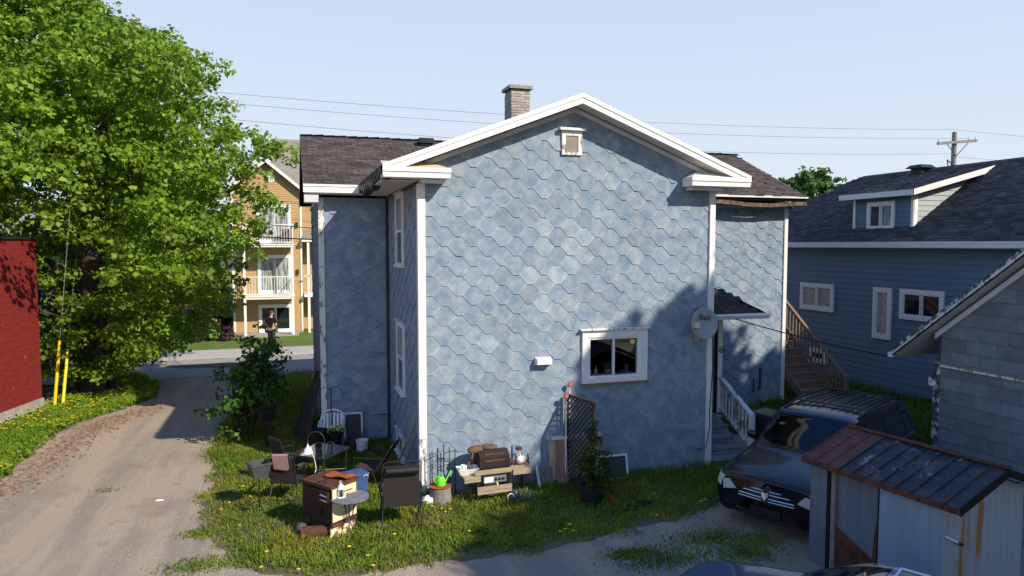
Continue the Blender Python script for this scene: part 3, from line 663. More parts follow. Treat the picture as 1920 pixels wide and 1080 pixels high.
# dryer vent
dv = MB(); d0 = FY(1017,677,0); dv.poly([(-.16,0,.08),(.16,0,.08),(.15,-.14,.05),(-.15,-.14,.05),(-.16,0,-.08),(.16,0,-.08),(.15,-.14,-.05),(-.15,-.14,-.05)], [(0,1,2,3),(3,2,6,7),(0,3,7,4),(1,5,6,2)]); dvo = dv.build('dryer_vent', 'white_plastic', house); dvo.location = (d0.x,.0,d0.z); dvo.modifiers.new('s','SOLIDIFY').thickness = .008
MB().box((-.14,-.10,-.065),(.14,.0,-.05)).build('flap', 'dark', dvo)
# pipe at the inner corner and small tap
MB().tube([(-.06,SB-.03,0),(-.06,SB-.03,6.0)],.022,8).build('conduit', 'grey_plastic', house, True)
pq = FY(716,773,SB-.05); MB().tube([(pq.x-.28,SB-.10,pq.z),(-.08,SB-.10,pq.z),(-.08,SB,pq.z)],.018,6).build('tap_pipe', 'silver', house, True)
# cable down the corner board and wing wall pipes
MB().tube([(W+.0,-.05,2.9),(W+.02,-.05,2.2),(W-.04,-.05,1.2),(W-.03,-.05,.9),(W-.12,-.05,.45),(W-.35,-.03,.4)],.009,6).build('cable', 'black_plastic', house, True)
for px, y0, y1 in ((1426,690,728),(1414,709,732)):
    t0, t1 = FY(px,y0,SB-.06), FY(px,y1,SB-.06); MB().tube([tuple(t0),(t0.x,SB-.06,t1.z),(t0.x,SB+.02,t1.z)],.035 if px > 1420 else .022,8).build('vent_pipe', 'grey_plastic', house, True)
hl = FY(1452,727,SB); hm = MB(); hm.poly([(hl.x-.14,SB-.004,hl.z+.16),(hl.x-.02,SB-.004,hl.z+.02),(hl.x+.10,SB-.004,hl.z-.14),(hl.x+.02,SB-.004,hl.z-.12),(hl.x-.12,SB-.004,hl.z+.02)], [(0,1,2,3,4)]); hm.build('broken_tile', 'beige_trim', house)
# ---- vestibule beside the main block: plank door, white post, hipped canopy
VY = 1.18
ves = MB().box((W+.0,VY+.06,.0),(7.36,2.7,3.2)).build('vestibule_wall', 'wall_core', house)
dr = thing('x','','')
bpy.data.objects.remove(dr)
dro = MB().box((W+.04,VY+.02,.86),(7.33,VY+.055,3.2)).build('door', 'plank', house)
for k in range(7):
    x = W+.05+k*.13; MB().box((x,VY+.004,.87),(x+.122,VY+.019,3.18)).build('plank', 'plank', dro)
for z in (1.5,2.75): MB().box((W+.06,VY-.02,z),(7.32,VY+.003,z+.12)).build('batten', 'plank', dro)
MB().bar((W+.12,VY-.01,1.62),(7.28,VY-.01,2.75),.10,.02,(0,1,0)).build('brace', 'plank', dro)
MB().box((7.34,VY-.05,.86),(7.46,VY+.06,3.25)).build('door_post', 'white_paint', house, bevel=.006)
MB().box((7.285,VY-.03,.86),(7.335,VY+.0,3.2)).build('door_jamb', 'dark', house)
cv = MB(); cz = 3.30; cv.poly([(W,.45,cz),(8.15,.45,cz),(8.15,2.9,cz),(W,2.9,cz),(W,1.2,3.86),(W,2.9,3.86),(7.25,1.2,3.86)], [(0,1,6,4),(1,2,5,6),(4,6,5),(0,3,2,1)]); cvo = cv.build('canopy_roof', 'shingle', house)
MB().box((W+.04,.40,3.17),(8.2,.45,3.30)).build('canopy_fascia', 'white_paint', house, bevel=.01); MB().box((8.15,.451,3.18),(8.19,2.9,3.29)).build('canopy_fascia', 'white_paint', house)
MB().tube([(W+.05,.385,3.27),(8.2,.385,3.25)],.035,8).build('canopy_gutter', 'white_paint', house, True)
u1 = Vector((0,.75,.56)).normalized(); n1 = Vector((0,-.56,.75)).normalized()
V, F, T = shingles((W+.02,.44,cz+.005), (1,0,0), u1, n1, 1.72, .92, mask=lambda p: p[0] < 8.02-(p[2]-cz)*1.6, seed=4); stuff(np_mesh('shingles', V, F, 'shingle', cvo, T))
dq = FY(1361,655,VY-.06); dd = thing('wall_ornament', 'round black iron ornament hung on the white door post', 'ornament', (7.43,VY-.06,dq.z)); rg = [(math.cos(t)*.07,-.005,math.sin(t)*.07) for t in np.linspace(0,6.283,17)]; MB().tube(rg,.009,6,False).build('ring', 'black_metal', dd, True); MB().tube([(-.04,-.005,.03),(-.015,-.005,-.04),(0,-.005,.01),(.015,-.005,-.04),(.04,-.005,.03)],.008,6).build('letter', 'black_metal', dd, True)
# ---- front steps with peeling railing
st = thing('front_steps', 'short flight of worn blue grey wooden steps up to the plank door', 'steps', (0,0,0))
nS = 5; zt = .86
for k in range(nS):
    y0 = -.12+k*.255; z1 = zt*(k+1)/nS
    MB().box((W+.05,y0-.02,z1-.04),(7.32,y0+.27,z1)).build('tread', 'step_paint', st)
    MB().box((W+.07,y0+.012,z1-zt/nS),(7.31,y0+.03,z1-.041)).build('riser', 'step_paint', st)
MB().prism([(-.12,0),(1.16,0),(1.16,zt-.05),(-.12,.1)], .03, Matrix(((0,0,1,7.322),(1,0,0,0),(0,1,0,0),(0,0,0,1)))).build('stringer', 'step_paint', st)
MB().box((W+.05,-.55,-.02),(7.6,-.13,.03)).build('paving', 'concrete', st)
ra, rb = Vector((7.42,-.08,1.08)), Vector((7.42,VY-.06,1.70))
MB().box((7.37,-.13,0),(7.47,-.03,1.10)).build('post', 'white_peel', st)
MB().bar(ra,rb,.11,.05).build('rail', 'white_peel', st); MB().bar(ra-Vector((0,0,.72)),rb-Vector((0,0,.72)),.06,.06).build('rail', 'white_peel', st)
for k in range(9):
    f = (k+.5)/9; p = ra.lerp(rb,f); MB().box((7.40,p.y-.022,p.z-.70),(7.44,p.y+.022,p.z-.027)).build('baluster', 'white_peel', st)
# ---- brown stair beside the right end wall
bs = thing('wooden_stair', 'brown wooden outdoor stair with baluster railing along the end wall', 'stairs', (0,0,0))
x0, x1 = XR+.10, XR+1.02; n = 14; y0 = 3.05; rise, run = .205, .25
for k in range(n):
    y = y0+k*run; z = rise*(k+1)
    MB().box((x0,y-.02,z-.04),(x1,y+run+.01,z)).build('tread', 'stair_wood', bs); MB().box((x0+.01,y+.002,z-rise),(x1-.01,y+.02,z-.041)).build('riser', 'stair_wood', bs)
for x in (x0-.045, x1+.003): MB().poly([(x,y0-.25,0),(x,y0+.1,0),(x,y0+n*run,n*rise-.3),(x,y0+n*run,n*rise),(x,y0-.02,rise+.02),(x+.04,y0-.25,0),(x+.04,y0+.1,0),(x+.04,y0+n*run,n*rise-.3),(x+.04,y0+n*run,n*rise),(x+.04,y0-.02,rise+.02)], [(4,3,2,1,0),(5,6,7,8,9),(0,5,9,4),(4,9,8,3),(0,1,6,5),(1,2,7,6)]).build('stringer', 'stair_wood', bs)
xr = x1+.06; a = Vector((xr,y0-.12,1.05)); b = Vector((xr,y0+n*run,n*rise+.92))
MB().box((xr-.05,y0-.17,0),(xr+.05,y0-.07,1.12)).build('post', 'stair_wood', bs); MB().bar(a,b,.09,.045).build('rail', 'stair_wood', bs); MB().bar(a-Vector((0,0,.82)),b-Vector((0,0,.82)),.04,.08).build('rail', 'stair_wood', bs)
for k in range(24):
    p = a.lerp(b,(k+.6)/24.5); MB().box((xr-.018,p.y-.018,p.z-.80),(xr+.018,p.y+.018,p.z-.024)).build('baluster', 'stair_wood', bs)
xl = x0-.02; a2 = Vector((xl,y0+1.2,1.9)); b2 = Vector((xl,y0+n*run,n*rise+.92))
MB().bar(a2,b2,.06,.04).build('rail', 'stair_wood', bs)
MB().box((x0,y0+n*run,n*rise-.05),(x1,y0+n*run+1.2,n*rise)).build('landing', 'stair_wood', bs)
for x in (x0+.05,x1-.05): MB().box((x-.05,y0+n*run+1.0,0),(x+.05,y0+n*run+1.1,n*rise-.06)).build('post', 'stair_wood', bs)
# ---- satellite dish
dc = FY(1320,607,-.34)
sd = thing('satellite_dish', 'grey oval satellite dish on an arm at the house corner', 'satellite dish', (dc.x,-.34,dc.z))
m = MB(); R1, R2 = .275, .33; rows = 6; seg = 28; ax = Matrix.Rotation(math.radians(-22),4,'Z') @ Matrix.Rotation(math.radians(-14),4,'X') @ Matrix.Rotation(math.radians(5),4,'Y')
P = [ax @ Vector((0,0.0,0))]
for j in range(1,rows+1):
    f = j/rows
    for k in range(seg): t = 2*math.pi*k/seg; P.append(ax @ Vector((math.cos(t)*R1*f, -.075*f*f, math.sin(t)*R2*f)))
F = [(0,1+k,1+(k+1)%seg) for k in range(seg)]
for j in range(rows-1):
    for k in range(seg): F.append((1+j*seg+k,1+(j+1)*seg+k,1+(j+1)*seg+(k+1)%seg,1+j*seg+(k+1)%seg))
m.poly(P,F); do = m.build('reflector', 'dish_grey', sd, True); do.modifiers.new('s','SOLIDIFY').thickness = .012
MB().bar(ax@Vector((0,.0,-.30)),ax@Vector((-.20,-.42,-.17)),.03,.03).build('feed_arm', 'white_plastic', sd)
fb = MB(); fb.cbox((0,0,0),(.11,.16,.12)); fb.lathe([(.03,0),(.055,.06),(.055,.09)],12,Matrix.Translation((0,.1,0))@Matrix.Rotation(-math.pi/2,4,'X')); f_ = fb.build('feed_horn', 'beige_trim', sd); f_.location = ax@Vector((-.22,-.42,-.12)); f_.rotation_euler = (math.radians(-15),0,math.radians(-22))
MB().tube([ax@Vector((0,.03,0)),(.02,.14,-.14),(.03,.30,-.30)],.022,8).build('mast', 'black_metal', sd, True); MB().cbox((.03,.315,-.32),(.14,.02,.20)).build('bracket', 'silver', sd)
def text_mesh(txt, size, name, matn, parent, M4, ext=.003):
    cu = bpy.data.curves.new(name, 'FONT'); cu.body = txt; cu.size = size; cu.extrude = ext; cu.align_x = 'CENTER'; cu.align_y = 'CENTER'; cu.resolution_u = 3
    ob = bpy.data.objects.new(name, cu); COL.objects.link(ob); dg = bpy.context.evaluated_depsgraph_get(); me = bpy.data.meshes.new_from_object(ob.evaluated_get(dg)); bpy.data.objects.remove(ob)
    me.name = name; me.materials.clear(); me.materials.append(M[matn]); me.transform(M4); o = bpy.data.objects.new(name, me); COL.objects.link(o); o.parent = parent; return o
text_mesh('Bell', .17, 'lettering', 'black_plastic', sd, ax @ Matrix.Translation((.0,-.062,.12)) @ Matrix.Rotation(math.pi/2,4,'X'))
# ================================================================ NEIGHBOURING BUILDINGS
def window_at(parent, o, ex, n, x0, x1, z0, z1, fw=.10, mull=1, matf='white_paint', matg='pane_glass', name='window', proud=.05):
    """framed window on a wall; o wall origin, ex along, n outward"""
    o, ex, n = Vector(o), Vector(ex), Vector(n)
    B = Matrix((( ex.x, n.x, 0, o.x),(ex.y, n.y, 0, o.y),(0,0,1,o.z),(0,0,0,1)))
    m = MB(); m.box((x0,0,z0),(x0+fw,proud,z1),B); m.box((x1-fw,0,z0),(x1,proud,z1),B); m.box((x0+fw+.001,0,z1-fw),(x1-fw-.001,proud-.002,z1),B); m.box((x0+fw+.001,0,z0),(x1-fw-.001,proud-.002,z0+fw),B)
    w = m.build(name, matf, parent); i0, i1 = x0+fw+.002, x1-fw-.002; wd = (i1-i0)/(mull+1)
    for k in range(mull+1):
        a = i0+k*wd+(.02 if k else 0); b = i0+(k+1)*wd-(.02 if k < mull else 0)
        mg = matg[k % len(matg)] if isinstance(matg, (list, tuple)) else matg
        f = MB(); f.box((a,.0,z0+fw+.002),(a+.035,proud-.012,z1-fw-.002),B); f.box((b-.035,0,z0+fw+.002),(b,proud-.012,z1-fw-.002),B); f.box((a+.036,0,z1-fw-.04),(b-.036,proud-.013,z1-fw-.002),B); f.box((a+.036,0,z0+fw+.002),(b-.036,proud-.013,z0+fw+.04),B)
        f.build('sash', 'white_plastic', w)
        MB().box((a+.036,.0,z0+fw+.041),(b-.036,.012,z1-fw-.041),B).build('pane', mg, w)
    return w
# ---- dark blue house to the right: wall faces -x at x = HX
HX = 16.3; HE = 4.95
bh = thing('dark_blue_house', 'dark blue lap-sided house with charcoal roof and shed dormer', 'house')
wl = MB().box((HX+.02,-6,0),(HX+9,13.4,HE-.1)).build('wall', 'blue_siding', bh)
for k in range(25):
    z = .05+k*.193
    MB().poly([(HX,-6,z),(HX,13.4,z),(HX+.018,13.4,z+.19),(HX+.018,-6,z+.19),(HX+.019,-6,z),(HX+.019,13.4,z)], [(0,3,2,1),(0,1,5,4)]).build('siding_board', 'blue_siding', wl)
P = lambda px, py: FX(px, py, HX)
def hwin(p, q, mull, mg): 
    a, b = P(*p), P(*q); y0, y1 = min(a.y,b.y), max(a.y,b.y); window_at(bh, (HX,0,0), (0,1,0), (-1,0,0), y0, y1, min(a.z,b.z), max(a.z,b.z), .13, mull, 'white_paint', mg, proud=.07)
hwin((1503,529),(1564,586),1,['quilt','quilt']); hwin((1640,538),(1671,638),0,['quilt']); hwin((1690,541),(1771,607),1,['dark_glass','dark_glass']); hwin((1519,650),(1552,684),0,['dark_glass'])
RXH, RZH = 20.0, 7.66; hs = (RZH-HE)/(RXH-HX+.4); yr0, yr1 = -7, 9.9; ex0 = HX-.42; yh = 13.8
rf = MB(); rf.poly([(ex0,yr0,HE),(ex0,yh,HE),(RXH,yr1,RZH),(RXH,yr0,RZH),(2*RXH-ex0,yr0,HE),(2*RXH-ex0,yh,HE)], [(0,3,2,1),(1,2,5),(3,4,5,2),(0,1,5,4),(0,4,3)]); rfo = rf.build('roof', 'shingle_blue', bh)
hh = math.hypot(1,hs)
V, F, T = shingles((ex0-.01,yr0+6,HE+.004), (0,1,0), (1/hh,0,hs/hh), (-hs/hh,0,1/hh), yh-yr0-6, (RXH-ex0)*hh, tw=.33, ex=.15, lift=(.006,.014), mask=lambda p: p[1] < yh-(p[0]-ex0)*(yh-yr1)/(RXH-ex0)-.05, tintr=(.7,1.35), seed=21)
stuff(np_mesh('shingles', V, F, 'shingle_blue', rfo, T))
MB().box((ex0-.04,-6,HE-.17),(ex0-.005,yh,HE+.0)).build('fascia', 'white_paint', bh); MB().box((ex0-.004,-6,HE-.19),(HX-.001,13.4,HE-.165)).build('soffit', 'soffit', bh)
MB().box((ex0-.05,-6,HE-.05),(ex0-.041,yh,HE+.012)).build('drip_edge', 'white_paint', bh)
# dormer
DX = 16.62; zr = lambda x: HE+hs*(x-ex0)
A, B_ = FX(1600,433,DX), FX(1712,433,DX); dy0, dy1 = B_.y, A.y; dz1 = FX(1600,372,DX).z+.02
slope = lambda x: dz1+.02+(x-DX)*.255
dm = MB(); xe = DX
while slope(xe) > zr(xe): xe += .02
dm.poly([(DX+.02,dy0+.02,zr(DX)-.05),(DX+.02,dy1-.02,zr(DX)-.05),(DX+.02,dy1-.02,dz1),(DX+.02,dy0+.02,dz1),(xe,dy0+.02,zr(xe)),(xe,dy1-.02,zr(xe))], [(0,3,2,1),(0,4,3),(1,2,5)]); dmo = dm.build('dormer', 'blue_siding', bh)
for k in range(7):
    z = zr(DX)-.02+k*.175
    if z+.17 > dz1+.02: break
    MB().poly([(DX,dy0+.1,z),(DX,dy1-.1,z),(DX+.017,dy1-.1,z+.172),(DX+.017,dy0+.1,z+.172),(DX+.018,dy0+.1,z),(DX+.018,dy1-.1,z)], [(0,3,2,1),(0,1,5,4)]).build('siding_board', 'blue_siding', dmo)
z = zr(DX)+.01; k = 0
while z < slope(xe)-.02:                     # cheek boards, clipped to the wedge between roof and dormer roof
    za, zb = z, z+.165
    if zb < slope(xe)+.3:
        xs = lambda zz: ex0+(zz-HE)/hs                     # main roof surface x at height
        xd = lambda zz: DX+max(0,(zz-dz1)/.255)             # dormer soffit
        a0, a1, c0, c1 = xd(za), xs(za), xd(zb), xs(zb)
        if a1 > a0+.02: MB().poly([(a0,dy0,za),(a1,dy0,za),(max(c1,c0+.01),dy0+.017,zb),(min(c0,c1),dy0+.017,zb),(a0,dy0+.018,za),(a1,dy0+.018,za)], [(0,1,2,3),(0,4,5,1)]).build('siding_board', 'sunlit_siding', dmo)
    z += .168
for y in (dy0-.012, dy1-.09): MB().box((DX-.03,y,zr(DX)-.02),(DX+.06,y+.10,dz1)).build('corner_board', 'white_paint', dmo)
MB().box((DX-.0,dy0-.022,zr(DX)+.02),(DX+.14,dy0-.002,dz1)).build('corner_board', 'white_paint', dmo)
a, b = FX(1628,380,DX), FX(1678,431,DX); window_at(dmo, (DX,0,0), (0,1,0), (-1,0,0), b.y, a.y, b.z, a.z, .11, 1, 'white_paint', ['curtain','pane_glass'], proud=.06)
ox = DX-.32; dzf = slope(ox); xt = xe+.25
dr_ = MB(); y0, y1 = dy0-.28, dy1+.35; dr_.poly([(ox,y0,slope(ox)+.14),(ox,y1,slope(ox)+.14),(xt+.5,y1,slope(xt+.5)+.14),(xt+.5,y0,slope(xt+.5)+.14),(ox,y0,slope(ox)+.03),(ox,y1,slope(ox)+.03),(xt,y1,slope(xt)+.03),(xt,y0,slope(xt)+.03)], [(0,3,2,1),(4,5,6,7),(0,1,5,4),(0,4,7,3),(1,2,6,5)]); dro_ = dr_.build('dormer_roof', 'shingle_blue', dmo)
V, F, T = shingles((ox-.01,y0,slope(ox)+.145), (0,1,0), Vector((1,0,.255)).normalized(), Vector((-.255,0,1)).normalized(), y1-y0, (xt-ox)*1.03, tw=.33, ex=.15, tintr=(.6,1.4), seed=31); stuff(np_mesh('shingles', V, F, 'shingle_blue', dmo, T))
MB().box((ox-.03,y0-.02,slope(ox)-.03),(ox-.004,y1,slope(ox)+.15)).build('fascia', 'white_paint', dmo)
MB().poly([(ox-.03,y0-.03,slope(ox)+.152),(xt+.2,y0-.03,slope(xt+.2)+.152),(xt-.25,y0-.03,slope(xt-.25)-.03),(ox-.03,y0-.03,slope(ox)-.03),(ox-.03,y0-.003,slope(ox)+.152),(xt+.2,y0-.003,slope(xt+.2)+.152),(xt-.25,y0-.003,slope(xt-.25)-.03),(ox-.03,y0-.003,slope(ox)-.03)], [(0,3,2,1),(0,1,5,4),(2,3,7,6),(0,4,7,3)]).build('rake_board', 'white_paint', dmo)
rvp = FX(1724,318,RXH-.3); rv = MB(); rv.box((-.22,-.22,-.1),(.22,.22,.12)); rv.poly([(-.36,-.36,.10),(.36,-.36,.10),(.36,.36,.10),(-.36,.36,.10),(-.24,-.24,.22),(.24,-.24,.22),(.24,.24,.22),(-.24,.24,.22)], [(0,3,2,1),(4,5,6,7),(0,1,5,4),(1,2,6,5),(2,3,7,6),(3,0,4,7)]); rvo = rv.build('roof_vent', 'black_plastic', bh); rvo.location = (RXH-.25, rvp.y, RZH-.1)
# ---- grey garage: gable wall faces -x at x = GX
GX = 10.6
ga = thing('garage', 'grey shingle-sided garage with steep gable roof and peeling white rake', 'garage')
gc = FX(1757,680,GX); gy = gc.y; gz = gc.z; t_ = FX(1672,660,GX-.3); tipy, tipz = t_.y, t_.z; gsl = .80; gw = 5.6; gym = gy-gw/2
gtop = lambda y: tipz+.02+gsl*(tipy-y) if y > gym else tipz+.02+gsl*(tipy-(2*gym-y))
core = MB(); core.prism([(gy,0),(gy-gw,0),(gy-gw,gtop(gy-gw)-.18),(gym,gtop(gym)-.18),(gy,gtop(gy)-.18)], 6.5, Matrix(((0,0,1,GX+.02),(1,0,0,0),(0,1,0,0),(0,0,0,1)))); gco = core.build('wall', 'wall_core', ga)
pw, ph = .61, .27
for j in range(22):
    z0 = -.02+j*ph; off = (j*.37) % pw + (.1 if j % 3 == 0 else 0)
    for i in range(-1, 8):
        y1 = gy-.10-i*pw+off; y0 = y1-pw+.005; y1 = min(y1, gy-.09)
        if y1-y0 < .05: continue
        if y0 < gy-3.4: continue
        poly = clip_convex([(y0,z0+.003),(y1,z0+.003),(y1,z0+ph-.003),(y0,z0+ph-.003)], [(gy-gw,0),(gy,0),(gy,gtop(gy)-.2),(gym,gtop(gym)-.2),(gy-gw,gtop(gy-gw)-.2)])
        if len(poly) < 3: continue
        if abs(z0-(gz-.2)) < .0: continue
        mb = MB(); t = random.uniform(.82,1.15); mb.col = (t,t,t); k = len(poly); wav = random.uniform(.009,.016)
        mb.poly([(GX-(.004+wav*(1-(z-z0)/ph)),y,z) for y,z in poly]+[(GX+.018,y,z) for y,z in poly], [tuple(reversed(range(k)))]+[(q,(q+1)%k,k+(q+1)%k,k+q) for q in range(k)])
        mb.build('siding_panel', 'garage_panel', gco)
MB().box((GX-.05,gy-.10,0),(GX+.02,gy+.03,gz-.02)).build('corner_board', 'peel_dark', ga); MB().box((GX-.02,gy+.031,0),(GX+6,gy+.035,gz)).build('side_siding', 'garage_panel', ga)
MB().box((GX-.055,gy-gw,gz-.015),(GX+.01,gy+.04,gz+.045)).build('band_board', 'grey_wood', ga); MB().box((GX-.045,gy-gw,gz-.065),(GX+.01,gy-.101,gz-.016)).build('band_board', 'white_peel', ga)
gr = MB(); yo = tipy; X0g = GX-.32
for s in (1,-1):
    ye = yo if s > 0 else 2*gym-yo
    p = [(X0g+.02,ye,tipz+.03),(GX+6.8,ye,tipz+.03),(GX+6.8,gym,tipz+.03+gsl*(yo-gym)),(X0g+.02,gym,tipz+.03+gsl*(yo-gym))]; q = [(a,b,c-.12) for a,b,c in p]; gr.poly(p+q, [(0,1,2,3),(7,6,5,4),(0,4,5,1),(1,5,6,2),(3,7,4,0)])
gro = gr.build('roof', 'shingle_blue', ga)
zt_ = tipz+gsl*(yo-gym)
MB().poly([(X0g,yo+.02,tipz+.06),(X0g,gym,zt_+.06),(X0g,gym,zt_-.08),(X0g,yo+.02,tipz-.08),(X0g+.018,yo+.02,tipz+.06),(X0g+.018,gym,zt_+.06),(X0g+.018,gym,zt_-.08),(X0g+.018,yo+.02,tipz-.08)], [(0,1,2,3),(4,7,6,5),(0,4,5,1),(2,6,7,3),(0,3,7,4)]).build('rake_board', 'peel_dark', ga)
MB().poly([(X0g-.012,yo+.0,tipz-.02),(X0g-.012,gym,zt_-.02),(X0g-.012,gym,zt_-.07),(X0g-.012,yo+.0,tipz-.07),(X0g-.001,yo,tipz-.02),(X0g-.001,gym,zt_-.02),(X0g-.001,gym,zt_-.07),(X0g-.001,yo,tipz-.07)], [(0,1,2,3),(0,4,5,1),(2,6,7,3),(0,3,7,4)]).build('rake_moulding', 'white_peel', ga)
MB().poly([(X0g+.02,yo,tipz-.10),(X0g+.02,gym,zt_-.10),(GX+.3,gym,zt_-.10),(GX+.3,yo,tipz-.10)], [(0,1,2,3)]).build('soffit', 'soffit', ga)
MB().poly([(GX-.07,gy+.02,gtop(gy)-.21),(GX-.07,gym,gtop(gym)-.21),(GX-.07,gym,gtop(gym)-.33),(GX-.07,gy+.02,gtop(gy)-.33),(GX+.01,gy+.02,gtop(gy)-.21),(GX+.01,gym,gtop(gym)-.21),(GX+.01,gym,gtop(gym)-.33),(GX+.01,gy+.02,gtop(gy)-.33)], [(0,1,2,3),(2,6,7,3),(0,3,7,4),(0,4,5,1)]).build('frieze_board', 'soffit', ga)
MB().poly([(GX+.3,yo,tipz-.10),(GX+.3,gy-.2,tipz-.10+gsl*(yo-gy+.2)),(GX+6.5,gy-.2,tipz-.10+gsl*(yo-gy+.2)),(GX+6.5,yo,tipz-.10)], [(0,1,2,3)]).build('soffit', 'soffit', ga)
MB().box((X0g-.02,yo-.03,tipz-.11),(X0g+.05,yo+.07,tipz-.0)).build('rake_foot', 'white_peel', ga)
lp = FX(1741,710,GX-.1); fl = thing('flood_lamp', 'white reflector lamp on the garage corner', 'lamp', (GX-.10,gy+.06,lp.z)); ml = Matrix.Rotation(math.radians(115),4,'X') @ Matrix.Rotation(math.radians(-30),4,'Y')
MB().lathe([(.02,-.06),(.03,0),(.055,.09),(.075,.14),(.068,.14),(.03,.03)],14,ml).build('reflector', 'white_plastic', fl, True); MB().tube([(0,0,.0),(.04,-.03,.10),(.05,-.06,.14)],.014,6).build('arm', 'black_metal', fl)
# ---- red brick building on the left
def brick_material():
    m = M['red_brick']; t = m.node_tree; L = t.links; b = t.nodes['Principled BSDF']
    tc = t.nodes.new('ShaderNodeTexCoord'); sp = t.nodes.new('ShaderNodeSeparateXYZ'); cb = t.nodes.new('ShaderNodeCombineXYZ'); L.new(tc.outputs['Object'], sp.inputs[0]); L.new(sp.outputs[1], cb.inputs[0]); L.new(sp.outputs[2], cb.inputs[1])
    br = t.nodes.new('ShaderNodeTexBrick'); br.inputs['Scale'].default_value = 1; br.inputs['Brick Width'].default_value = .21; br.inputs['Row Height'].default_value = .068; br.inputs['Mortar Size'].default_value = .006
    br.inputs['Color1'].default_value = (.23,.022,.018,1); br.inputs['Color2'].default_value = (.18,.015,.014,1); br.inputs['Mortar'].default_value = (.13,.02,.018,1); L.new(cb.outputs[0], br.inputs[0])
    bp = t.nodes.new('ShaderNodeBump'); bp.inputs['Distance'].default_value = .008; bp.invert = True; L.new(br.outputs['Fac'], bp.inputs['Height']); L.new(bp.outputs[0], b.inputs['Normal'])
    no = t.nodes.new('ShaderNodeTexNoise'); no.inputs['Scale'].default_value = 5; no.inputs['Detail'].default_value = 8; L.new(tc.outputs['Object'], no.inputs['Vector']); mr = t.nodes.new('ShaderNodeMapRange'); mr.inputs[1].default_value = .70; mr.inputs[2].default_value = .74; L.new(no.outputs[0], mr.inputs[0])
    mx = t.nodes.new('ShaderNodeMix'); mx.data_type = 'RGBA'; mx.inputs[7].default_value = (.42,.22,.19,1); L.new(mr.outputs[0], mx.inputs[0]); L.new(br.outputs['Color'], mx.inputs[6]); L.new(mx.outputs[2], b.inputs['Base Color'])
brick_material()
rb_ = thing('brick_building', 'red painted brick building on a pale concrete base', 'building', (0,0,0))
c1 = G(80,768); c2 = G(0,800); dirv = (Vector((c2.x,c2.y,0))-Vector((c1.x,c1.y,0))).normalized(); ang = math.atan2(dirv.x, -dirv.y)
rb_.location = (c1.x, c1.y, 0); rb_.rotation_euler = (0,0,ang)
MB().box((-12,-14,.36),(0,0,5.02)).build('wall', 'red_brick', rb_); MB().box((-12,-14,0),(.04,.03,.358)).build('foundation', 'concrete', rb_); MB().box((-12.05,-14,5.021),(.05,.05,5.09)).build('coping', 'black_metal', rb_)
# ---- tan flats across the street
AY = 26.5
ap = thing('apartment_building', 'tan three storey apartment block with white balconies', 'building')
Q = lambda px, py: FY(px, py, AY)
gL, gR, gM = -5.22, -1.75, -3.49; zE = 7.95; zP = 9.27
core = MB(); core.prism([(gL,.15),(gR+.0,.15),(gR,zE),(gM,zP-.05),(gL,zE)], 9, Matrix(((1,0,0,0),(0,0,1,AY),(0,1,0,0),(0,0,0,1)))); core.box((gR,AY+.9,.15),(9,AY+9,5.6)); core.box((gR+.0,AY+.905,5.6),(9,AY+9,7.9)); apo = core.build('wall', 'tan_siding', ap)
sd_ = MB()
for k in range(72):
    z = .2+k*.125
    hw_ = 1e9 if z < zE else (zP-z)/(zP-zE)*(gR-gL)/2
    a, b = max(gL,gM-hw_), min(gR,gM+hw_)
    if b-a < .1: break
    sd_.poly([(a,AY-.022,z),(b,AY-.022,z),(b,AY-.004,z+.122),(a,AY-.004,z+.122),(a,AY-.003,z),(b,AY-.003,z)], [(0,1,2,3),(0,4,5,1)])
    if z < 7.8: sd_.poly([(gR+.02,AY+.878,z),(9,AY+.878,z),(9,AY+.896,z+.122),(gR+.02,AY+.896,z+.122),(gR+.02,AY+.897,z),(9,AY+.897,z)], [(0,1,2,3),(0,4,5,1)])
stuff(sd_.build('siding_boards', 'tan_siding', apo))
MB().box((gL-.02,AY-.03,-.2),(gR+.03,AY+9,.18)).build('foundation', 'concrete', ap)
for x in (gL-.04, gR-.06): MB().box((x,AY-.05,.2),(x+.11,AY+.0,zE-.1)).build('corner_board', 'white_paint', ap)
for s in (-1,1):
    xe = gM+s*(gR-gL)/2+s*.35; ze = zE-.27; B4 = [(gM,AY-.35,zP+.12),(xe,AY-.35,ze),(xe,AY+8,ze),(gM,AY+8,zP+.12)]
    MB().poly(B4+[(a,b,c-.12) for a,b,c in B4], [(0,1,2,3),(7,6,5,4),(0,4,5,1),(1,5,6,2)]).build('roof', 'roof_tan', ap)
    MB().poly([(gM,AY-.38,zP+.13),(xe,AY-.38,ze+.01),(xe,AY-.38,ze-.18),(gM,AY-.38,zP-.06),(gM,AY-.352,zP+.13),(xe,AY-.352,ze+.01),(xe,AY-.352,ze-.18),(gM,AY-.352,zP-.06)], [(0,1,2,3),(2,6,7,3),(0,4,5,1),(1,5,6,2)]).build('rake_board', 'white_paint', ap)
rz0 = 7.85; MB().poly([(gR-1.5,AY+.45,rz0-.2),(9,AY+.45,rz0-.2),(9,AY+5,11.2),(gR-1.5,AY+5,11.2),(gR-1.5,AY+9.5,rz0-.2),(9,AY+9.5,rz0-.2)], [(0,1,2,3),(3,2,5,4),(0,3,4)]).build('roof', 'roof_tan', ap)
MB().box((gR-.2,AY+.40,7.45),(9,AY+.46,7.66)).build('fascia', 'white_paint', ap)
ar = Q(506,333); MB().lathe([(.26,0),(.26,.03),(.18,.035),(.18,.02),(.0,.02)],20,Matrix.Translation((ar.x,AY-.02,ar.z))@Matrix.Rotation(math.pi/2,4,'X')).build('round_vent', 'white_paint', ap)
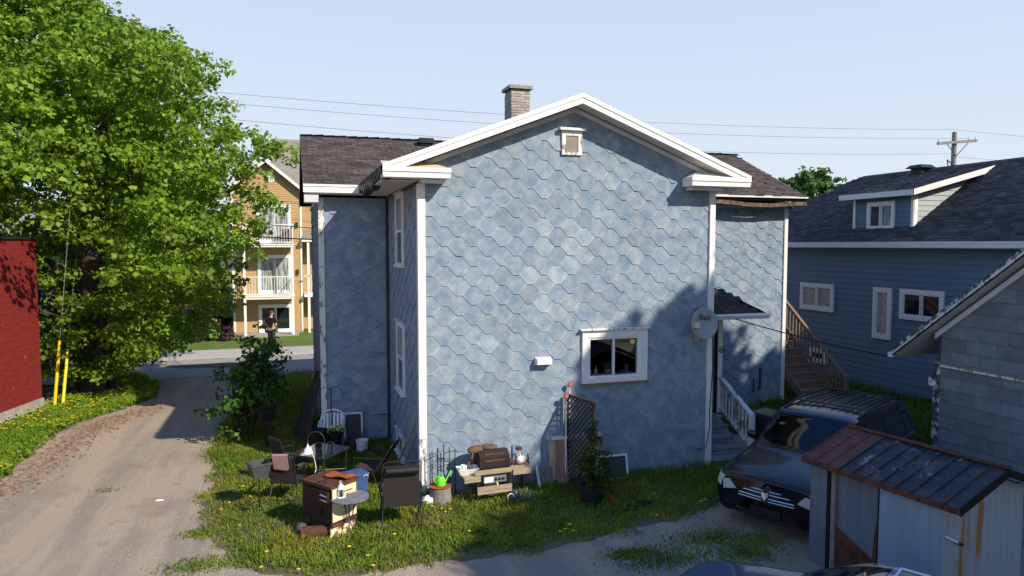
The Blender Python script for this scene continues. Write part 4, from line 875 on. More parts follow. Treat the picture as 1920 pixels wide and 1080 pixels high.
for k in range(4): MB().box((ar.x-.15,AY-.06,ar.z-.12+k*.07),(ar.x+.15,AY-.045,ar.z-.08+k*.07)).build('vent_slat', 'white_paint', ap)
def slider(zb, zt, blind):
    a, b = Q(483,500).x, Q(547,500).x
    window_at(ap, (0,AY-.02,0), (1,0,0), (0,-1,0), a, b, zb, zt, .14, 1, 'white_paint', blind, 'patio_door', .06)
d1 = Q(500,571).z; d2 = Q(500,478).z; d3 = Q(500,383).z
slider(.16,d1,['pane_glass','dark_glass']); slider(2.25,d2,['curtain','curtain']); slider(4.95,d3,['curtain','curtain'])
for kd, zd in enumerate((2.20,4.90)):
    x0, x1 = Q(459,551).x, Q(552,551).x; bal = MB().box((x0,AY-1.35,zd-.16),(x1,AY-.024,zd)).build('balcony', 'white_paint', ap)
    MB().box((x0-.03,AY-1.38,zd-.05),(x1+.03,AY-1.355,zd+.02)).build('edge_trim', 'white_paint', bal)
    MB().box((x0,AY-1.36,zd+.98),(x1,AY-1.30,zd+1.03)).build('rail', 'white_paint', bal); MB().box((x0,AY-1.35,zd+.08),(x1,AY-1.31,zd+.12)).build('rail', 'white_paint', bal)
    for k in range(19):
        x = x0+.05+k*(x1-x0-.1)/18; MB().box((x-.012,AY-1.342,zd+.121),(x+.012,AY-1.318,zd+.979)).build('baluster', 'white_paint', bal)
    for x in (x0,x1-.05):
        MB().box((x,AY-1.30,zd+.98),(x+.05,AY-.03,zd+1.03)).build('rail', 'white_paint', bal)
        for k in range(9): MB().box((x+.012,AY-1.2+k*.135,zd+.0),(x+.036,AY-1.176+k*.135,zd+.979)).build('baluster', 'white_paint', bal)
x0, x1 = Q(459,551).x, Q(552,551).x
for x in (x0+.02, x1-.14):
    MB().box((x,AY-1.34,.15),(x+.12,AY-1.22,2.04)).build('post', 'white_paint', ap); MB().box((x+.002,AY-1.338,2.202),(x+.118,AY-1.222,4.74)).build('post', 'white_paint', ap)
MB().box((x0-.1,AY-1.5,.08),(x1+.2,AY-.03,.16)).build('patio', 'concrete', ap)
for zz in (5.95,3.4): MB().cbox((Q(556,395).x,AY-.08,zz),(.12,.10,.26)).build('wall_lamp', 'black_metal', ap)
MB().cbox((-2.55,AY-.6,5.35),(.45,.4,.7)).build('chair', 'plank', ap)
# side porch roofs right of the bay
for zz in (5.2,): MB().poly([(gR+.05,AY-.4,zz),(2,AY-.4,zz),(2,AY+.9,zz+.55),(gR+.05,AY+.9,zz+.55)], [(0,1,2,3)]).build('porch_roof', 'roof_tan', ap); MB().box((gR+.02,AY-.44,5.03),(2,AY-.405,5.2)).build('porch_fascia', 'white_paint', ap)
for zd in (2.2,): MB().box((gR+.1,AY-.4,zd-.15),(2,AY+.87,zd)).build('porch_floor', 'white_paint', ap); MB().box((gR+.1,AY-.38,zd+.95),(2,AY-.33,zd+1.0)).build('rail', 'white_paint', ap)
for x in (gR+.28,): MB().box((x,AY-.38,.1),(x+.13,AY-.25,5.02)).build('post', 'white_paint', ap)
for k in range(10): MB().box((gR+.48+k*.11,AY-.365,2.2),(gR+.505+k*.11,AY-.345,3.15)).build('baluster', 'white_paint', ap)
# ---- pale house glimpsed behind the maple
wh = thing('white_house', 'pale sided house across the street behind the maple', 'house', (-17.5,33,0))
MB().box((-6,0,0),(6,8,4.4)).build('wall', 'far_white', wh); MB().poly([(-6.5,-.5,4.4),(6.5,-.5,4.4),(6.5,4,7.2),(-6.5,4,7.2),(6.5,8.5,4.4),(-6.5,8.5,4.4)], [(0,1,2,3),(3,2,4,5),(0,3,5),(1,4,2)]).build('roof', 'roof_tan', wh)
for x in (-4,-1,3): window_at(wh, (0,-.01,0), (1,0,0), (0,-1,0), x, x+1.3, 1.2, 2.6, .1, 1)
# ---- metal shed: long wall faces -x, gable end faces -y
e1, e2 = G(1513,850,1.66), G(1807,947,1.66); SX = (e1.x+e2.x)/2; sy1, sy0 = e1.y, e2.y; SW = 1.76
sh = thing('metal_shed', 'rusty corrugated metal shed with a patched dark roof', 'shed', (SX+.16,sy0+.28,0), math.atan2(-(e1.x-e2.x), (sy1-sy0)))
L = math.hypot(e1.x-e2.x, sy1-sy0)-.42; zs = 1.62; zr_ = 1.98
def corr(name, p0, p1, z0, z1, m, n=None, top=None, amp=.012, off=Vector((0,0,0))):
    """ribbed sheet from p0 to p1"""
    p0, p1 = Vector(p0), Vector(p1); d = p1-p0; nn = Vector((d.y,-d.x,0)).normalized(); k = n or max(6,int(d.length/.095)); mb = MB(); pr = None
    for i in range(k*4+1):
        f = i/(k*4); a = amp*(1 if i % 4 in (1,2) else 0); p = p0+d*f+nn*a; t = z1 if top is None else top(f); c = (Vector((p.x,p.y,z0)),Vector((p.x,p.y,t)))
        if pr: mb.poly([pr[0],c[0],c[1],pr[1]], [(0,1,2,3)])
        pr = c
    return mb.build(name, m, sh)
MB().box((.04,.02,0),(SW-.02,L-.02,zs-.04)).build('frame', 'dark', sh)
corr('wall_sheet', (.0,L-.40,0), (.0,.86,0), .0, zs-.10, 'shed_metal', n=4, amp=.014)
MB().poly([(-.017,1.60,.02),(-.017,.88,.02),(-.017,.88,.42),(-.017,1.60,.74)], [(0,1,2,3)]).build('rust_patch', 'rust', sh); MB().poly([(-.0175,.96,.44),(-.0175,.885,.42),(-.0175,.885,.98),(-.0175,.91,1.0)], [(0,1,2,3)]).build('rust_patch', 'rust', sh)
corr('wall_sheet', (-.03,L+.06,0), (-.03,L-.24,0), 0, zs-.02, 'shed_metal', n=2); MB().box((-.05,L-.40,0),(.03,L-.33,zs-.02)).build('door_rail', 'grey_wood', sh); MB().box((-.045,L-.31,0),(.03,L-.25,zs-.02)).build('door_rail', 'dark', sh)
corr('door_sheet', (-.05,.84,0), (-.025,-.02,0), 0, zs-.05, 'shed_pale', n=5, amp=.01)
MB().box((-.03,.86,zs-.10),(.0,L-.41,zs-.03)).build('track', 'white_peel', sh)
MB().box((-.045,.84,0),(.02,.87,zs-.03)).build('post', 'dark', sh)
corr('end_wall', (-.01,-.01,0), (SW,-.01,0), 0, 0, 'shed_rusty', n=12, top=lambda f: zs-.07+.30*(1-abs(2*f-1)), amp=.012)
rs1 = [(-.13,zs),(SW/2,zr_),(SW+.13,zs)]; nP = 11; y0, y1 = -.30, L+.14
for s in (0,1):
    a, b = rs1[s], rs1[s+1]
    for k in range(nP):
        ya = y0+(y1-y0)*k/nP; yb = y0+(y1-y0)*(k+1)/nP; m = MB(); h = .014
        A1, B1 = Vector((a[0],0,a[1])), Vector((b[0],0,b[1]))
        m.poly([A1+Vector((0,ya+.004,0)),B1+Vector((0,ya+.004,0)),B1+Vector((0,yb-.02,0)),A1+Vector((0,yb-.02,0)),A1+Vector((0,yb-.014,.022)),B1+Vector((0,yb-.014,.022)),A1+Vector((0,yb,.022)),B1+Vector((0,yb,.022)),A1+Vector((0,yb+.003,0)),B1+Vector((0,yb+.003,0))], [(0,1,2,3),(3,2,5,4),(4,5,7,6),(6,7,9,8)] if s == 1 else [(3,2,1,0),(4,5,2,3),(6,7,5,4),(8,9,7,6)])
        m.build('roof_panel', 'roof_rust' if k > 7 else 'roof_dark', sh)
MB().bar((-.14,y0,zs-.03),(-.14,y1,zs-.03),.03,.075).build('eave_trim', 'rust', sh); MB().bar((SW/2,y0,zr_+.02),(SW/2,y1,zr_+.02),.10,.02).build('ridge_trim', 'rust', sh)
for a, b in ((rs1[0],rs1[1]),(rs1[1],rs1[2])): MB().bar((a[0],y0+.01,a[1]-.045),(b[0],y0+.01,b[1]-.045),.02,.10).build('gable_trim', 'dark', sh)
MB().tube([(.02,-.05,1.16),(.30,-.05,1.02)],.014,6).build('handle_bar', 'white_plastic', sh); MB().tube([(.26,-.05,1.04),(.36,-.05,.99)],.022,6).build('grip', 'black_plastic', sh)
# ================================================================ TREES AND GREENERY
def leaf_cloud(centers, n_leaf, size, spread, up=.5, seed=1, tint=(.7,1.35), drop=.0):
    """centers (k,4): clump centre + outward weight centre; returns a mesh of diamond leaves gathered in clumps"""
    r = np.random.default_rng(seed); k = len(centers); n = k*n_leaf
    C = np.repeat(centers, n_leaf, 0); d = r.normal(size=(n,3)); d /= np.linalg.norm(d,axis=1)[:,None]+1e-9
    P = C + d*(spread*(r.random((n,1))**.5))*np.array([1,1,.62]); P[:,2] -= drop*np.abs(d[:,0])
    nr = d*.75 + r.normal(size=(n,3))*.55; nr[:,2] += up; nr /= np.linalg.norm(nr,axis=1)[:,None]
    t = np.cross(nr, r.normal(size=(n,3))); t /= np.linalg.norm(t,axis=1)[:,None]+1e-9; b = np.cross(nr,t)
    s = size*(.65+.7*r.random((n,1)))
    v = np.stack([P-t*s*.5, P-b*s*.42+nr*s*.06, P+t*s*.5-nr*s*.12, P+b*s*.42+nr*s*.06],1).reshape(-1,3)
    q = np.arange(n)[:,None]*4; F = np.concatenate([np.concatenate([q,q+1,q+2],1), np.concatenate([q,q+2,q+3],1)])
    tc = np.repeat(r.uniform(*tint,size=(k,1)), n_leaf, 0)*(.8+.4*r.random((n,1))); yel = r.random((n,1))*.35
    T = tc*np.array([[1,1,1]])+yel*np.array([[.35,.22,0]]); return v, F, np.concatenate([T,T])
def limb_tree(root, base_r, forks, mat_='bark'):
    for name, pts, r0, r1 in forks: 
        m = MB(); n = len(pts); m.tube(pts, [r0+(r1-r0)*i/(n-1) for i in range(n)], 9); m.build(name, mat_, root, True)
def crown_points(n, prof, cx, cy, seed, inner=.25, z0=0, lump=.13):
    """prof: list of (z, radius) silhouette; points biased to the outer shell with lumps"""
    r = np.random.default_rng(seed); zs = np.array([p[0] for p in prof]); rs = np.array([p[1] for p in prof]); out = []
    w = rs/rs.sum()
    while len(out) < n:
        z = r.uniform(zs[0], zs[-1]); R = np.interp(z, zs, rs)
        if r.random() > R/rs.max()+.1: continue
        a = r.uniform(0,2*np.pi); lm = 1+lump*(np.sin(a*5+z*1.3+seed)+np.sin(a*3-z*2.1))*.5+lump*r.normal()*.5
        f = 1-inner*3*r.random()**2 if r.random() < .75 else r.random()**.5
        rr = R*max(0,f)*lm; out.append((cx+rr*np.cos(a), cy+rr*np.sin(a), z+r.normal()*.15))
    return np.array(out)
def maple(name, label, base, prof, seed, n, nl, size, spread, trunk_r, limbs, m='leaf', group=None, tint=(.65,1.35), off=(0,0), cut=None, lump=.13):
    t = thing(name, label, 'tree', base, 0, group)
    H = prof[-1][0]; tr = MB(); tr.tube([(0,0,-.1),(.03,.02,.5),(0,.05,1.6),(.1,0,H*.35),(.05,.1,H*.6),(0,0,H*.85)], [trunk_r*1.35,trunk_r,trunk_r*.85,trunk_r*.7,trunk_r*.35,.04], 12); tro = tr.build('trunk', 'bark', t, True)
    r = random.Random(seed)
    for k in range(limbs):
        a = r.uniform(0,6.28); z0 = r.uniform(.14,.6)*H; z1 = z0+r.uniform(.1,.25)*H; R = np.interp(z1,[p[0] for p in prof],[p[1] for p in prof])*.62
        MB().tube([(0,.03,z0),(off[0]*.4+math.cos(a)*R*.4,off[1]*.4+math.sin(a)*R*.4,z0+(z1-z0)*.55),(off[0]+math.cos(a)*R,off[1]+math.sin(a)*R,z1)], [trunk_r*.42,trunk_r*.22,.02], 7).build('limb', 'bark', t, True)
    C = crown_points(n, prof, off[0], off[1], seed, lump=lump); C = C if cut is None else C[cut(C+np.array(base))]; V, F, T = leaf_cloud(C, nl, size, spread, seed=seed, tint=tint)
    o = np_mesh('crown', V, F, m, t, T); o['kind'] = 'stuff'; return t
tb = G(172,738)
# big maple: silhouette radii measured against the photograph
mp = maple('maple_tree', 'large leafy maple tree between the brick building and the driveway', (tb.x,tb.y,0), [(.7,2.6),(2.0,4.3),(3.4,5.3),(4.7,6.1),(5.9,6.15),(7.1,6.15),(8.6,5.8),(10.2,5.1),(11.3,4.2),(12.2,2.7),(13.2,1.5),(14.0,.5)], 5, 3500, 46, .155, .46, .33, 16, tint=(.8,1.5), off=(-1.38,.44), lump=.20, cut=lambda Q: ~((Q[:,1] < 11.3) & (Q[:,2] < 5.3) & (Q[:,0] < -7.6)) & ~((Q[:,1] < 9.6) & (Q[:,2] < 6.5) & (Q[:,0] < -7.5)))
for k, (dx, dy) in enumerate(((-.5,.15),(.55,.1),(.3,-.35))): MB().tube([(dx,dy,-.1),(dx*1.3,dy*1.3,1.5),(dx*2.6,dy*2.2,4.2)], [.17,.14,.07], 9).build('trunk', 'bark', mp, True)
# shade trees east of the yard, behind the garage (their shadow covers the right side)
def ell(zc, R, C): return [(zc+C*math.sin(a), max(.15, R*math.cos(a))) for a in np.linspace(-1.45, 1.45, 11)]
maple('shade_tree', 'tall leafy tree standing right behind the grey garage', (17.0,-12.0,0), ell(10,5.75,4.25), 3, 2100, 22, .52, .75, .3, 8, 'leaf_dark', 'trees behind the garage')
maple('shade_tree', 'broad leafy tree beside the far end of the grey garage', (23.0,-9.5,0), ell(10,4.0,4.4), 6, 620, 24, .38, .8, .26, 8, 'leaf_dark', 'trees behind the garage')
maple('shade_tree', 'leafy tree in the open yard beyond the metal shed', (13.6,-16.6,0), ell(9,4.9,4.0), 9, 1700, 22, .5, .75, .26, 8, 'leaf_dark', 'trees behind the garage')
# trees far beyond the dark blue house
maple('far_tree', 'bushy tree rising behind the dark blue house', (35.5,31,0), [(2,2),(4,3.2),(6.5,3.6),(8.8,2.6),(10.3,1.0)], 12, 420, 16, .42, .7, .25, 6, 'leaf_dark', None, (.6,1.2))
maple('far_tree', 'lower bright green tree below the bushy one by the dark blue house', (30.0,29,0), [(1,1.5),(3,2.6),(5,2.6),(6.6,1.3)], 13, 260, 16, .38, .6, .2, 5, 'leaf', None, (.8,1.4))
mat('leaf_purple', (.06,.028,.03), rough=.6, tint=True, sub=.25)
maple('plum_shrub', 'dark purple leaved shrub at the edge of the flats lawn', (-6.6,27.6,0), [(.3,.8),(1.2,1.4),(2.2,1.3),(3.0,.6)], 14, 120, 16, .2, .4, .07, 4, 'leaf_purple')
maple('background_tree', 'shady tree on the bank left of the flats', (-10.5,30,0), [(1.5,1.5),(3,3.0),(5,3.4),(7,2.6),(8.6,1.0)], 15, 380, 16, .36, .7, .2, 6, 'leaf_dark')
# lilac bush by the driveway
bb = G(462,826)
lb = thing('lilac_bush', 'loose green bush standing between driveway and patio', 'bush', (bb.x,bb.y,0))
for k in range(9):
    a = k*.7; r = random.uniform(.25,.7); MB().tube([(.12*math.cos(a),.12*math.sin(a),0),(r*.5*math.cos(a),r*.5*math.sin(a),.9),(r*math.cos(a)+.25,r*math.sin(a),random.uniform(1.5,2.2))], [.022,.016,.006], 6).build('stem', 'bark', lb, True)
C = np.concatenate([crown_points(92, [(.35,.5),(.8,.85),(1.25,.95),(1.6,.75),(1.9,.55)], -.05, 0, 41, .5), crown_points(70, [(1.2,.5),(1.7,.7),(2.2,.62),(2.55,.25)], .45, .1, 42, .5)])
V, F, T = leaf_cloud(C, 22, .105, .24, seed=43, tint=(.55,1.3)); o = np_mesh('foliage', V, F, 'leaf_dark', lb, T); o['kind'] = 'stuff'
# low shrubs and hostas on the flats lawn
for k, (px, py, s, mm, lab) in enumerate(((357,632,.55,'leaf','round light green shrub in the planted bed'),(378,636,.5,'leaf_dark','dark green shrub in the middle of the planted bed'),(404,637,.5,'hosta','pale variegated hosta in the planted bed'),(424,640,.38,'leaf_purple','small reddish shrub at the end of the planted bed'))):
    g = FY(px, py, 24.2 if k else 24.4); t = thing('garden_shrub', lab, 'shrub', (g.x,g.y,.1)); C = crown_points(26, [(.05,s*.8),(.25,s),(.5,s*.7),(.62,s*.3)], 0, 0, 50+k); V, F, T = leaf_cloud(C, 14, .13, .2, seed=60+k, tint=(.8,1.4)); o = np_mesh('foliage', V, F, mm, t, T); o['kind'] = 'stuff'
# ---------------------------------------------------------------- grass
def not_house(P):
    m = ~((P[:,0] > -.03) & (P[:,0] < 6.42) & (P[:,1] > -.03)); return m & ~((P[:,0] > XL-.03) & (P[:,0] < XR+.03) & (P[:,1] > SB-.03) & (P[:,1] < YB))
lp_ = np.array([tuple(q) for q in LAWN]); lo_, hi_ = lp_.min(0)-.8, lp_.max(0)+.2; P = lo_+rng.random((420000,2))*(hi_-lo_); P = P[not_house(P)]; ins = in_poly(P, lp_); ed = edge_dist(P, lp_); sd_ = np.where(ins, ed, -ed)+.45*(vnoise(P,1.7,44)-.5)+.25*(vnoise(P,5,45)-.5); m_ = sd_ > -.25; P = P[m_]; sd_ = sd_[m_]
den = np.clip((sd_+.22)/.55,0,1)**1.5*(.35+.9*vnoise(P,1.1,2)) ; near = np.clip(1.6-np.abs(P[:,1]+.5)/14,.25,1); keep = rng.random(len(P)) < den*near; P = P[keep]; n = len(P)
hgt = (.035+.075*rng.random(n))*(.6+.9*vnoise(P,1.7,5)); wallp = np.exp(-np.maximum(0,np.minimum(np.abs(P[:,1]+.12),np.abs(P[:,1]-4.1)))/.35)*(P[:,0] > -1.7); hgt *= 1+.9*wallp
hgt = np.where((P[:,1] > 5)&(P[:,0] < -1.7), hgt*1.9, hgt)
blades('lawn_grass', P, hgt, .010+.012*rng.random(n), grass_tint(P), .9, .004, label='uneven green and yellowing grass around the patio and house')
P, poly = sample(VERGE, 90000); ed = edge_dist(P, poly); P = P[rng.random(len(P)) < np.clip(ed/.35,0,1)*(.4+.8*vnoise(P,1.5,8))]; n = len(P)
blades('verge_grass', P, (.07+.13*rng.random(n)), .014+.022*rng.random(n), grass_tint(P,.2,21)*np.array([[.85,1.1,.8]]), 1.1, .004, label='lush weedy grass on the verge below the brick wall')
P, poly = sample(YARD_R, 60000); n = len(P); P = P[rng.random(n) < .75]; n = len(P)
blades('side_grass', P, (.08+.22*rng.random(n)), .02+.02*rng.random(n), grass_tint(P,.3,31)*.8, .8, .004, label='long grass at the foot of the dark blue house')
# tufts scattered on the gravel
pc = [(1330,1010,.8),(1400,1040,.6),(1240,1050,.7),(1180,1040,.4),(1420,1015,.5),(400,930,.3),(385,1000,.35),(380,1060,.5),(640,860,.0),(205,920,.04)]
A = []
for px, py, s in pc:
    g = G(px,py); A.append(np.array([g.x,g.y])+rng.normal(size=(int(1500*s),2))*np.array([.55,.28])*max(s,.3))
P = np.concatenate(A); n = len(P); blades('gravel_tufts', P, .02+.05*rng.random(n), .012+.01*rng.random(n), grass_tint(P,.4,17), 1.0, 0.0, label='thin grass tufts growing through the gravel')
# broad weeds and dandelions
def flowers(name, P, h, s, label):
    V = []; F = []; T = []
    for (x,y), hh in zip(P, h):
        b = len(V); k = 7; V.append((x,y,hh+s*.35)); r = s*random.uniform(.7,1.2)
        for i in range(k): a = i*6.283/k; V.append((x+r*math.cos(a),y+r*math.sin(a),hh))
        for i in range(k): F.append((b,b+1+i,b+1+(i+1)%k)); T.append((1,random.uniform(.85,1.05),1))
    return stuff(np_mesh(name, np.array(V), np.array(F), 'petal', None, np.array(T)), label, 'flowers')
P, poly = sample(VERGE, 1500); P = P[vnoise(P,1.1,4) > .5][:260]; flowers('verge_dandelions', P, .13+.12*rng.random(len(P)), .034, 'yellow dandelions dotted over the weedy verge')
fp = [(455,915),(463,925),(470,935),(430,945),(415,958),(500,1040),(462,955),(560,1073),(610,990),(740,1005),(810,955),(828,958),(835,965),(1060,995),(1075,1000),(1050,1003),(1068,990),(1227,930),(1315,942),(1322,940),(1232,972),(490,1068),(700,1068),(690,1048),(655,1030),(845,960),(880,1000)]
P = np.array([[G(x,y+6).x, G(x,y+6).y] for x,y in fp]); flowers('lawn_dandelions', P, .09+.04*rng.random(len(P)), .03, 'scattered yellow dandelions in the lawn')
wp, _ = sample(VERGE, 1600); C = np.concatenate([wp, (.05+.08*rng.random(len(wp)))[:,None]], 1); V, F, T = leaf_cloud(C, 7, .10, .09, .9, 71, (.8,1.4)); stuff(np_mesh('verge_weeds', V, F, 'leaf', None, T), 'broad leaved weeds among the verge grass', 'weeds')
wp, _ = sample(LAWN, 2600); wp = wp[not_house(wp)]; wp = wp[vnoise(wp,.9,6) > .52]; C = np.concatenate([wp, (.02+.05*rng.random(len(wp)))[:,None]], 1); V, F, T = leaf_cloud(C, 7, .055, .07, .9, 72, (.7,1.3)); stuff(np_mesh('lawn_weeds', V, F, 'leaf', None, T), 'patches of clover and low weeds in the lawn', 'weeds')
gx = [(1436,745),(1425,750),(1448,748)]; C = np.array([[G(x,y+14).x+random.gauss(0,.3), G(x,y+14).y+random.gauss(0,.12), random.uniform(.05,.3)] for x,y in gx for _ in range(14)]); V, F, T = leaf_cloud(C, 14, .10, .18, .6, 73, (.7,1.3)); stuff(np_mesh('wall_weeds', V, F, 'leaf', None, T), 'tall weeds against the shingled wing wall', 'weeds')
# bark chips and pebbles
e = [G(x,y) for x,y in ((-40,935),(60,868),(130,815),(200,785),(270,762))]; A = []
for a, b in zip(e[:-1], e[1:]):
    f = rng.random((700,1)); A.append(np.array([[a.x,a.y]])*(1-f)+np.array([[b.x,b.y]])*f+rng.normal(size=(700,2))*np.array([.28,.28])+np.array([[.25,-.2]]))
P = np.concatenate(A)
def bits(name, P, s0, s1, mt, tint, label, flat=.4):
    n = len(P); a = rng.random(n)*6.28; s = s0+(s1-s0)*rng.random(n)**2; asp = .3+.7*rng.random(n) if mt == 'chip' else .7+.3*rng.random(n); d = np.stack([np.cos(a),np.sin(a)],1)*s[:,None]; e_ = np.stack([-np.sin(a),np.cos(a)],1)*(s*asp)[:,None]; hz = s*flat
    v = np.zeros((n,5,3)); v[:,0,:2] = P-d; v[:,1,:2] = P-e_; v[:,2,:2] = P+d; v[:,3,:2] = P+e_; v[:,4,:2] = P+d*.1; v[:,:4,2] = .001; v[:,4,2] = hz
    b = np.arange(n)[:,None]*5; F = np.concatenate([np.concatenate([b+i,b+(i+1)%4,b+4],1) for i in range(4)]); T = np.tile(tint,(4,1)); return stuff(np_mesh(name, v.reshape(-1,3), F, mt, None, T), label, 'debris')
n = len(P); bits('bark_chips', P, .02,.07,'chip', (.5+rng.random((n,1))*1.1)*np.array([[1,.95,.92]]), 'strip of brown bark chips beside the verge', .5)
P = np.stack([rng.uniform(-9,9,26000), rng.uniform(-9,13,26000)],1); P = P[~in_poly(P,np.array([tuple(q) for q in LAWN])) & not_house(P)]; n = len(P); bits('gravel', P, .006,.024,'pebble',(.6+.9*rng.random((n,1)))*np.array([[1,.97,.93]]),'loose gravel stones on the driveway')
wl_ = [(183,879),(415,837),(465,805),(428,923),(446,945),(503,842)]
for px, py in ((505,842),): pass
for k, (px, py) in enumerate(((299,939),)):
    g = G(px,py); tag(MB().poly([(-.07,-.03,.006),(.06,-.04,.006),(.08,.03,.012),(-.05,.04,.02)], [(0,1,2,3)]).build('paper_scrap', 'white_plastic'), 'white paper scrap lying on the gravel driveway', 'litter').location = (g.x,g.y,0)
# ================================================================ YARD THINGS
def place(o, px, py, rz=None):
    g = G(px, py); o.location = (g.x, g.y, 0)
    if rz is not None: o.rotation_euler = (0,0,rz)
    return o
# yellow guy-wire guards by the maple
for k, (b, t, lab) in enumerate((((102,765),(112,638),'upright yellow plastic guy wire guard by the maple trunk'),((107,766),(127,655),'tilted yellow plastic guy wire guard crossing the upright one'))):
    p = G(*b)+Vector((.1*k,.15*k,0)); q = FY(t[0],t[1],p.y+(.1 if k == 0 else .7)); gd = thing('guy_wire_guard', lab, 'guy guard', p, 0, 'yellow guards on the guy wires'); q = q-p
    MB().tube([(0,0,0),tuple(q)],.045,10).build('tube', 'yellow_guard', gd, True); MB().tube([tuple(q*.99),tuple(q*4.2)],.008,5).build('wire', 'wire_grey', gd)
# plant stands
def plant_stand(name, label, px, py, h, pot, matp, kind):
    g = G(px,py); t = thing(name, label, 'plant stand', g, math.radians(20), 'plant stands on the lawn'); w = pot
    if kind == 0:
        MB().tube([(0,0,0),(0,0,h-.28)],.014,8).build('pole', 'black_metal', t, True)
        for k in range(3):
            a = k*2.09+.5; MB().tube([(0,0,.16),(math.cos(a)*.10,math.sin(a)*.10,.12),(math.cos(a)*.26,math.sin(a)*.26,.01),(math.cos(a)*.30,math.sin(a)*.30,.03)],.008,6).build('foot', 'black_metal', t, True)
        for k in range(4):
            a = k*1.57+.78; MB().tube([(0,0,h-.30),(math.cos(a)*.20,math.sin(a)*.20,h-.26),(math.cos(a)*.25,math.sin(a)*.25,h-.12)],.007,6).build('prong', 'black_metal', t, True)
    else:
        for k in range(6):
            a = k*1.047; MB().tube([(math.cos(a)*.03,math.sin(a)*.03,0),(math.cos(a)*.05,math.sin(a)*.05,h*.45),(math.cos(a)*w*.46,math.sin(a)*w*.46,h-.06)],.008,6).build('rod', 'black_metal', t, True)
        for z, r in ((h-.22,w*.36),(h-.04,w*.52)): MB().tube([(math.cos(a)*r,math.sin(a)*r,z) for a in np.linspace(0,6.283,15)],.007,6,False).build('ring', 'black_metal', t, True)
    m = MB(); b, tp = w*.36, w*.5; z0, z1 = h-.27, h
    m.poly([(-b,-b,z0),(b,-b,z0),(b,b,z0),(-b,b,z0),(-tp,-tp,z1),(tp,-tp,z1),(tp,tp,z1),(-tp,tp,z1),(-tp*.9,-tp*.9,z1),(tp*.9,-tp*.9,z1),(tp*.9,tp*.9,z1),(-tp*.9,tp*.9,z1),(-b,-b,z0+.05),(b,-b,z0+.05),(b,b,z0+.05),(-b,b,z0+.05)],
      [(0,3,2,1),(0,1,5,4),(1,2,6,5),(2,3,7,6),(3,0,4,7),(4,5,9,8),(5,6,10,9),(6,7,11,10),(7,4,8,11),(8,9,13,12),(9,10,14,13),(10,11,15,14),(11,8,12,15),(12,13,14,15)]); m.build('planter', matp, t)
    rim = MB(); rim.box((-tp-.012,-tp-.012,z1-.035),(tp+.012,-tp+.004,z1+.004)); rim.box((-tp-.012,tp-.004,z1-.035),(tp+.012,tp+.012,z1+.004)); 
    MB().box((-tp-.012,-tp-.012,z1-.035),(tp+.012,-tp-.001,z1+.004)).build('rim', matp, t); MB().box((-tp-.012,-tp,z1-.035),(-tp-.001,tp,z1+.004)).build('rim', matp, t)
    return t
plant_stand('plant_stand', 'slim pole stand holding an empty square grey planter', 487,953,.87,.36,'grey_plastic',0)
plant_stand('plant_stand', 'wire cone stand holding a square black planter by the bush', 501,838,.93,.36,'black_plastic',1)
# shepherd hooks
def crook(a0, r, z, s, n=12, turn=1.15): return [(s*(r-r*math.cos(t)), 0, z+r*math.sin(t)) for t in np.linspace(0, math.pi*turn, n)]
sh1 = thing('shepherd_hook', 'tall thin black shepherd hook standing in front of the old stove', 'garden hook', G(611,1003), math.radians(-17))
hz = 1.62; MB().tube([(0,0,0),(0,0,hz)]+crook(0,.14,hz,-1)[1:],.008,7).build('rod', 'black_metal', sh1, True); MB().tube([(0,0,hz-.12)]+[(x,0,z) for x,y,z in crook(0,.09,hz-.12,1,10,1.0)]+[(.20,0,hz-.15),(.17,0,hz-.19),(.15,0,hz-.16)],.006,6).build('side_hook', 'black_metal', sh1, True); MB().bar((-.1,0,.12),(.1,0,.12),.012,.012).build('foot_bar', 'black_metal', sh1)
la = Vector(sh1.location)+Matrix.Rotation(math.radians(-17),3,'Z')@Vector((-.275,0,hz-.08)); lt = thing('hanging_lamp', 'small white bell shaded lamp hanging from the shepherd hook', 'lamp', la)
MB().lathe([(.012,0),(.02,-.03),(.05,-.06),(.085,-.14),(.078,-.14),(.045,-.065),(.01,-.04)],16).build('shade', 'white_plastic', lt, True); MB().tube([(0,0,.0),(0,0,.06)],.006,6).build('loop', 'white_plastic', lt); MB().tube([(.05,.0,-.10),(.10,.02,-.25),(.13,.05,-.42),(.11,.05,-.5)],.006,6).build('cord', 'white_plastic', lt, True)
hk = G(622,846); sh2 = thing('shepherd_hook', 'black double shepherd hook near the white plastic chair', 'garden hook', hk, math.radians(-17)); z = 1.50
MB().tube([(0,0,0),(0,0,z)],.013,8).build('rod', 'black_metal', sh2, True)
for s in (-1,1): MB().tube([(0,0,z-.06),(s*.04,0,z+.0),(s*.14,0,z+.03),(s*.22,0,z-.01),(s*.26,0,z-.09),(s*.30,0,z-.12),(s*.33,0,z-.07)],.008,7).build('arm', 'black_metal', sh2, True)
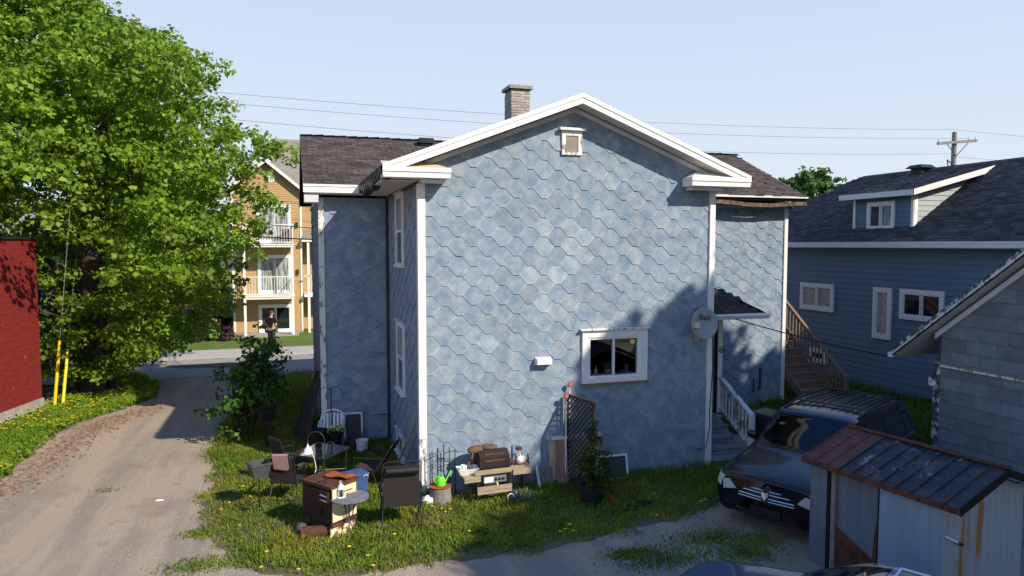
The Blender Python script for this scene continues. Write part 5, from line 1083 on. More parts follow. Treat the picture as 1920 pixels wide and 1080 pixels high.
# white moulded chair
wc = thing('plastic_chair', 'white moulded plastic garden chair with slotted back', 'chair', G(622,838)+Vector((.0,-.15,0)), math.radians(-8))
def slot_back():
    m = MB(); B = Matrix.Translation((0,.20,.42)) @ Matrix.Rotation(math.radians(-14),4,'X')
    for k in range(6):
        x = -.20+k*.08; m2 = MB(); h = .40-.25*abs(x)**1.3; m2.box((x-.026,0,.03),(x+.026,.015,h),B); m2.build('back_slat', 'white_plastic', wc)
    pts = [B@Vector((x,.008,z)) for x,z in ((-.26,.0),(-.265,.25),(-.22,.40),(-.1,.455),(0,.465),(.1,.455),(.22,.40),(.265,.25),(.26,.0))]; MB().tube(pts,.026,8).build('back_frame', 'white_plastic', wc, True)
slot_back(); MB().prism([(-.24,-.24),(.24,-.24),(.22,.22),(-.22,.22)],.025,Matrix.Translation((0,0,.40))).build('seat', 'white_plastic', wc)
for x, y, tx, ty in ((-.22,-.22,-.26,-.27),(.22,-.22,.26,-.27),(-.2,.2,-.24,.28),(.2,.2,.24,.28)): MB().tube([(x,y,.41),(tx,ty,0)],.026,7,r2=.02).build('leg', 'white_plastic', wc)
for s in (-1,1): MB().tube([(s*.25,-.25,.42),(s*.28,-.24,.64),(s*.285,.1,.66),(s*.26,.24,.62)],.022,7).build('armrest', 'white_plastic', wc, True)
# black tubs with flowers, on and beside a low rack
def tub(label, px, py, z, r, h, fl=None, matp='black_plastic'):
    g = G(px,py,z); t = thing('plant_tub', label, 'planter', (g.x,g.y,z)); MB().lathe([(r*.75,0),(r*.8,.01),(r,h),(r*1.06,h),(r*1.06,h-.03),(r*.93,h-.02),(r*.9,h-.05)],18).build('pot', matp, t, True); MB().lathe([(r*.9,h-.052),(0.01,h-.05)],18).build('soil', 'soil', t)
    if fl:
        C = np.array([(random.uniform(-1,1)*r,random.uniform(-1,1)*r,h+random.uniform(.02,.14)) for _ in range(22)]); V, F, T = leaf_cloud(C, 8, .05, .06, .6, 81, (.7,1.2)); stuff(np_mesh('foliage', V, F, 'leaf', t, T)); fm = MB()
        for c in C[:16]:
            for q in range(2): fm.sph((c[0]+random.gauss(0,.03),c[1]+random.gauss(0,.03),c[2]+.05),.02,6,4)
        stuff(fm.build('blooms', 'gold', t))
    return t
tub('large black tub beside the shepherd hook with nothing planted', 598,838,.30,.19,.40); tub('black tub full of yellow flowers by the white chair', 627,846,.12,.20,.42,True)
sr = thing('low_rack', 'low dark rack under the black tubs', 'rack', G(612,848)+Vector((0,.1,0)), 0)
MB().box((-.38,-.14,.10),(.34,.16,.118)).build('shelf', 'black_metal', sr)
for x in (-.36,.32):
    for y in (-.12,.14): MB().tube([(x,y,0),(x,y,.10)],.012,6).build('leg', 'black_metal', sr)
MB().box((-.35,-.1,.118),(-.0,.12,.299)).build('box', 'black_plastic', sr)
bk = thing('bucket', 'white plastic bucket on the grass by the shingled wall', 'bucket', G(679,848)); MB().lathe([(.105,0),(.115,.01),(.145,.30),(.152,.30),(.152,.275),(.143,.27),(.13,.05)],20).build('body', 'white_plastic', bk, True); MB().tube([(-.145,0,.27),(-.12,-.10,.20),(0,-.155,.16),(.12,-.10,.20),(.145,0,.27)],.004,5).build('handle', 'wire_grey', bk, True)
rp = thing('flower_pot', 'dull red flower pot between bucket and black tub', 'pot', G(662,845)); MB().lathe([(.09,0),(.12,.24),(.135,.24),(.135,.29),(.12,.29),(.11,.1)],16).build('body', 'rust', rp, True); MB().lathe([(.117,.272),(.01,.275)],16).build('soil', 'soil', rp)
# insect screen leaning against the wing wall
def screen(name, label, c, w, h, lean, rz, fm='white_peel', sm='screen_mesh', cat='window screen'):
    t = thing(name, label, cat, c, rz); R = Matrix.Rotation(-lean,4,'X'); f = .045
    for a, b in (((-w/2,0,0),(-w/2+f,.02,h)),((w/2-f,0,0),(w/2,.02,h)),((-w/2+f+.001,0,h-f),(w/2-f-.001,.02,h)),((-w/2+f+.001,0,0),(w/2-f-.001,.02,f))): MB().box(a,b,R).build('frame_bar', fm, t)
    MB().box((-w/2+f,.008,f),(w/2-f,.012,h-f),R).build('mesh_panel', sm, t); return t
screen('window_screen', 'white framed window screen leaning on the shaded wing wall', (-.93,4.05,0), .46, .78, .18, math.radians(0))
screen('window_screen', 'wide white framed screen leaning on the lit gable wall base', (4.02,-.22,0), .62, .52, .22, 0, 'white_paint')
# bundle of old boards leaning on the wing corner
lw = thing('leaning_boards', 'bundle of old dark boards leaning on the wing end wall', 'boards', (0,0,0))
for k in range(7): MB().bar((XL-.42-.05*k+random.uniform(-.05,.05),SB+.15+.14*k,0),(XL-.075,SB+.3+.13*k,1.55+random.uniform(-.25,.35)),.11,.025,(0,1,0)).build('board', 'bark', lw)
# stick propped on the side wall
tag(MB().bar((-.40,1.25,0),(-.035,.55,1.28),.035,.03).build('leaning_stick', 'raw_wood'), 'bare wooden stick propped against the side wall', 'stick')
# glass patio table
cn = [G(549,851,.70),G(603,859,.70),G(653,838,.70),G(596,832,.70)]; cc = sum(cn,Vector())/4; e1 = (cn[1]-cn[0]+cn[2]-cn[3])/2; e2 = (cn[3]-cn[0]+cn[2]-cn[1])/2; L1, L2 = e1.length*1.1, e2.length*1.1
tt = thing('glass_table', 'rectangular glass patio table on black legs', 'table', (cc.x,cc.y,0), math.atan2(e1.y,e1.x))
MB().box((-L1/2,-L2/2,.695),(L1/2,L2/2,.703)).build('glass_top', 'table_glass', tt)
fr_ = [(-L1/2,-L2/2),(L1/2,-L2/2),(L1/2,L2/2),(-L1/2,L2/2)]
for i in range(4): MB().bar((*fr_[i],.69),(*fr_[(i+1)%4],.69),.03,.03).build('rim_bar', 'black_metal', tt)
for x, y in fr_: MB().tube([(x*.88,y*.88,.68),(x*.86,y*.86,.3),(x*.95,y*.95,0)],.016,7).build('leg', 'black_metal', tt, True)
for s in (-1,1): MB().tube([(s*L1*.43,-L2*.43,.25),(0,0,.30),(s*L1*.43,L2*.43,.25)],.011,6).build('stretcher', 'black_metal', tt, True)
# sling chairs
def sling_chair(name, label, pos, rz, fabric, hb=.95, tilt=18, sw=.48, towel=None, grp='sling chairs on the patio', pillow=False, seat=.40):
    t = thing(name, label, 'chair', pos, rz, grp); a = math.radians(tilt); w = sw/2
    # local: faces +y ; back at -y
    B = Matrix.Translation((0,-.20,seat)) @ Matrix.Rotation(a,4,'X'); bh = hb-seat
    MB().box((-w+.02,-.006,.0),(w-.02,.006,bh/math.cos(a)-.03),B).build('back_panel', fabric, t)
    MB().tube([B@Vector((-w,0,-.05)),B@Vector((-w,0,bh*1.02)),B@Vector((-w*.8,0,bh*1.07)),B@Vector((w*.8,0,bh*1.07)),B@Vector((w,0,bh*1.02)),B@Vector((w,0,-.05))],.013,7).build('back_frame', 'black_metal', t, True)
    MB().box((-w+.02,-.20,seat-.012),(w-.02,.28,seat+.0)).build('seat_panel', fabric, t); MB().tube([(-w,-.2,seat-.005),(-w,.27,seat+.01),(-w*.8,.3,seat),(w*.8,.3,seat),(w,.27,seat+.01),(w,-.2,seat-.005)],.013,7).build('seat_frame', 'black_metal', t, True)
    for s in (-1,1):
        MB().tube([(s*w,.27,seat),(s*(w+.02),.30,0)],.012,7).build('leg', 'black_metal', t); MB().tube([(s*w,-.12,seat),(s*(w+.02),-.30,0)],.012,7).build('leg', 'black_metal', t)
        MB().tube([(s*(w+.01),.24,seat),(s*(w+.03),.22,seat+.22),(s*(w+.03),-.1,seat+.24),B@Vector((s*w,0,.30))],.012,7).build('armrest', 'black_metal', t, True); MB().box((s*(w+.03)-.025,-.12,seat+.235),(s*(w+.03)+.025,.24,seat+.255)).build('arm_pad', 'black_plastic', t)
    MB().tube([(-w-.015,-.26,.10),(w+.015,-.26,.10)],.010,6).build('cross_bar', 'black_metal', t)
    if towel: MB().poly([B@Vector(p) for p in ((-.15,-.022,bh*1.10),(.14,-.022,bh*1.11),(.15,-.028,bh*.62),(.10,-.03,bh*.55),(-.14,-.026,bh*.60),(-.15,.02,bh*1.10),(.14,.02,bh*1.11),(.14,.02,bh*.85),(-.15,.02,bh*.8))], [(0,1,2,3,4),(5,8,7,6),(0,5,6,1)]).build('towel', towel, t); t.children[-1].modifiers.new('s','SOLIDIFY').thickness = .012
    if pillow: MB().tube([B@Vector((-w+.05,-.035,bh*.87)),B@Vector((w-.05,-.035,bh*.87))],.06,12).build('head_pillow', 'black_plastic', t, True)
    return t
sling_chair('sling_chair', 'dark sling chair with a dusty pink towel over its back', G(540,942)+Vector((0,.12,0)), math.radians(-20), 'mesh_black', .94, 14, .48, 'pink_cloth')
sling_chair('sling_chair', 'plain black sling chair at the corner of the glass table', G(545,905)+Vector((0,.15,0)), math.radians(-60), 'mesh_black', .95, 16)
sling_chair('sling_chair', 'brown sling chair tilted far back beside the blue tub', G(684,915)+Vector((.12,.1,0)), math.radians(62), 'mesh_brown', .98, 34)
rc = sling_chair('recliner_chair', 'tall black reclining chair with head pillow seen from behind', G(752,990)+Vector((.02,.12,0)), math.radians(-4), 'mesh_black', 1.18, 8, .64, None, None, True, .42)
# old stove
nc = G(622,1012); d1 = cdir(-.82,.57).normalized(); sv = thing('old_stove', 'rusty old kitchen stove with cream enamel front', 'stove', nc, math.atan2(d1.y,d1.x)); Ls, Ds = .74, .58
# local x runs along the dark side (away left), local y = -depth along the cream face -> use +/-: cream face along -y
s_ = -1
MB().box((.01,-Ds+.01,.24),(Ls-.01,-.01,.84)).build('body', 'stove_dark', sv)
MB().box((.0,-Ds+.03,.27),(.009,-.03,.835)).build('front_panel', 'cream_enamel', sv)
MB().box((-.02,-Ds-.02,.841),(Ls+.02,.02,.885)).build('top', 'rust', sv); MB().box((.25,-.0,.33),(Ls-.03,.012,.80)).build('side_panel', 'stove_dark', sv)
for k in range(2): MB().box((Ls*.5-.02+k*.0,-Ds+.02,.886),(Ls*.5,-.02,.889)).build('seam', 'stove_dark', sv)
MB().box((-.012,-Ds*.78,.60),(-.001,-Ds*.28,.74)).build('name_plate', 'stove_dark', sv); MB().box((-.016,-Ds*.76,.615),(-.0125,-Ds*.30,.725)).build('plate_face', 'cream_enamel', sv)
for k in range(5): MB().box((-.02,-Ds*(.70-.085*k),.64),(-.0165,-Ds*(.70-.085*k)+.018+.01*(k % 2),.70)).build('plate_mark', 'stove_dark', sv)
MB().box((.02,.013,.62),(.24,.07,.80)).build('firebox_door', 'stove_dark', sv)
for z in (.66,.74): MB().tube([(.03,.085,z),(.17,.085,z+.01)],.012,7).build('handle', 'silver', sv, True)
MB().box((-.03,-Ds+.05,.20),(.02,-.0,.239)).build('ledge', 'rust', sv); MB().poly([(-.005,-Ds+.1,.0),(-.005,-.12,.0),(.03,-.0,.0),(.03,-.0,.198),(-.005,-Ds+.06,.198)], [(0,1,2,3,4)]).build('leg_panel', 'cream_rust', sv)
for x, y in ((.08,-.08),(Ls-.08,-.08),(.08,-Ds+.08),(Ls-.08,-Ds+.08)): MB().tube([(x,y,0),(x,y,.24)],.03,8,r2=.045).build('leg', 'rust', sv)
rt = thing('rusty_tray', 'bright orange rusty metal sheet lying on the stove top', 'tray', sv.matrix_world @ Vector((0,0,0)), 0); rt.location = Vector(sv.location)+d1*.26+Vector((d1.y,-d1.x,0))*.42+Vector((0,0,.887)); rt.rotation_euler = (0,0,math.atan2(d1.y,d1.x)+.2)
m = MB(); nn = 9
for k in range(nn): x0, x1 = -.24+.48*k/nn, -.24+.48*(k+1)/nn; m.poly([(x0,-.15,.02+.015*math.sin(k*.9)),(x1,-.15,.02+.015*math.sin((k+1)*.9)),(x1,.13,.05+.02*math.sin((k+1)*.7)),(x0,.13,.05+.02*math.sin(k*.7))], [(0,1,2,3)])
m.build('sheet', 'rust_bright', rt).modifiers.new('s','SOLIDIFY').thickness = .008; MB().box((-.24,-.155,.0),(.24,-.145,.03)).build('lip', 'rust_bright', rt)
# blue tote behind the stove
bt_ = thing('storage_tub', 'blue plastic tub standing behind the stove', 'tub', G(668,945)+Vector((.02,.32,0)), .4); bt_.scale = (.8,.8,.85); MB().poly([(-.19,-.17,0),(.19,-.17,0),(.19,.17,0),(-.19,.17,0),(-.24,-.21,.56),(.24,-.21,.56),(.24,.21,.56),(-.24,.21,.56)], [(0,3,2,1),(0,1,5,4),(1,2,6,5),(2,3,7,6),(3,0,4,7)]).build('body', 'blue_plastic', bt_); MB().box((-.26,-.23,.561),(.26,.23,.60)).build('lid', 'blue_plastic', bt_, bevel=.01); MB().tube([(.2,-.235,.50),(.2,-.26,.56),(.08,-.26,.56),(.08,-.235,.50)],.008,6).build('clip', 'white_plastic', bt_)
# rusty pipe on the grass
pg = G(598,1006); tag(MB().lathe([(.085,-.28),(.095,-.28),(.095,.28),(.085,.28),(.085,-.27)],18,Matrix.Translation((pg.x,pg.y,.09))@Matrix.Rotation(math.radians(-8),4,'Z')@Matrix.Rotation(math.pi/2,4,'Y')).build('stove_pipe', 'rust', None, True), 'short rusty stove pipe lying in the grass', 'pipe')
gp = G(565,998); tag(MB().sph((gp.x,gp.y,.08),(.10,.09,.09),12,8).build('round_stone', 'grey_plastic', None, True), 'grey round stone beside the rusty stove pipe', 'stone')
# bistro table and lantern
bg_ = G(656,1003); bz = .66; bi = thing('bistro_table', 'small round grey bistro table in front of the stove', 'table', bg_)
MB().lathe([(.31,bz-.02),(.325,bz-.015),(.325,bz),(.31,bz+.005),(.01,bz+.006)],28).build('table_top', 'galvanised' if 'galvanised' in M else 'grey_top', bi, True) if False else None
mat('grey_top', (.13,.14,.155), (.24,.24,.24), rough=.6, scale=10, thr=(.5,.7))
MB().lathe([(.30,bz-.022),(.325,bz-.015),(.325,bz),(.31,bz+.005),(.01,bz+.006)],28).build('table_top', 'grey_top', bi, True)
for k in range(3):
    a = k*2.094+.4; MB().tube([(.12*math.cos(a),.12*math.sin(a),bz-.02),(.05*math.cos(a),.05*math.sin(a),.32),(.26*math.cos(a),.26*math.sin(a),0)],.010,7).build('leg', 'black_metal', bi, True)
MB().tube([(math.cos(a)*.1,math.sin(a)*.1,.25) for a in np.linspace(0,6.283,13)],.007,6,False).build('ring', 'black_metal', bi)
ln = thing('lantern', 'small white metal lantern standing on the bistro table', 'lantern', Vector(bg_)+Vector((-.12,-.02,bz+.006))+cdir(-.02,0), 0)
MB().lathe([(.075,0),(.085,.006),(.085,.018),(.07,.022)],6).build('base', 'white_plastic', ln); MB().lathe([(.075,.15),(.055,.19),(.02,.225),(.012,.245),(0.002,.25)],6).build('roof', 'white_plastic', ln)
for k in range(6): a = k*1.047; MB().bar((.072*math.cos(a),.072*math.sin(a),.02),(.070*math.cos(a),.070*math.sin(a),.152),.012,.008).build('post', 'white_plastic', ln)
MB().lathe([(.055,.022),(.055,.15)],6).build('glass_case', 'clear_glass', ln); MB().tube([(-.02,0,.245),(-.02,0,.275),(.02,0,.275),(.02,0,.245)],.004,5).build('ring', 'white_plastic', ln)
# ---- along the gable wall: trellis, watering can, grill
tr_ = thing('metal_trellis', 'black folding iron trellis standing against the gable wall', 'trellis', (.34,-.24,0))
for i, (a, b) in enumerate((((-.16,.06),(.08,.12)),((.08,.12),(.28,.02)))):
    for f in (0,.5,1):
        x, y = a[0]+(b[0]-a[0])*f, a[1]+(b[1]-a[1])*f; MB().tube([(x,y,0),(x,y,.95+.10*(f if i == 0 else 1-f))],.009,6).build('upright', 'black_metal', tr_)
    for z in (.35,.62,.86): MB().tube([(a[0],a[1],z),((a[0]+b[0])/2,(a[1]+b[1])/2,z+.05),(b[0],b[1],z+.06)],.007,5).build('bar', 'black_metal', tr_)
    for k in range(3): x, y = a[0]+(b[0]-a[0])*(.25+.25*k), a[1]+(b[1]-a[1])*(.25+.25*k); MB().tube([(x+.03*math.cos(t),y,.74+.03*math.sin(t)) for t in np.linspace(0,6.28,9)],.005,5,False).build('scroll', 'black_metal', tr_)
lg = thing('wood_stump', 'weathered grey stump under the watering can', 'stump', (.30,-.38,0)); MB().lathe([(.23,0),(.21,.15),(.205,.30),(.19,.31),(.01,.31)],14).build('trunk', 'grey_wood', lg, True); MB().tube([(.20*math.cos(1),.2*math.sin(1),.0),(.26,.05,.12),(.2,.02,.25)],.03,6).build('root', 'grey_wood', lg, True)
mt_ = thing('metal_tray', 'round rusty tray on the stump', 'tray', (.30,-.38,.31)); MB().lathe([(.18,0),(.21,.02),(.205,.02),(.17,.006),(.01,.006)],20).build('plate', 'rust', mt_, True); MB().lathe([(.208,.018),(.214,.024),(.208,.03)],20).build('rim', 'rust_bright', mt_)
wcn = thing('watering_can', 'lime green plastic watering can on the rusty tray', 'watering can', (.30,-.38,.338), math.radians(15)); MB().lathe([(.085,0),(.10,.01),(.095,.10),(.06,.17),(.05,.18),(.045,.16),(.02,.155)],16).build('body', 'green_plastic', wcn, True); MB().tube([(.08,0,.04),(.16,0,.14),(.22,0,.25)],.022,8,r2=.014).build('spout', 'green_plastic', wcn, True); MB().tube([(-.05,0,.16),(-.10,0,.20),(-.14,0,.13),(-.09,0,.04)],.014,7).build('handle', 'green_plastic', wcn, True); MB().tube([(.05,0,.165),(.0,0,.24),(-.05,0,.17)],.012,7).build('top_handle', 'green_plastic', wcn, True)
gr_ = thing('barbecue_grill', 'rusted barbecue grill patched with raw boards', 'grill', (1.20,-.40,0), math.radians(3)); gr_.scale = (.9,1,1)
lid = MB(); pr = [(-.20,.62),(-.20,.78),(-.12,.92),(.06,.96),(.20,.86),(.22,.62)]
lid.prism(pr, .66, Matrix(((0,0,1,-.22),(-1,0,0,0),(0,1,0,0),(0,0,0,1)))); lid.build('lid', 'stove_dark', gr_); MB().prism([(-.13,.905),(-.205,.775),(-.21,.775),(-.14,.915)], .46, Matrix(((0,0,1,-.12),(1,0,0,-.008),(0,1,0,0),(0,0,0,1)))).build('lid_badge', 'rust', gr_)
MB().box((-.24,-.22,.56),(.46,.22,.619)).build('firebox', 'stove_dark', gr_)
MB().bar((-.24,-.27,.69),(.46,-.27,.69),.03,.03).build('lid_handle', 'black_metal', gr_)
MB().box((-.36,-.29,.56),(.46,-.24,.64)).build('shelf_board', 'raw_wood', gr_); MB().box((-.60,-.30,.50),(-.24,.16,.545)).build('side_shelf', 'raw_wood', gr_); MB().box((-.60,-.325,.45),(-.25,-.301,.545)).build('shelf_apron', 'raw_wood', gr_)
MB().box((.47,-.30,.55),(.88,.14,.60)).build('side_shelf', 'raw_wood', gr_); MB().box((.47,-.325,.50),(.88,-.301,.60)).build('shelf_apron', 'raw_wood', gr_)
cp = MB().box((-.18,-.31,.40),(.32,-.27,.52)).build('control_panel', 'silver', gr_); MB().box((-.17,-.315,.41),(.03,-.3105,.51)).build('panel_plate', 'white_plastic', cp)
for k in range(3): MB().lathe([(.026,0),(.026,.02),(.012,.03),(.0,.03)],12,Matrix.Translation((.09+.08*k,-.311,.465))@Matrix.Rotation(math.pi/2,4,'X')).build('knob', 'black_plastic', cp)
MB().box((-.32,-.33,.20),(.44,-.30,.34)).build('lower_board', 'raw_wood', gr_); MB().box((-.32,-.331,.262),(.44,-.3301,.268)).build('board_joint', 'dark', gr_)
for x in (-.30,.42):
    for y in (-.26,.2): MB().box((x-.025,y-.025,.06),(x+.025,y+.025,.56)).build('leg', 'stove_dark', gr_)
MB().tube([(.80,.0,0),(.82,0,.55)],.015,6).build('leg', 'black_metal', gr_); MB().tube([(.86,.1,0),(.84,.1,.55)],.015,6).build('leg', 'black_metal', gr_)
MB().lathe([(.07,0),(.15,.03),(.155,.22),(.12,.28),(.05,.30),(.03,.33)],16,c=(.12,.02,.05)).build('gas_bottle', 'cream_enamel', gr_, True)
wh_ = MB().tube([(.40+.0,-.36,.08+0)]+[(.40+.075*math.cos(t),-.36,.085+.075*math.sin(t)) for t in np.linspace(0,6.283,17)],.014,6,False).build('wheel', 'white_plastic', gr_, True); MB().tube([(.40,-.375,.085),(.40,-.28,.085)],.02,8).build('axle', 'black_plastic', gr_)
MB().tube([(-.45,-.2,0),(-.43,-.2,.5)],.018,6).build('leg', 'black_metal', gr_)
# things lying on the grill
wt = thing('white_tray', 'white enamel basin with cups on the grill side shelf', 'tray', (1.22-.42,-.47,.546)); MB().poly([(-.15,-.10,0),(.15,-.10,0),(.15,.10,0),(-.15,.10,0),(-.20,-.14,.11),(.20,-.14,.11),(.20,.14,.11),(-.20,.14,.11)], [(0,3,2,1),(0,1,5,4),(1,2,6,5),(2,3,7,6),(3,0,4,7)]).build('basin', 'white_paint', wt).modifiers.new('s','SOLIDIFY').thickness = .008; MB().lathe([(.04,0),(.045,.14),(.04,.14),(.035,.02)],12,c=(-.08,0,.03)).build('cup', 'white_plastic', wt, True); MB().lathe([(.03,0),(.03,.20),(.012,.22),(.012,.25)],10,c=(.03,.03,.03)).build('bottle', 'plank', wt, True); MB().lathe([(.045,0),(.05,.05),(.045,.05),(.03,.01)],12,c=(.12,-.02,.06)).build('bowl', 'silver', wt, True)
for k, (x, z, rz_, lab) in enumerate(((-.10,.99,.5,'brown burlap cushion slumped on the left of the grill lid'),(.06,1.02,-.2,'flat brown pad lying on top of the grill lid'))):
    t = thing('burlap_pad', lab, 'cushion', (1.22+x-.12+.1*k,-.34,z-.06), rz_); m = MB().sph((0,0,.02),(.20-.03*k,.13,.075-.02*k),14,8); m.build('pad', 'rust' if False else 'plank', t, True); MB().tube([(-.12,0,.04),(-.16,-.08,-.03),(-.2,-.1,-.1)],.02,6).build('strap', 'plank', t)
jk = thing('tool_heap', 'heap of rusty tools and rags on the grill right shelf', 'tools', (1.22+.66,-.42,.60))
for k in range(16):
    p = Vector((random.uniform(-.17,.17),random.uniform(-.12,.12),random.uniform(.02,.05))); q = p+Vector((random.uniform(-.16,.16),random.uniform(-.1,.1),random.uniform(.0,.22))); MB().tube([p,q],random.uniform(.008,.02),6).build('tool', random.choice(['rust','rust_bright','silver','plank','white_peel']), jk)
MB().sph((.0,-.02,.10),(.11,.08,.08),10,6).build('rag', 'white_peel', jk, True); MB().lathe([(.06,.28),(.075,.30),(.06,.33),(.01,.33)],14,c=(-.02,.05,0)).build('tin_lid', 'rust', jk, True); MB().tube([(-.16,.05,.02),(-.16,.05,.36)],.022,8).build('bottle', 'blue_plastic', jk)
# blue basin, rods, bits beside the lattice
ba = thing('basin', 'round blue plastic basin on the grass by the grill', 'basin', G(978,936)); MB().lathe([(.17,0),(.21,.02),(.24,.11),(.25,.11),(.25,.095),(.235,.09),(.2,.03),(.01,.025)],24).build('bowl', 'blue_plastic', ba, True); 
rd = thing('iron_rods', 'rusty iron rods leaning on the wall behind the basin', 'rods', (1.98,-.1,0))
for k in range(6): MB().tube([(k*.05-.1,-.25+.02*k,0),(k*.04-.06,-.01,.62+.05*(k % 3))],.008,6).build('rod', 'rust', rd)
def slab_thing(name, label, c, w, h, t, lean, rz, m, cat): o = MB().box((-w/2,0,0),(w/2,t,h),Matrix.Rotation(-lean,4,'X')).build(name, m); o.location = c; o.rotation_euler = (0,0,rz); return tag(o, label, cat)
slab_thing('white_board', 'narrow white board leaning on the wall left of the lattice', (2.33,-.30,0), .05,.48,.02,.3,.2,'white_peel','board'); slab_thing('grey_slab', 'square grey panel leaning on the wall left of the lattice', (2.50,-.16,0), .34,.38,.03,.22,0,'grey_wood','panel'); slab_thing('brown_board', 'tall brown board leaning against the beige window frame', (2.86,-.20,0), .24,.93,.03,.10,0,'board_brown','board')
# lattice fence panel, posts with red reflectors
lx0, ly0 = 2.98, -.10; lt_ = thing('lattice_panel', 'dark lattice fence panel standing out from the wall', 'lattice', (lx0,ly0,0), math.radians(-76)); LW, LH = .86, 1.80
def lat(sgn):
    k = -LH
    while k < LW:
        pts = []
        for (x, z) in ((k,0),(k+LH,LH)): pass
        x0, x1 = max(0,k), min(LW,k+LH)
        if x1-x0 > .03:
            z0, z1 = x0-k, x1-k
            if sgn < 0: a, b = (LW-x0,0,z0), (LW-x1,0,z1)
            else: a, b = (x0,0,z0), (x1,0,z1)
            MB().bar((a[0],.006*sgn,a[2]+.03),(b[0],.006*sgn,b[2]+.03),.008,.030,(0,0,1) if False else (-sgn*.7,0,.7)).build('slat', 'lattice_dark', lt_)
        k += .115
mat('lattice_dark', (.035,.03,.028), (.05,.045,.04), rough=.8, scale=6)
lat(1); lat(-1)
for a, b in (((0,0,.02),(0,0,LH+.04)),((LW,0,.02),(LW,0,LH+.04)),((0,0,LH+.03),(LW,0,LH+.03)),((0,0,.04),(LW,0,.04))): MB().bar(a,b,.045,.05).build('frame_bar', 'lattice_dark', lt_)
for k, (px, py, h, off, lab) in enumerate(((1057,712,2.02,(.06,.02),'tall thin stake topped by a red reflector behind the lattice'),(1048,738,1.80,(-.05,-.06),'shorter stake with a red reflector at the lattice edge'))):
    q = thing('reflector_stake', lab, 'stake', (lx0+off[0],ly0+off[1],0), 0, 'stakes with red reflectors'); MB().tube([(0,0,0),(0,0,h)],.010 if k == 0 else .018,7).build('rod', 'white_plastic', q); MB().lathe([(.055,-.012),(.06,0),(.055,.012)],18,Matrix.Translation((0,-.02,h+.02))@Matrix.Rotation(math.pi/2,4,'X')).build('rim', 'red_plastic', q); MB().lathe([(.038,0),(.038,.014)],16,Matrix.Translation((0,-.03,h+.02))@Matrix.Rotation(math.pi/2,4,'X')).build('lens', 'pink_cloth', q)
tag(MB().tube([(lx0-.07,ly0-.16,1.72),(lx0-.10,ly0-.18,1.2),(lx0-.16,ly0-.2,.7),(lx0-.19,ly0-.22,.1)],.006,5).build('yellow_rope', 'beige_trim', None, True), 'thin yellow rope hanging down beside the lattice', 'rope')
# potted cedar
pc_ = G(1110,946); ce = thing('potted_cedar', 'small bushy evergreen in a large black nursery pot', 'plant', pc_); MB().lathe([(.17,0),(.19,.01),(.225,.34),(.24,.34),(.24,.37),(.215,.37),(.20,.30)],20).build('pot', 'black_plastic', ce, True); MB().lathe([(.205,.32),(.01,.33)],20).build('soil', 'soil', ce); MB().tube([(0,0,.3),(.02,0,.8),(.0,.02,1.15)],.018,7,r2=.006).build('stem', 'bark', ce)
C = crown_points(110, [(.36,.22),(.55,.33),(.8,.30),(1.0,.21),(1.2,.12),(1.38,.03)], 0, 0, 91, .6); V, F, T = leaf_cloud(C, 30, .04, .10, .1, 92, (.3,.6)); T[:len(T)//18] *= np.array([[2.6,.8,.6]]); o = np_mesh('foliage', V, F, 'leaf_dark', ce, T); o['kind'] = 'stuff'
# shovel, hose, bag
sv_ = thing('hand_shovel', 'red bladed shovel stuck in the grass by the potted evergreen', 'shovel', G(1148,945), .3); MB().tube([(0,0,.16),(-.08,.10,.62)],.012,7).build('handle', 'black_plastic', sv_); MB().poly([(-.05,0,.18),(.05,0,.18),(.06,-.01,.06),(.0,-.02,.0),(-.06,-.01,.06)], [(0,1,2,3,4)]).build('blade', 'red_plastic', sv_).modifiers.new('s','SOLIDIFY').thickness = .008
ho = G(1180,955); m = MB(); pts = [(ho.x+.25*math.cos(t)*(1-.02*t)+.02*t, ho.y+.13*math.sin(t)*(1-.02*t), .02+.006*t) for t in np.linspace(0,19,80)]; m.tube(pts,.011,6); tag(m.build('garden_hose', 'black_plastic', None, True), 'loosely coiled black garden hose on bare ground', 'hose')
ho = G(1150,965); m = MB()
for k in range(8): m.tube([(ho.x-.35+.1*k+random.uniform(-.1,.1),ho.y-.12+random.uniform(-.05,.05),.02),(ho.x-.2+.1*k,ho.y+.02,.06),(ho.x-.1+.08*k,ho.y+.14+random.uniform(-.05,.05),.02)],.008,5)
stuff(m.build('plastic_netting', 'black_plastic'), 'tangle of black plastic netting lying in the grass', 'netting')
pb = G(806,946); m = MB().sph((0,0,.08),(.15,.11,.09),14,9); o = m.build('plastic_bag', 'bag_print' if False else 'white_plastic', None, True); o.location = (pb.x,pb.y,0)
for v in o.data.vertices: v.co += Vector((random.gauss(0,.012),random.gauss(0,.012),random.gauss(0,.012)))
o2 = thing('x','',''); bpy.data.objects.remove(o2)
rt_ = tag(o, 'crumpled white plastic bag at the foot of the corner board', 'bag')
for k in range(6): a = random.uniform(0,6.28); MB().sph((.10*math.cos(a),-.08+.03*math.sin(a),.08+.04*math.sin(a*2)),(.03,.015,.025),7,5).build('print_patch', random.choice(['rust_bright','green_plastic','gold']), o, True)
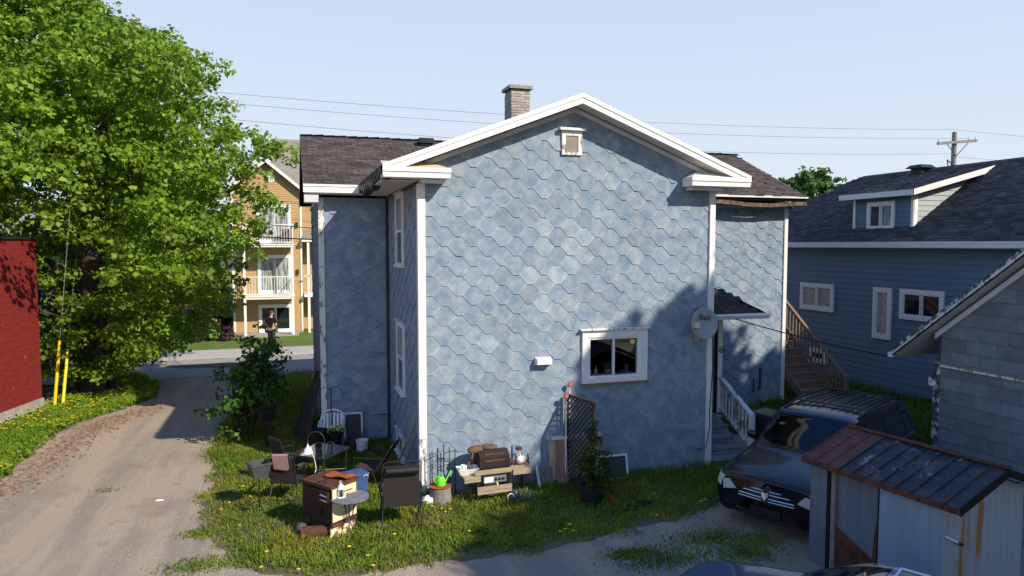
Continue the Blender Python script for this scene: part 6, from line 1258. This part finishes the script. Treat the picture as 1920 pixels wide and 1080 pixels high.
# wheelie bin between steps and van
wb = thing('wheelie_bin', 'black wheeled rubbish bin behind the dark van', 'bin', (8.0,.0,0), math.radians(25)); MB().poly([(-.26,-.30,.04),(.26,-.30,.04),(.26,.30,.04),(-.26,.30,.04),(-.34,-.40,.98),(.34,-.40,.98),(.34,.38,.98),(-.34,.38,.98)], [(0,3,2,1),(0,1,5,4),(1,2,6,5),(2,3,7,6),(3,0,4,7)]).build('body', 'black_plastic', wb)
MB().poly([(-.38,-.44,.985),(.38,-.44,.985),(.38,.42,1.02),(-.38,.42,1.02),(-.30,-.34,1.06),(.30,-.34,1.06),(.30,.34,1.09),(-.30,.34,1.09)], [(0,3,2,1),(4,5,6,7),(0,1,5,4),(1,2,6,5),(2,3,7,6),(3,0,4,7)]).build('lid', 'black_plastic', wb, bevel=.015); MB().tube([(-.3,.46,1.0),(.3,.46,1.0)],.018,7).build('handle', 'black_plastic', wb)
for s in (-1,1): MB().lathe([(.12,-.025),(.13,0),(.12,.025)],16,Matrix.Translation((s*.28,.30,.13))@Matrix.Rotation(math.pi/2,4,'Y')).build('wheel', 'rubber', wb, True)
# ================================================================ VEHICLES
def cr(P, t):        # Catmull-Rom on an array of control points (n, ...) at parameter t in [0, n-1]
    n = len(P); i = min(int(t), n-2); f = t-i; a, b, c, d = P[max(i-1,0)], P[i], P[i+1], P[min(i+2,n-1)]
    return .5*((2*b)+(-a+c)*f+(2*a-5*b+4*c-d)*f*f+(-a+3*b-3*c+d)*f*f*f)
class Body:
    """stations: list of (x, [(y,z) x 7]) right half profile from sill to roof centre"""
    def __init__(s, st): s.X = np.array([a[0] for a in st]); s.R = np.array([a[1] for a in st], float); s.nx, s.nr = s.R.shape[:2]; s.RE = np.concatenate([s.R, s.R[:,-2:-1]*np.array([-1,1])], 1)
    def pt(s, u, v, side=1, off=0):
        q = lambda uu, vv: np.array([cr(s.X,uu), *cr(np.array([cr(s.RE[:,k],uu) for k in range(s.nr+1)]),vv)])
        p = q(u,v)
        if off:
            e = .02; du = q(min(u+e,s.nx-1),v)-q(max(u-e,0),v); dv = q(u,min(v+e,s.nr-1))-q(u,max(v-e,0)); n = np.cross(du,dv); n /= np.linalg.norm(n)+1e-9
            if np.dot(n, p-np.array([p[0]*.6+1.0, 0, .8])) < 0: n = -n
            p = p+n*off
        return Vector((p[0], p[1]*side, p[2]))
    def skin(s, name, mt, parent, nu=48, nv=26, u0=0, u1=None, v0=0, v1=None, sides=(1,-1), off=0, closed=True):
        u1 = s.nx-1 if u1 is None else u1; v1 = s.nr-1 if v1 is None else v1; obs = []
        m = MB()
        for sd in sides:
            G_ = [[s.pt(u0+(u1-u0)*i/nu, v0+(v1-v0)*j/nv, sd, off) for j in range(nv+1)] for i in range(nu+1)]
            o = len(m.v); m.v += [tuple(p) for r in G_ for p in r]
            for i in range(nu):
                for j in range(nv):
                    a, b, c, d = o+i*(nv+1)+j, o+(i+1)*(nv+1)+j, o+(i+1)*(nv+1)+j+1, o+i*(nv+1)+j+1
                    m.f.append((a,b,c,d) if sd > 0 else (d,c,b,a)); m.c.append(None)
            if closed:
                for i in (0, nu): m.f.append(tuple(o+i*(nv+1)+j for j in range(nv+1))); m.c.append(None)
        return m.build(name, mt, parent, True)
    def panel(s, name, mt, parent, quad, side, off=.006, n=12, m_=8):
        """quad: four (u,v) corners"""
        m = MB(); P = []
        for i in range(n+1):
            for j in range(m_+1):
                f, g = i/n, j/m_; u = (quad[0][0]*(1-f)+quad[1][0]*f)*(1-g)+(quad[3][0]*(1-f)+quad[2][0]*f)*g; v = (quad[0][1]*(1-f)+quad[1][1]*f)*(1-g)+(quad[3][1]*(1-f)+quad[2][1]*f)*g; P.append(s.pt(u,v,side,off))
        Fq = [(i*(m_+1)+j,(i+1)*(m_+1)+j,(i+1)*(m_+1)+j+1,i*(m_+1)+j+1) for i in range(n) for j in range(m_)]; m.poly(P, Fq if side > 0 else [tuple(reversed(f)) for f in Fq]); return m.build(name, mt, parent, True)
def wheel(parent, x, y, r, w, side):
    t = MB().lathe([(r*.62,-w/2),(r*.95,-w/2),(r,-w*.3),(r,w*.3),(r*.95,w/2),(r*.62,w/2)],28,Matrix.Translation((x,y,r))@Matrix.Rotation(math.pi/2,4,'X')).build('wheel', 'rubber', parent, True)
    MB().lathe([(r*.60,-.02),(r*.62,.02),(r*.30,.05),(r*.1,.06),(.01,.06)],18,Matrix.Translation((x,y+side*w*.32,r))@Matrix.Rotation(-side*math.pi/2,4,'X')).build('rim', 'silver', t, True)
w = .97
def prof(sill, wd, belt, wt, top, re, rc):   # sill z, half width, belt z, window-top half width, its z, roof edge z, roof centre z
    return [(wd*.80,sill),(wd*.97,sill+.06),(wd,sill+.30),(wd*.985,belt),(wt,top),(wt*.80,re),(0,rc)]
ST = [(.0,[(.60,.28),(.74,.34),(.80,.50),(.80,.70),(.72,.84),(.45,.875),(0,.885)]),(.07,[(.70,.24),(.86,.31),(.91,.52),(.90,.76),(.80,.90),(.50,.935),(0,.945)]),(.42,[(.76,.22),(.94,.30),(.96,.55),(.95,.84),(.84,.985),(.55,1.015),(0,1.03)]),
      (1.10,prof(.22,.965,.96,.84,1.08,1.11,1.13)),(1.28,prof(.22,.97,1.0,.83,1.16,1.19,1.205)),(1.75,prof(.22,.97,1.02,.78,1.47,1.50,1.515)),(2.10,prof(.22,.97,1.03,.76,1.63,1.68,1.70)),(2.9,prof(.22,.97,1.04,.76,1.67,1.735,1.755)),(3.8,prof(.22,.97,1.05,.75,1.67,1.735,1.755)),(4.5,prof(.24,.96,1.06,.73,1.64,1.70,1.72)),(4.80,prof(.28,.94,1.05,.70,1.52,1.60,1.62)),(4.95,[(.70,.34),(.84,.40),(.88,.60),(.86,1.02),(.66,1.30),(.5,1.36),(0,1.38)])]
BV = Body(ST)
em = G(1436,922,.74); psi = math.radians(27); van = thing('minivan', 'black minivan with roof rails parked beside the house', 'van', (em.x,em.y,0), psi)
BV.skin('body', 'van_paint', van, 60, 30)
BV.panel('windscreen', 'wind_glass', van, [(4.02,6.0),(5.85,6.0),(5.82,4.2),(4.10,3.75)], 1); BV.panel('windscreen', 'wind_glass', van, [(4.02,6.0),(5.85,6.0),(5.82,4.2),(4.10,3.75)], -1)
BV.panel('windscreen_band', 'dark_glass', van, [(4.0,5.99),(4.12,5.99),(4.14,3.8),(4.0,3.75)], 1, .004); BV.panel('windscreen_band', 'dark_glass', van, [(4.0,5.99),(4.12,5.99),(4.14,3.8),(4.0,3.75)], -1, .004)
for sd in (1,-1):
    for q in ([(4.75,3.12),(5.75,3.12),(6.15,3.86),(5.75,3.86)],[(5.86,3.12),(7.15,3.12),(7.15,3.88),(6.25,3.88)],[(7.25,3.12),(8.35,3.14),(8.35,3.88),(7.25,3.88)],[(8.45,3.16),(9.7,3.25),(9.5,3.84),(8.45,3.86)]): BV.panel('side_window', 'dark_glass', van, q, sd)
    BV.panel('headlight', 'lamp_lens', van, [(.03,2.75),(1.75,2.9),(1.8,3.55),(.05,4.05)], sd, .012); hl_ = MB().poly([(-.008,sd*.53,.67),(-.004,sd*.77,.62),(-.0,sd*.785,.79),(-.004,sd*.66,.815)], [(0,1,2,3) if sd < 0 else (3,2,1,0)]).build('headlight_lens', 'lamp_lens', van); hl_.modifiers.new('s','SOLIDIFY').thickness = .012
    BV.panel('belt_strip', 'chrome', van, [(4.8,3.02),(9.6,3.1),(9.6,3.05),(4.8,2.98)], sd, .008, 30, 1)
    BV.panel('lower_trim', 'black_plastic', van, [(.2,.3),(2.2,.5),(2.2,1.1),(.2,1.35)], sd, .006); BV.panel('tail_light', 'red_plastic', van, [(10.3,2.6),(10.9,2.6),(10.9,3.9),(10.2,3.9)], sd, .006)
    for k, dx in enumerate((2.9,)): MB().tube([BV.pt(4.9,3.15,sd,.02),BV.pt(4.85,3.15,sd,.12),BV.pt(4.8,3.3,sd,.17)],.03,7).build('mirror_arm', 'van_paint', van, True)
    pm = BV.pt(4.85,3.25,sd,.17); MB().sph(tuple(pm),(.05,.11,.085),12,8).build('mirror', 'van_paint', van, True)
    rail = [BV.pt(u,4.75,sd,.0)+Vector((0,0,.05 if .1 < f < .9 else .012)) for f, u in zip(np.linspace(0,1,12), np.linspace(6.15,9.4,12))]; MB().tube(rail,.022,8).build('roof_rail', 'black_plastic', van, True)
    MB().bar(BV.pt(2.0,3.9,sd,.01),BV.pt(3.55,3.6,sd,.01),.006,.006).build('bonnet_seam', 'dark', van)
    for x in (.98,4.05): wheel(van, x, sd*.86, .34, .22, sd)
for u in (6.75,8.6): p, q = BV.pt(u,4.75,1), BV.pt(u,4.75,-1); MB().bar(p+Vector((0,0,.06)),q+Vector((0,0,.06)),.05,.02).build('cross_bar', 'black_plastic', van)
for k in range(4):
    pts = [BV.pt(u,5.2+.2*k,1,.006) for u in np.linspace(6.4,9.2,10)]; MB().tube(pts,.006,5).build('roof_rib', 'van_paint', van); pts = [BV.pt(u,5.2+.2*k,-1,.006) for u in np.linspace(6.4,9.2,10)]; MB().tube(pts,.006,5).build('roof_rib', 'van_paint', van)
# grille with bars and ram-style emblem plate
gp_ = lambda yy, zz: (-.03-.0*yy+.10*yy*yy*1.3, yy, zz)
gl = MB(); n = 12
for k in range(n):
    y0, y1 = -.50+k/n, -.50+(k+1)/n; a0, a1 = gp_(y0,.56), gp_(y1,.56); gl.poly([(a0[0]-.0,y0,.56),(a1[0],y1,.56),(a1[0]+.06,y1,.80),(a0[0]+.06,y0,.80)], [(3,2,1,0)])
glo = gl.build('grille', 'black_plastic', van)
for z in (.59,.635,.70,.75):
    for sg in (1,-1): MB().tube([Vector(gp_(y*sg,z))+Vector((-.018+(z-.56)*.25,0,0)) for y in np.linspace(.06,.49-(z-.56)*.1,8)],.010,6).build('grille_bar', 'chrome', glo, True)
MB().poly([(-.055,.0,.60),(-.05,.05,.66),(-.03,.055,.74),(-.03,.02,.72),(-.03,-.02,.72),(-.03,-.055,.74),(-.05,-.05,.66)], [(6,5,4,3,2,1,0)]).build('emblem', 'silver', glo).modifiers.new('s','SOLIDIFY').thickness = .02
MB().box((-.02,-.26,.34),(.02,.26,.46)).build('plate_recess', 'black_plastic', van); MB().tube([Vector((.02+.22*y*y,y,.27)) for y in np.linspace(-.62,.62,12)],.03,7).build('air_dam', 'black_plastic', van, True)
# cabin seen through the windscreen
MB().box((1.45,-.70,.95),(1.85,.70,1.08)).build('dashboard', 'interior_grey', van)
for y in (-.38,.38): MB().box((2.5,y-.24,.6),(2.66,y+.24,1.34)).build('seat_back', 'interior_grey', van, bevel=.05); MB().box((2.55,y-.11,1.36),(2.65,y+.11,1.55)).build('head_rest', 'interior_grey', van, bevel=.03)
MB().tube([(1.98,.38+.17*math.cos(t),1.10+.17*math.sin(t)) for t in np.linspace(0,6.283,17)],.014,6,False).build('steering_wheel', 'black_plastic', van, True)
# ---- dark blue car at the foot of the picture
S2 = [(.0,[(.5,.28),(.66,.34),(.72,.46),(.70,.58),(.60,.68),(.40,.71),(0,.72)]),(.12,[(.64,.22),(.80,.30),(.84,.46),(.82,.62),(.72,.75),(.46,.785),(0,.80)]),(.6,[(.7,.2),(.87,.28),(.88,.5),(.86,.72),(.78,.85),(.5,.89),(0,.905)]),(1.25,prof(.2,.885,.86,.78,.95,.975,.99)),(1.45,prof(.2,.89,.89,.76,1.03,1.05,1.065)),(2.0,prof(.2,.89,.91,.66,1.30,1.335,1.35)),(2.4,prof(.2,.89,.92,.62,1.38,1.43,1.445)),(3.0,prof(.2,.89,.93,.62,1.38,1.43,1.445)),(3.5,prof(.2,.88,.94,.63,1.27,1.32,1.335)),(4.0,prof(.22,.87,.93,.66,1.05,1.08,1.09)),(4.4,prof(.25,.85,.90,.68,.98,1.0,1.01)),(4.6,[(.6,.32),(.76,.38),(.80,.55),(.78,.80),(.62,.90),(.5,.93),(0,.94)])]
B2 = Body(S2); car = thing('blue_car', 'dark blue car parked in front of the metal shed', 'car', (2.14,-5.68,0), math.radians(-60))
B2.skin('body', 'car_blue', car, 48, 24)
for sd in (1,-1):
    B2.panel('windscreen', 'dark_glass', car, [(4.05,6.0),(5.8,6.0),(5.8,4.3),(4.1,3.85)], sd); B2.panel('rear_window', 'dark_glass', car, [(7.2,6.0),(8.8,6.0),(8.7,4.0),(7.3,4.3)], sd)
    for q in ([(4.7,3.14),(6.4,3.14),(6.4,3.86),(5.7,3.86)],[(6.5,3.14),(8.2,3.2),(7.6,3.86),(6.5,3.86)]): B2.panel('side_window', 'dark_glass', car, q, sd)
    B2.panel('headlight', 'lamp_lens', car, [(.4,2.9),(1.5,3.0),(1.6,3.5),(.6,3.7)], sd, .008)
    for x in (.9,3.7): wheel(car, x, sd*.80, .31, .2, sd)
    pm = B2.pt(4.75,3.3,sd,.16); MB().sph(tuple(pm),(.06,.10,.07),12,8).build('mirror', 'car_blue', car, True)
rp_ = MB().box((2.42,-.50,1.448),(3.22,.44,1.47)).build('roof_panel', 'solar_cell', car); 
for a, b in (((2.40,-.52,1.455),(2.42,.46,1.485)),((3.22,-.52,1.455),(3.24,.46,1.485)),((2.421,-.52,1.455),(3.219,-.50,1.485)),((2.421,.44,1.455),(3.219,.46,1.485))): MB().box(a,b).build('panel_edge', 'white_plastic', rp_)
for k in range(1,4): MB().box((2.43+.2*k-.004,-.49,1.476),(2.43+.2*k+.004,.43,1.478)).build('cell_line', 'silver', rp_)
# ================================================================ PERSON
def person():
    g = G(510,660); t = thing('person', 'person in black t-shirt looking down at a phone', 'person', (g.x,g.y,.11), math.radians(150))
    # local: faces -y
    def skin(name, verts, edges, mt, root):
        me = bpy.data.meshes.new(name); me.from_pydata([v[:3] for v in verts], edges, []); o = bpy.data.objects.new(name, me); COL.objects.link(o); o.parent = t
        o.modifiers.new('skin','SKIN'); sv = me.skin_vertices[0].data
        for i, v in enumerate(verts): sv[i].radius = (v[3], v[4] if len(v) > 4 else v[3]); sv[i].use_root = (i == root)
        s = o.modifiers.new('sub','SUBSURF'); s.levels = s.render_levels = 2; me.materials.append(M[mt]); o.modifiers['skin'].use_smooth_shade = True; return o
    B = [(0,0,.95,.15,.11),(0,.01,1.15,.15,.11),(0,.01,1.36,.17,.11),(0,.02,1.46,.09,.08),(0,.0,1.52,.058),(0,-.02,1.57,.06),
         (.19,.01,1.40,.062),(.25,.03,1.12,.045),(.12,-.20,1.10,.036),(.05,-.27,1.13,.028,.02),(-.19,.01,1.40,.062),(-.25,.03,1.12,.045),(-.10,-.20,1.12,.036),(-.03,-.27,1.15,.028,.02),
         (.09,0,.88,.095),(.10,-.01,.50,.065),(.11,.02,.10,.042),(.11,-.12,.04,.04,.03),(-.09,0,.88,.095),(-.10,.0,.50,.065),(-.11,.03,.10,.042),(-.11,-.11,.04,.04,.03)]
    E_ = [(0,1),(1,2),(2,3),(3,4),(4,5),(2,6),(6,7),(7,8),(8,9),(2,10),(10,11),(11,12),(12,13),(0,14),(14,15),(15,16),(16,17),(0,18),(18,19),(19,20),(20,21)]
    skin('body', B, E_, 'skin', 0)
    hd = MB(); hd.sph((0,-.04,1.66),(.078,.098,.118),18,14); hd.sph((0,-.145,1.645),(.016,.022,.026),8,6)
    for s in (-1,1): hd.sph((s*.078,-.03,1.65),(.012,.025,.034),8,6)
    ho_ = hd.build('head', 'skin', t, True)
    for s in (-1,1): MB().sph((s*.03,-.128,1.672),(.011,.008,.008),8,6).build('eye', 'dark', ho_, True)
    MB().box((-.025,-.138,1.598),(.025,-.130,1.606)).build('mouth', 'pink_cloth', ho_); MB().sph((0,-.02,1.70),(.082,.098,.090),18,12).build('hair', 'hair', ho_, True)
    S_ = [(0,0,.93,.17,.125),(0,.01,1.15,.165,.125),(0,.01,1.36,.185,.125),(0,.015,1.47,.085,.08),(.20,.01,1.40,.078),(.245,.03,1.20,.068),(-.20,.01,1.40,.078),(-.245,.03,1.20,.068)]
    skin('shirt', S_, [(0,1),(1,2),(2,3),(2,4),(4,5),(2,6),(6,7)], 'black_cloth', 0)
    skin('trousers', [(0,0,.98,.155,.12),(.09,0,.88,.11),(.10,-.01,.50,.085),(.11,.02,.12,.07),(-.09,0,.88,.11),(-.10,0,.50,.085),(-.11,.03,.12,.07)], [(0,1),(1,2),(2,3),(0,4),(4,5),(5,6)], 'dark_trousers', 0)
    for s, x in ((1,.05),(-1,-.03)):
        for k in range(4): MB().tube([(x+s*(.0+.012*k)-.02,-.28,1.135-.012*k),(x-s*.01,-.315,1.14-.014*k),(x-s*.035,-.31,1.145-.014*k)],.0085,6).build('finger', 'skin', t, True)
        MB().tube([(x,-.27,1.15),(x-s*.015,-.30,1.175),(x-s*.02,-.32,1.185)],.010,6).build('thumb', 'skin', t, True)
    ph = tag(MB().box((-.036,-.006,-.07),(.036,.004,.07)).build('phone', 'black_plastic'), 'dark phone held in the hands of the person', 'phone'); ph.matrix_world = Matrix.Translation((g.x,g.y,.11)) @ Matrix.Rotation(math.radians(150),4,'Z') @ Matrix.Translation((.01,-.325,1.17)) @ Matrix.Rotation(math.radians(-50),4,'X')
person()
# ================================================================ POLE AND WIRES
pp_ = FY(1790,248,20); pl = thing('utility_pole', 'wooden utility pole with crossarm beyond the dark blue house', 'utility pole', (pp_.x,20,0)); H_ = pp_.z
MB().tube([(0,0,0),(0,0,H_)],.20,12,r2=.14).build('pole', 'pole_wood', pl, True); a_, b_ = FY(1748,271,20), FY(1826,259,20); ca = math.radians(-8)
xa = Vector((1.35*math.cos(ca),1.35*math.sin(ca),.0)); zc = H_-.62
MB().bar(tuple(-xa+Vector((0,-.2,zc-.12))),tuple(xa+Vector((0,-.2,zc+.12))),.14,.16).build('crossarm', 'pole_wood', pl)
for s in (-1,1): MB().tube([tuple(xa*s*.55+Vector((0,-.2,zc-.05))),(0,-.15,zc-.85)],.025,6).build('brace', 'grey_plastic', pl)
for f in (-.95,.62,.95): MB().lathe([(.03,0),(.06,.04),(.04,.10),(.05,.14),(.0,.17)],10,c=tuple(xa*f+Vector((0,-.2,zc+.08+.1*f)))).build('insulator', 'white_plastic', pl, True)
MB().lathe([(.03,0),(.06,.05),(.04,.13),(.0,.17)],10,c=(0,0,H_)).build('insulator', 'white_plastic', pl, True)
tf = [(-.75,-.2,zc-1.1),(-.35,-.2,zc-1.35),(-.25,-.2,zc-1.95),(-.6,-.2,zc-1.75)]
for i in range(4): MB().tube([tf[i],tf[(i+1)%4]],.035,6).build('fuse_bracket', 'grey_plastic', pl)
MB().tube([(-.3,-.2,zc-1.5),(0,0,zc-1.6)],.03,6).build('bracket_arm', 'grey_plastic', pl)
def wire(label, a, b, sag, r=.011, m='wire_grey', n=24, name='power_line'):
    a, b = Vector(a), Vector(b); return tag(MB().tube([a.lerp(b,i/n)-Vector((0,0,sag*4*(i/n)*(1-i/n))) for i in range(n+1)],r,5).build(name, m), label, 'wire')
P0 = Vector((pp_.x,20,0)); lft = lambda px, py: FY(px,py,22)
wire('uppermost overhead line crossing the sky to the pole top', (-24,23,12.95), P0+Vector((0,0,H_+.16)), .9); wire('second overhead line just below the topmost one', (-24,22.6,12.55), P0+xa*.62+Vector((0,-.2,zc+.25)), 1.0); wire('lowest thin overhead line crossing behind the gable roof', (-24,22,12.05), P0+Vector((0,-.2,zc-.7)), 1.15)
wire('overhead line leaving the pole to the right', P0+Vector((0,0,H_+.16)), (75,14,12.6), .9); wire('lower overhead line leaving the pole to the right', P0+Vector((0,-.2,zc-.9)), (75,13,10.2), .6)
cA, cB = FY(1352,585,1.1), Vector((GX-.3,gy+.2,tipz-.05)); wire('black service cable from the canopy to the garage eave', (7.25,.42,3.20), (GX-.2,tipy+.05,tipz-.12), .06, .013, 'black_plastic')
for k, (pa, pb) in enumerate((((470,440),(592,449)),((470,415),(592,428)))):
    a, b = FY(pa[0],pa[1],16), FY(pb[0],pb[1],9); wire('thick dark service cable passing the balconies' if k == 0 else 'thinner service cable above the thick one by the balconies', a-(b-a)*.8, b, .05, .022 if k == 0 else .014, 'black_plastic')
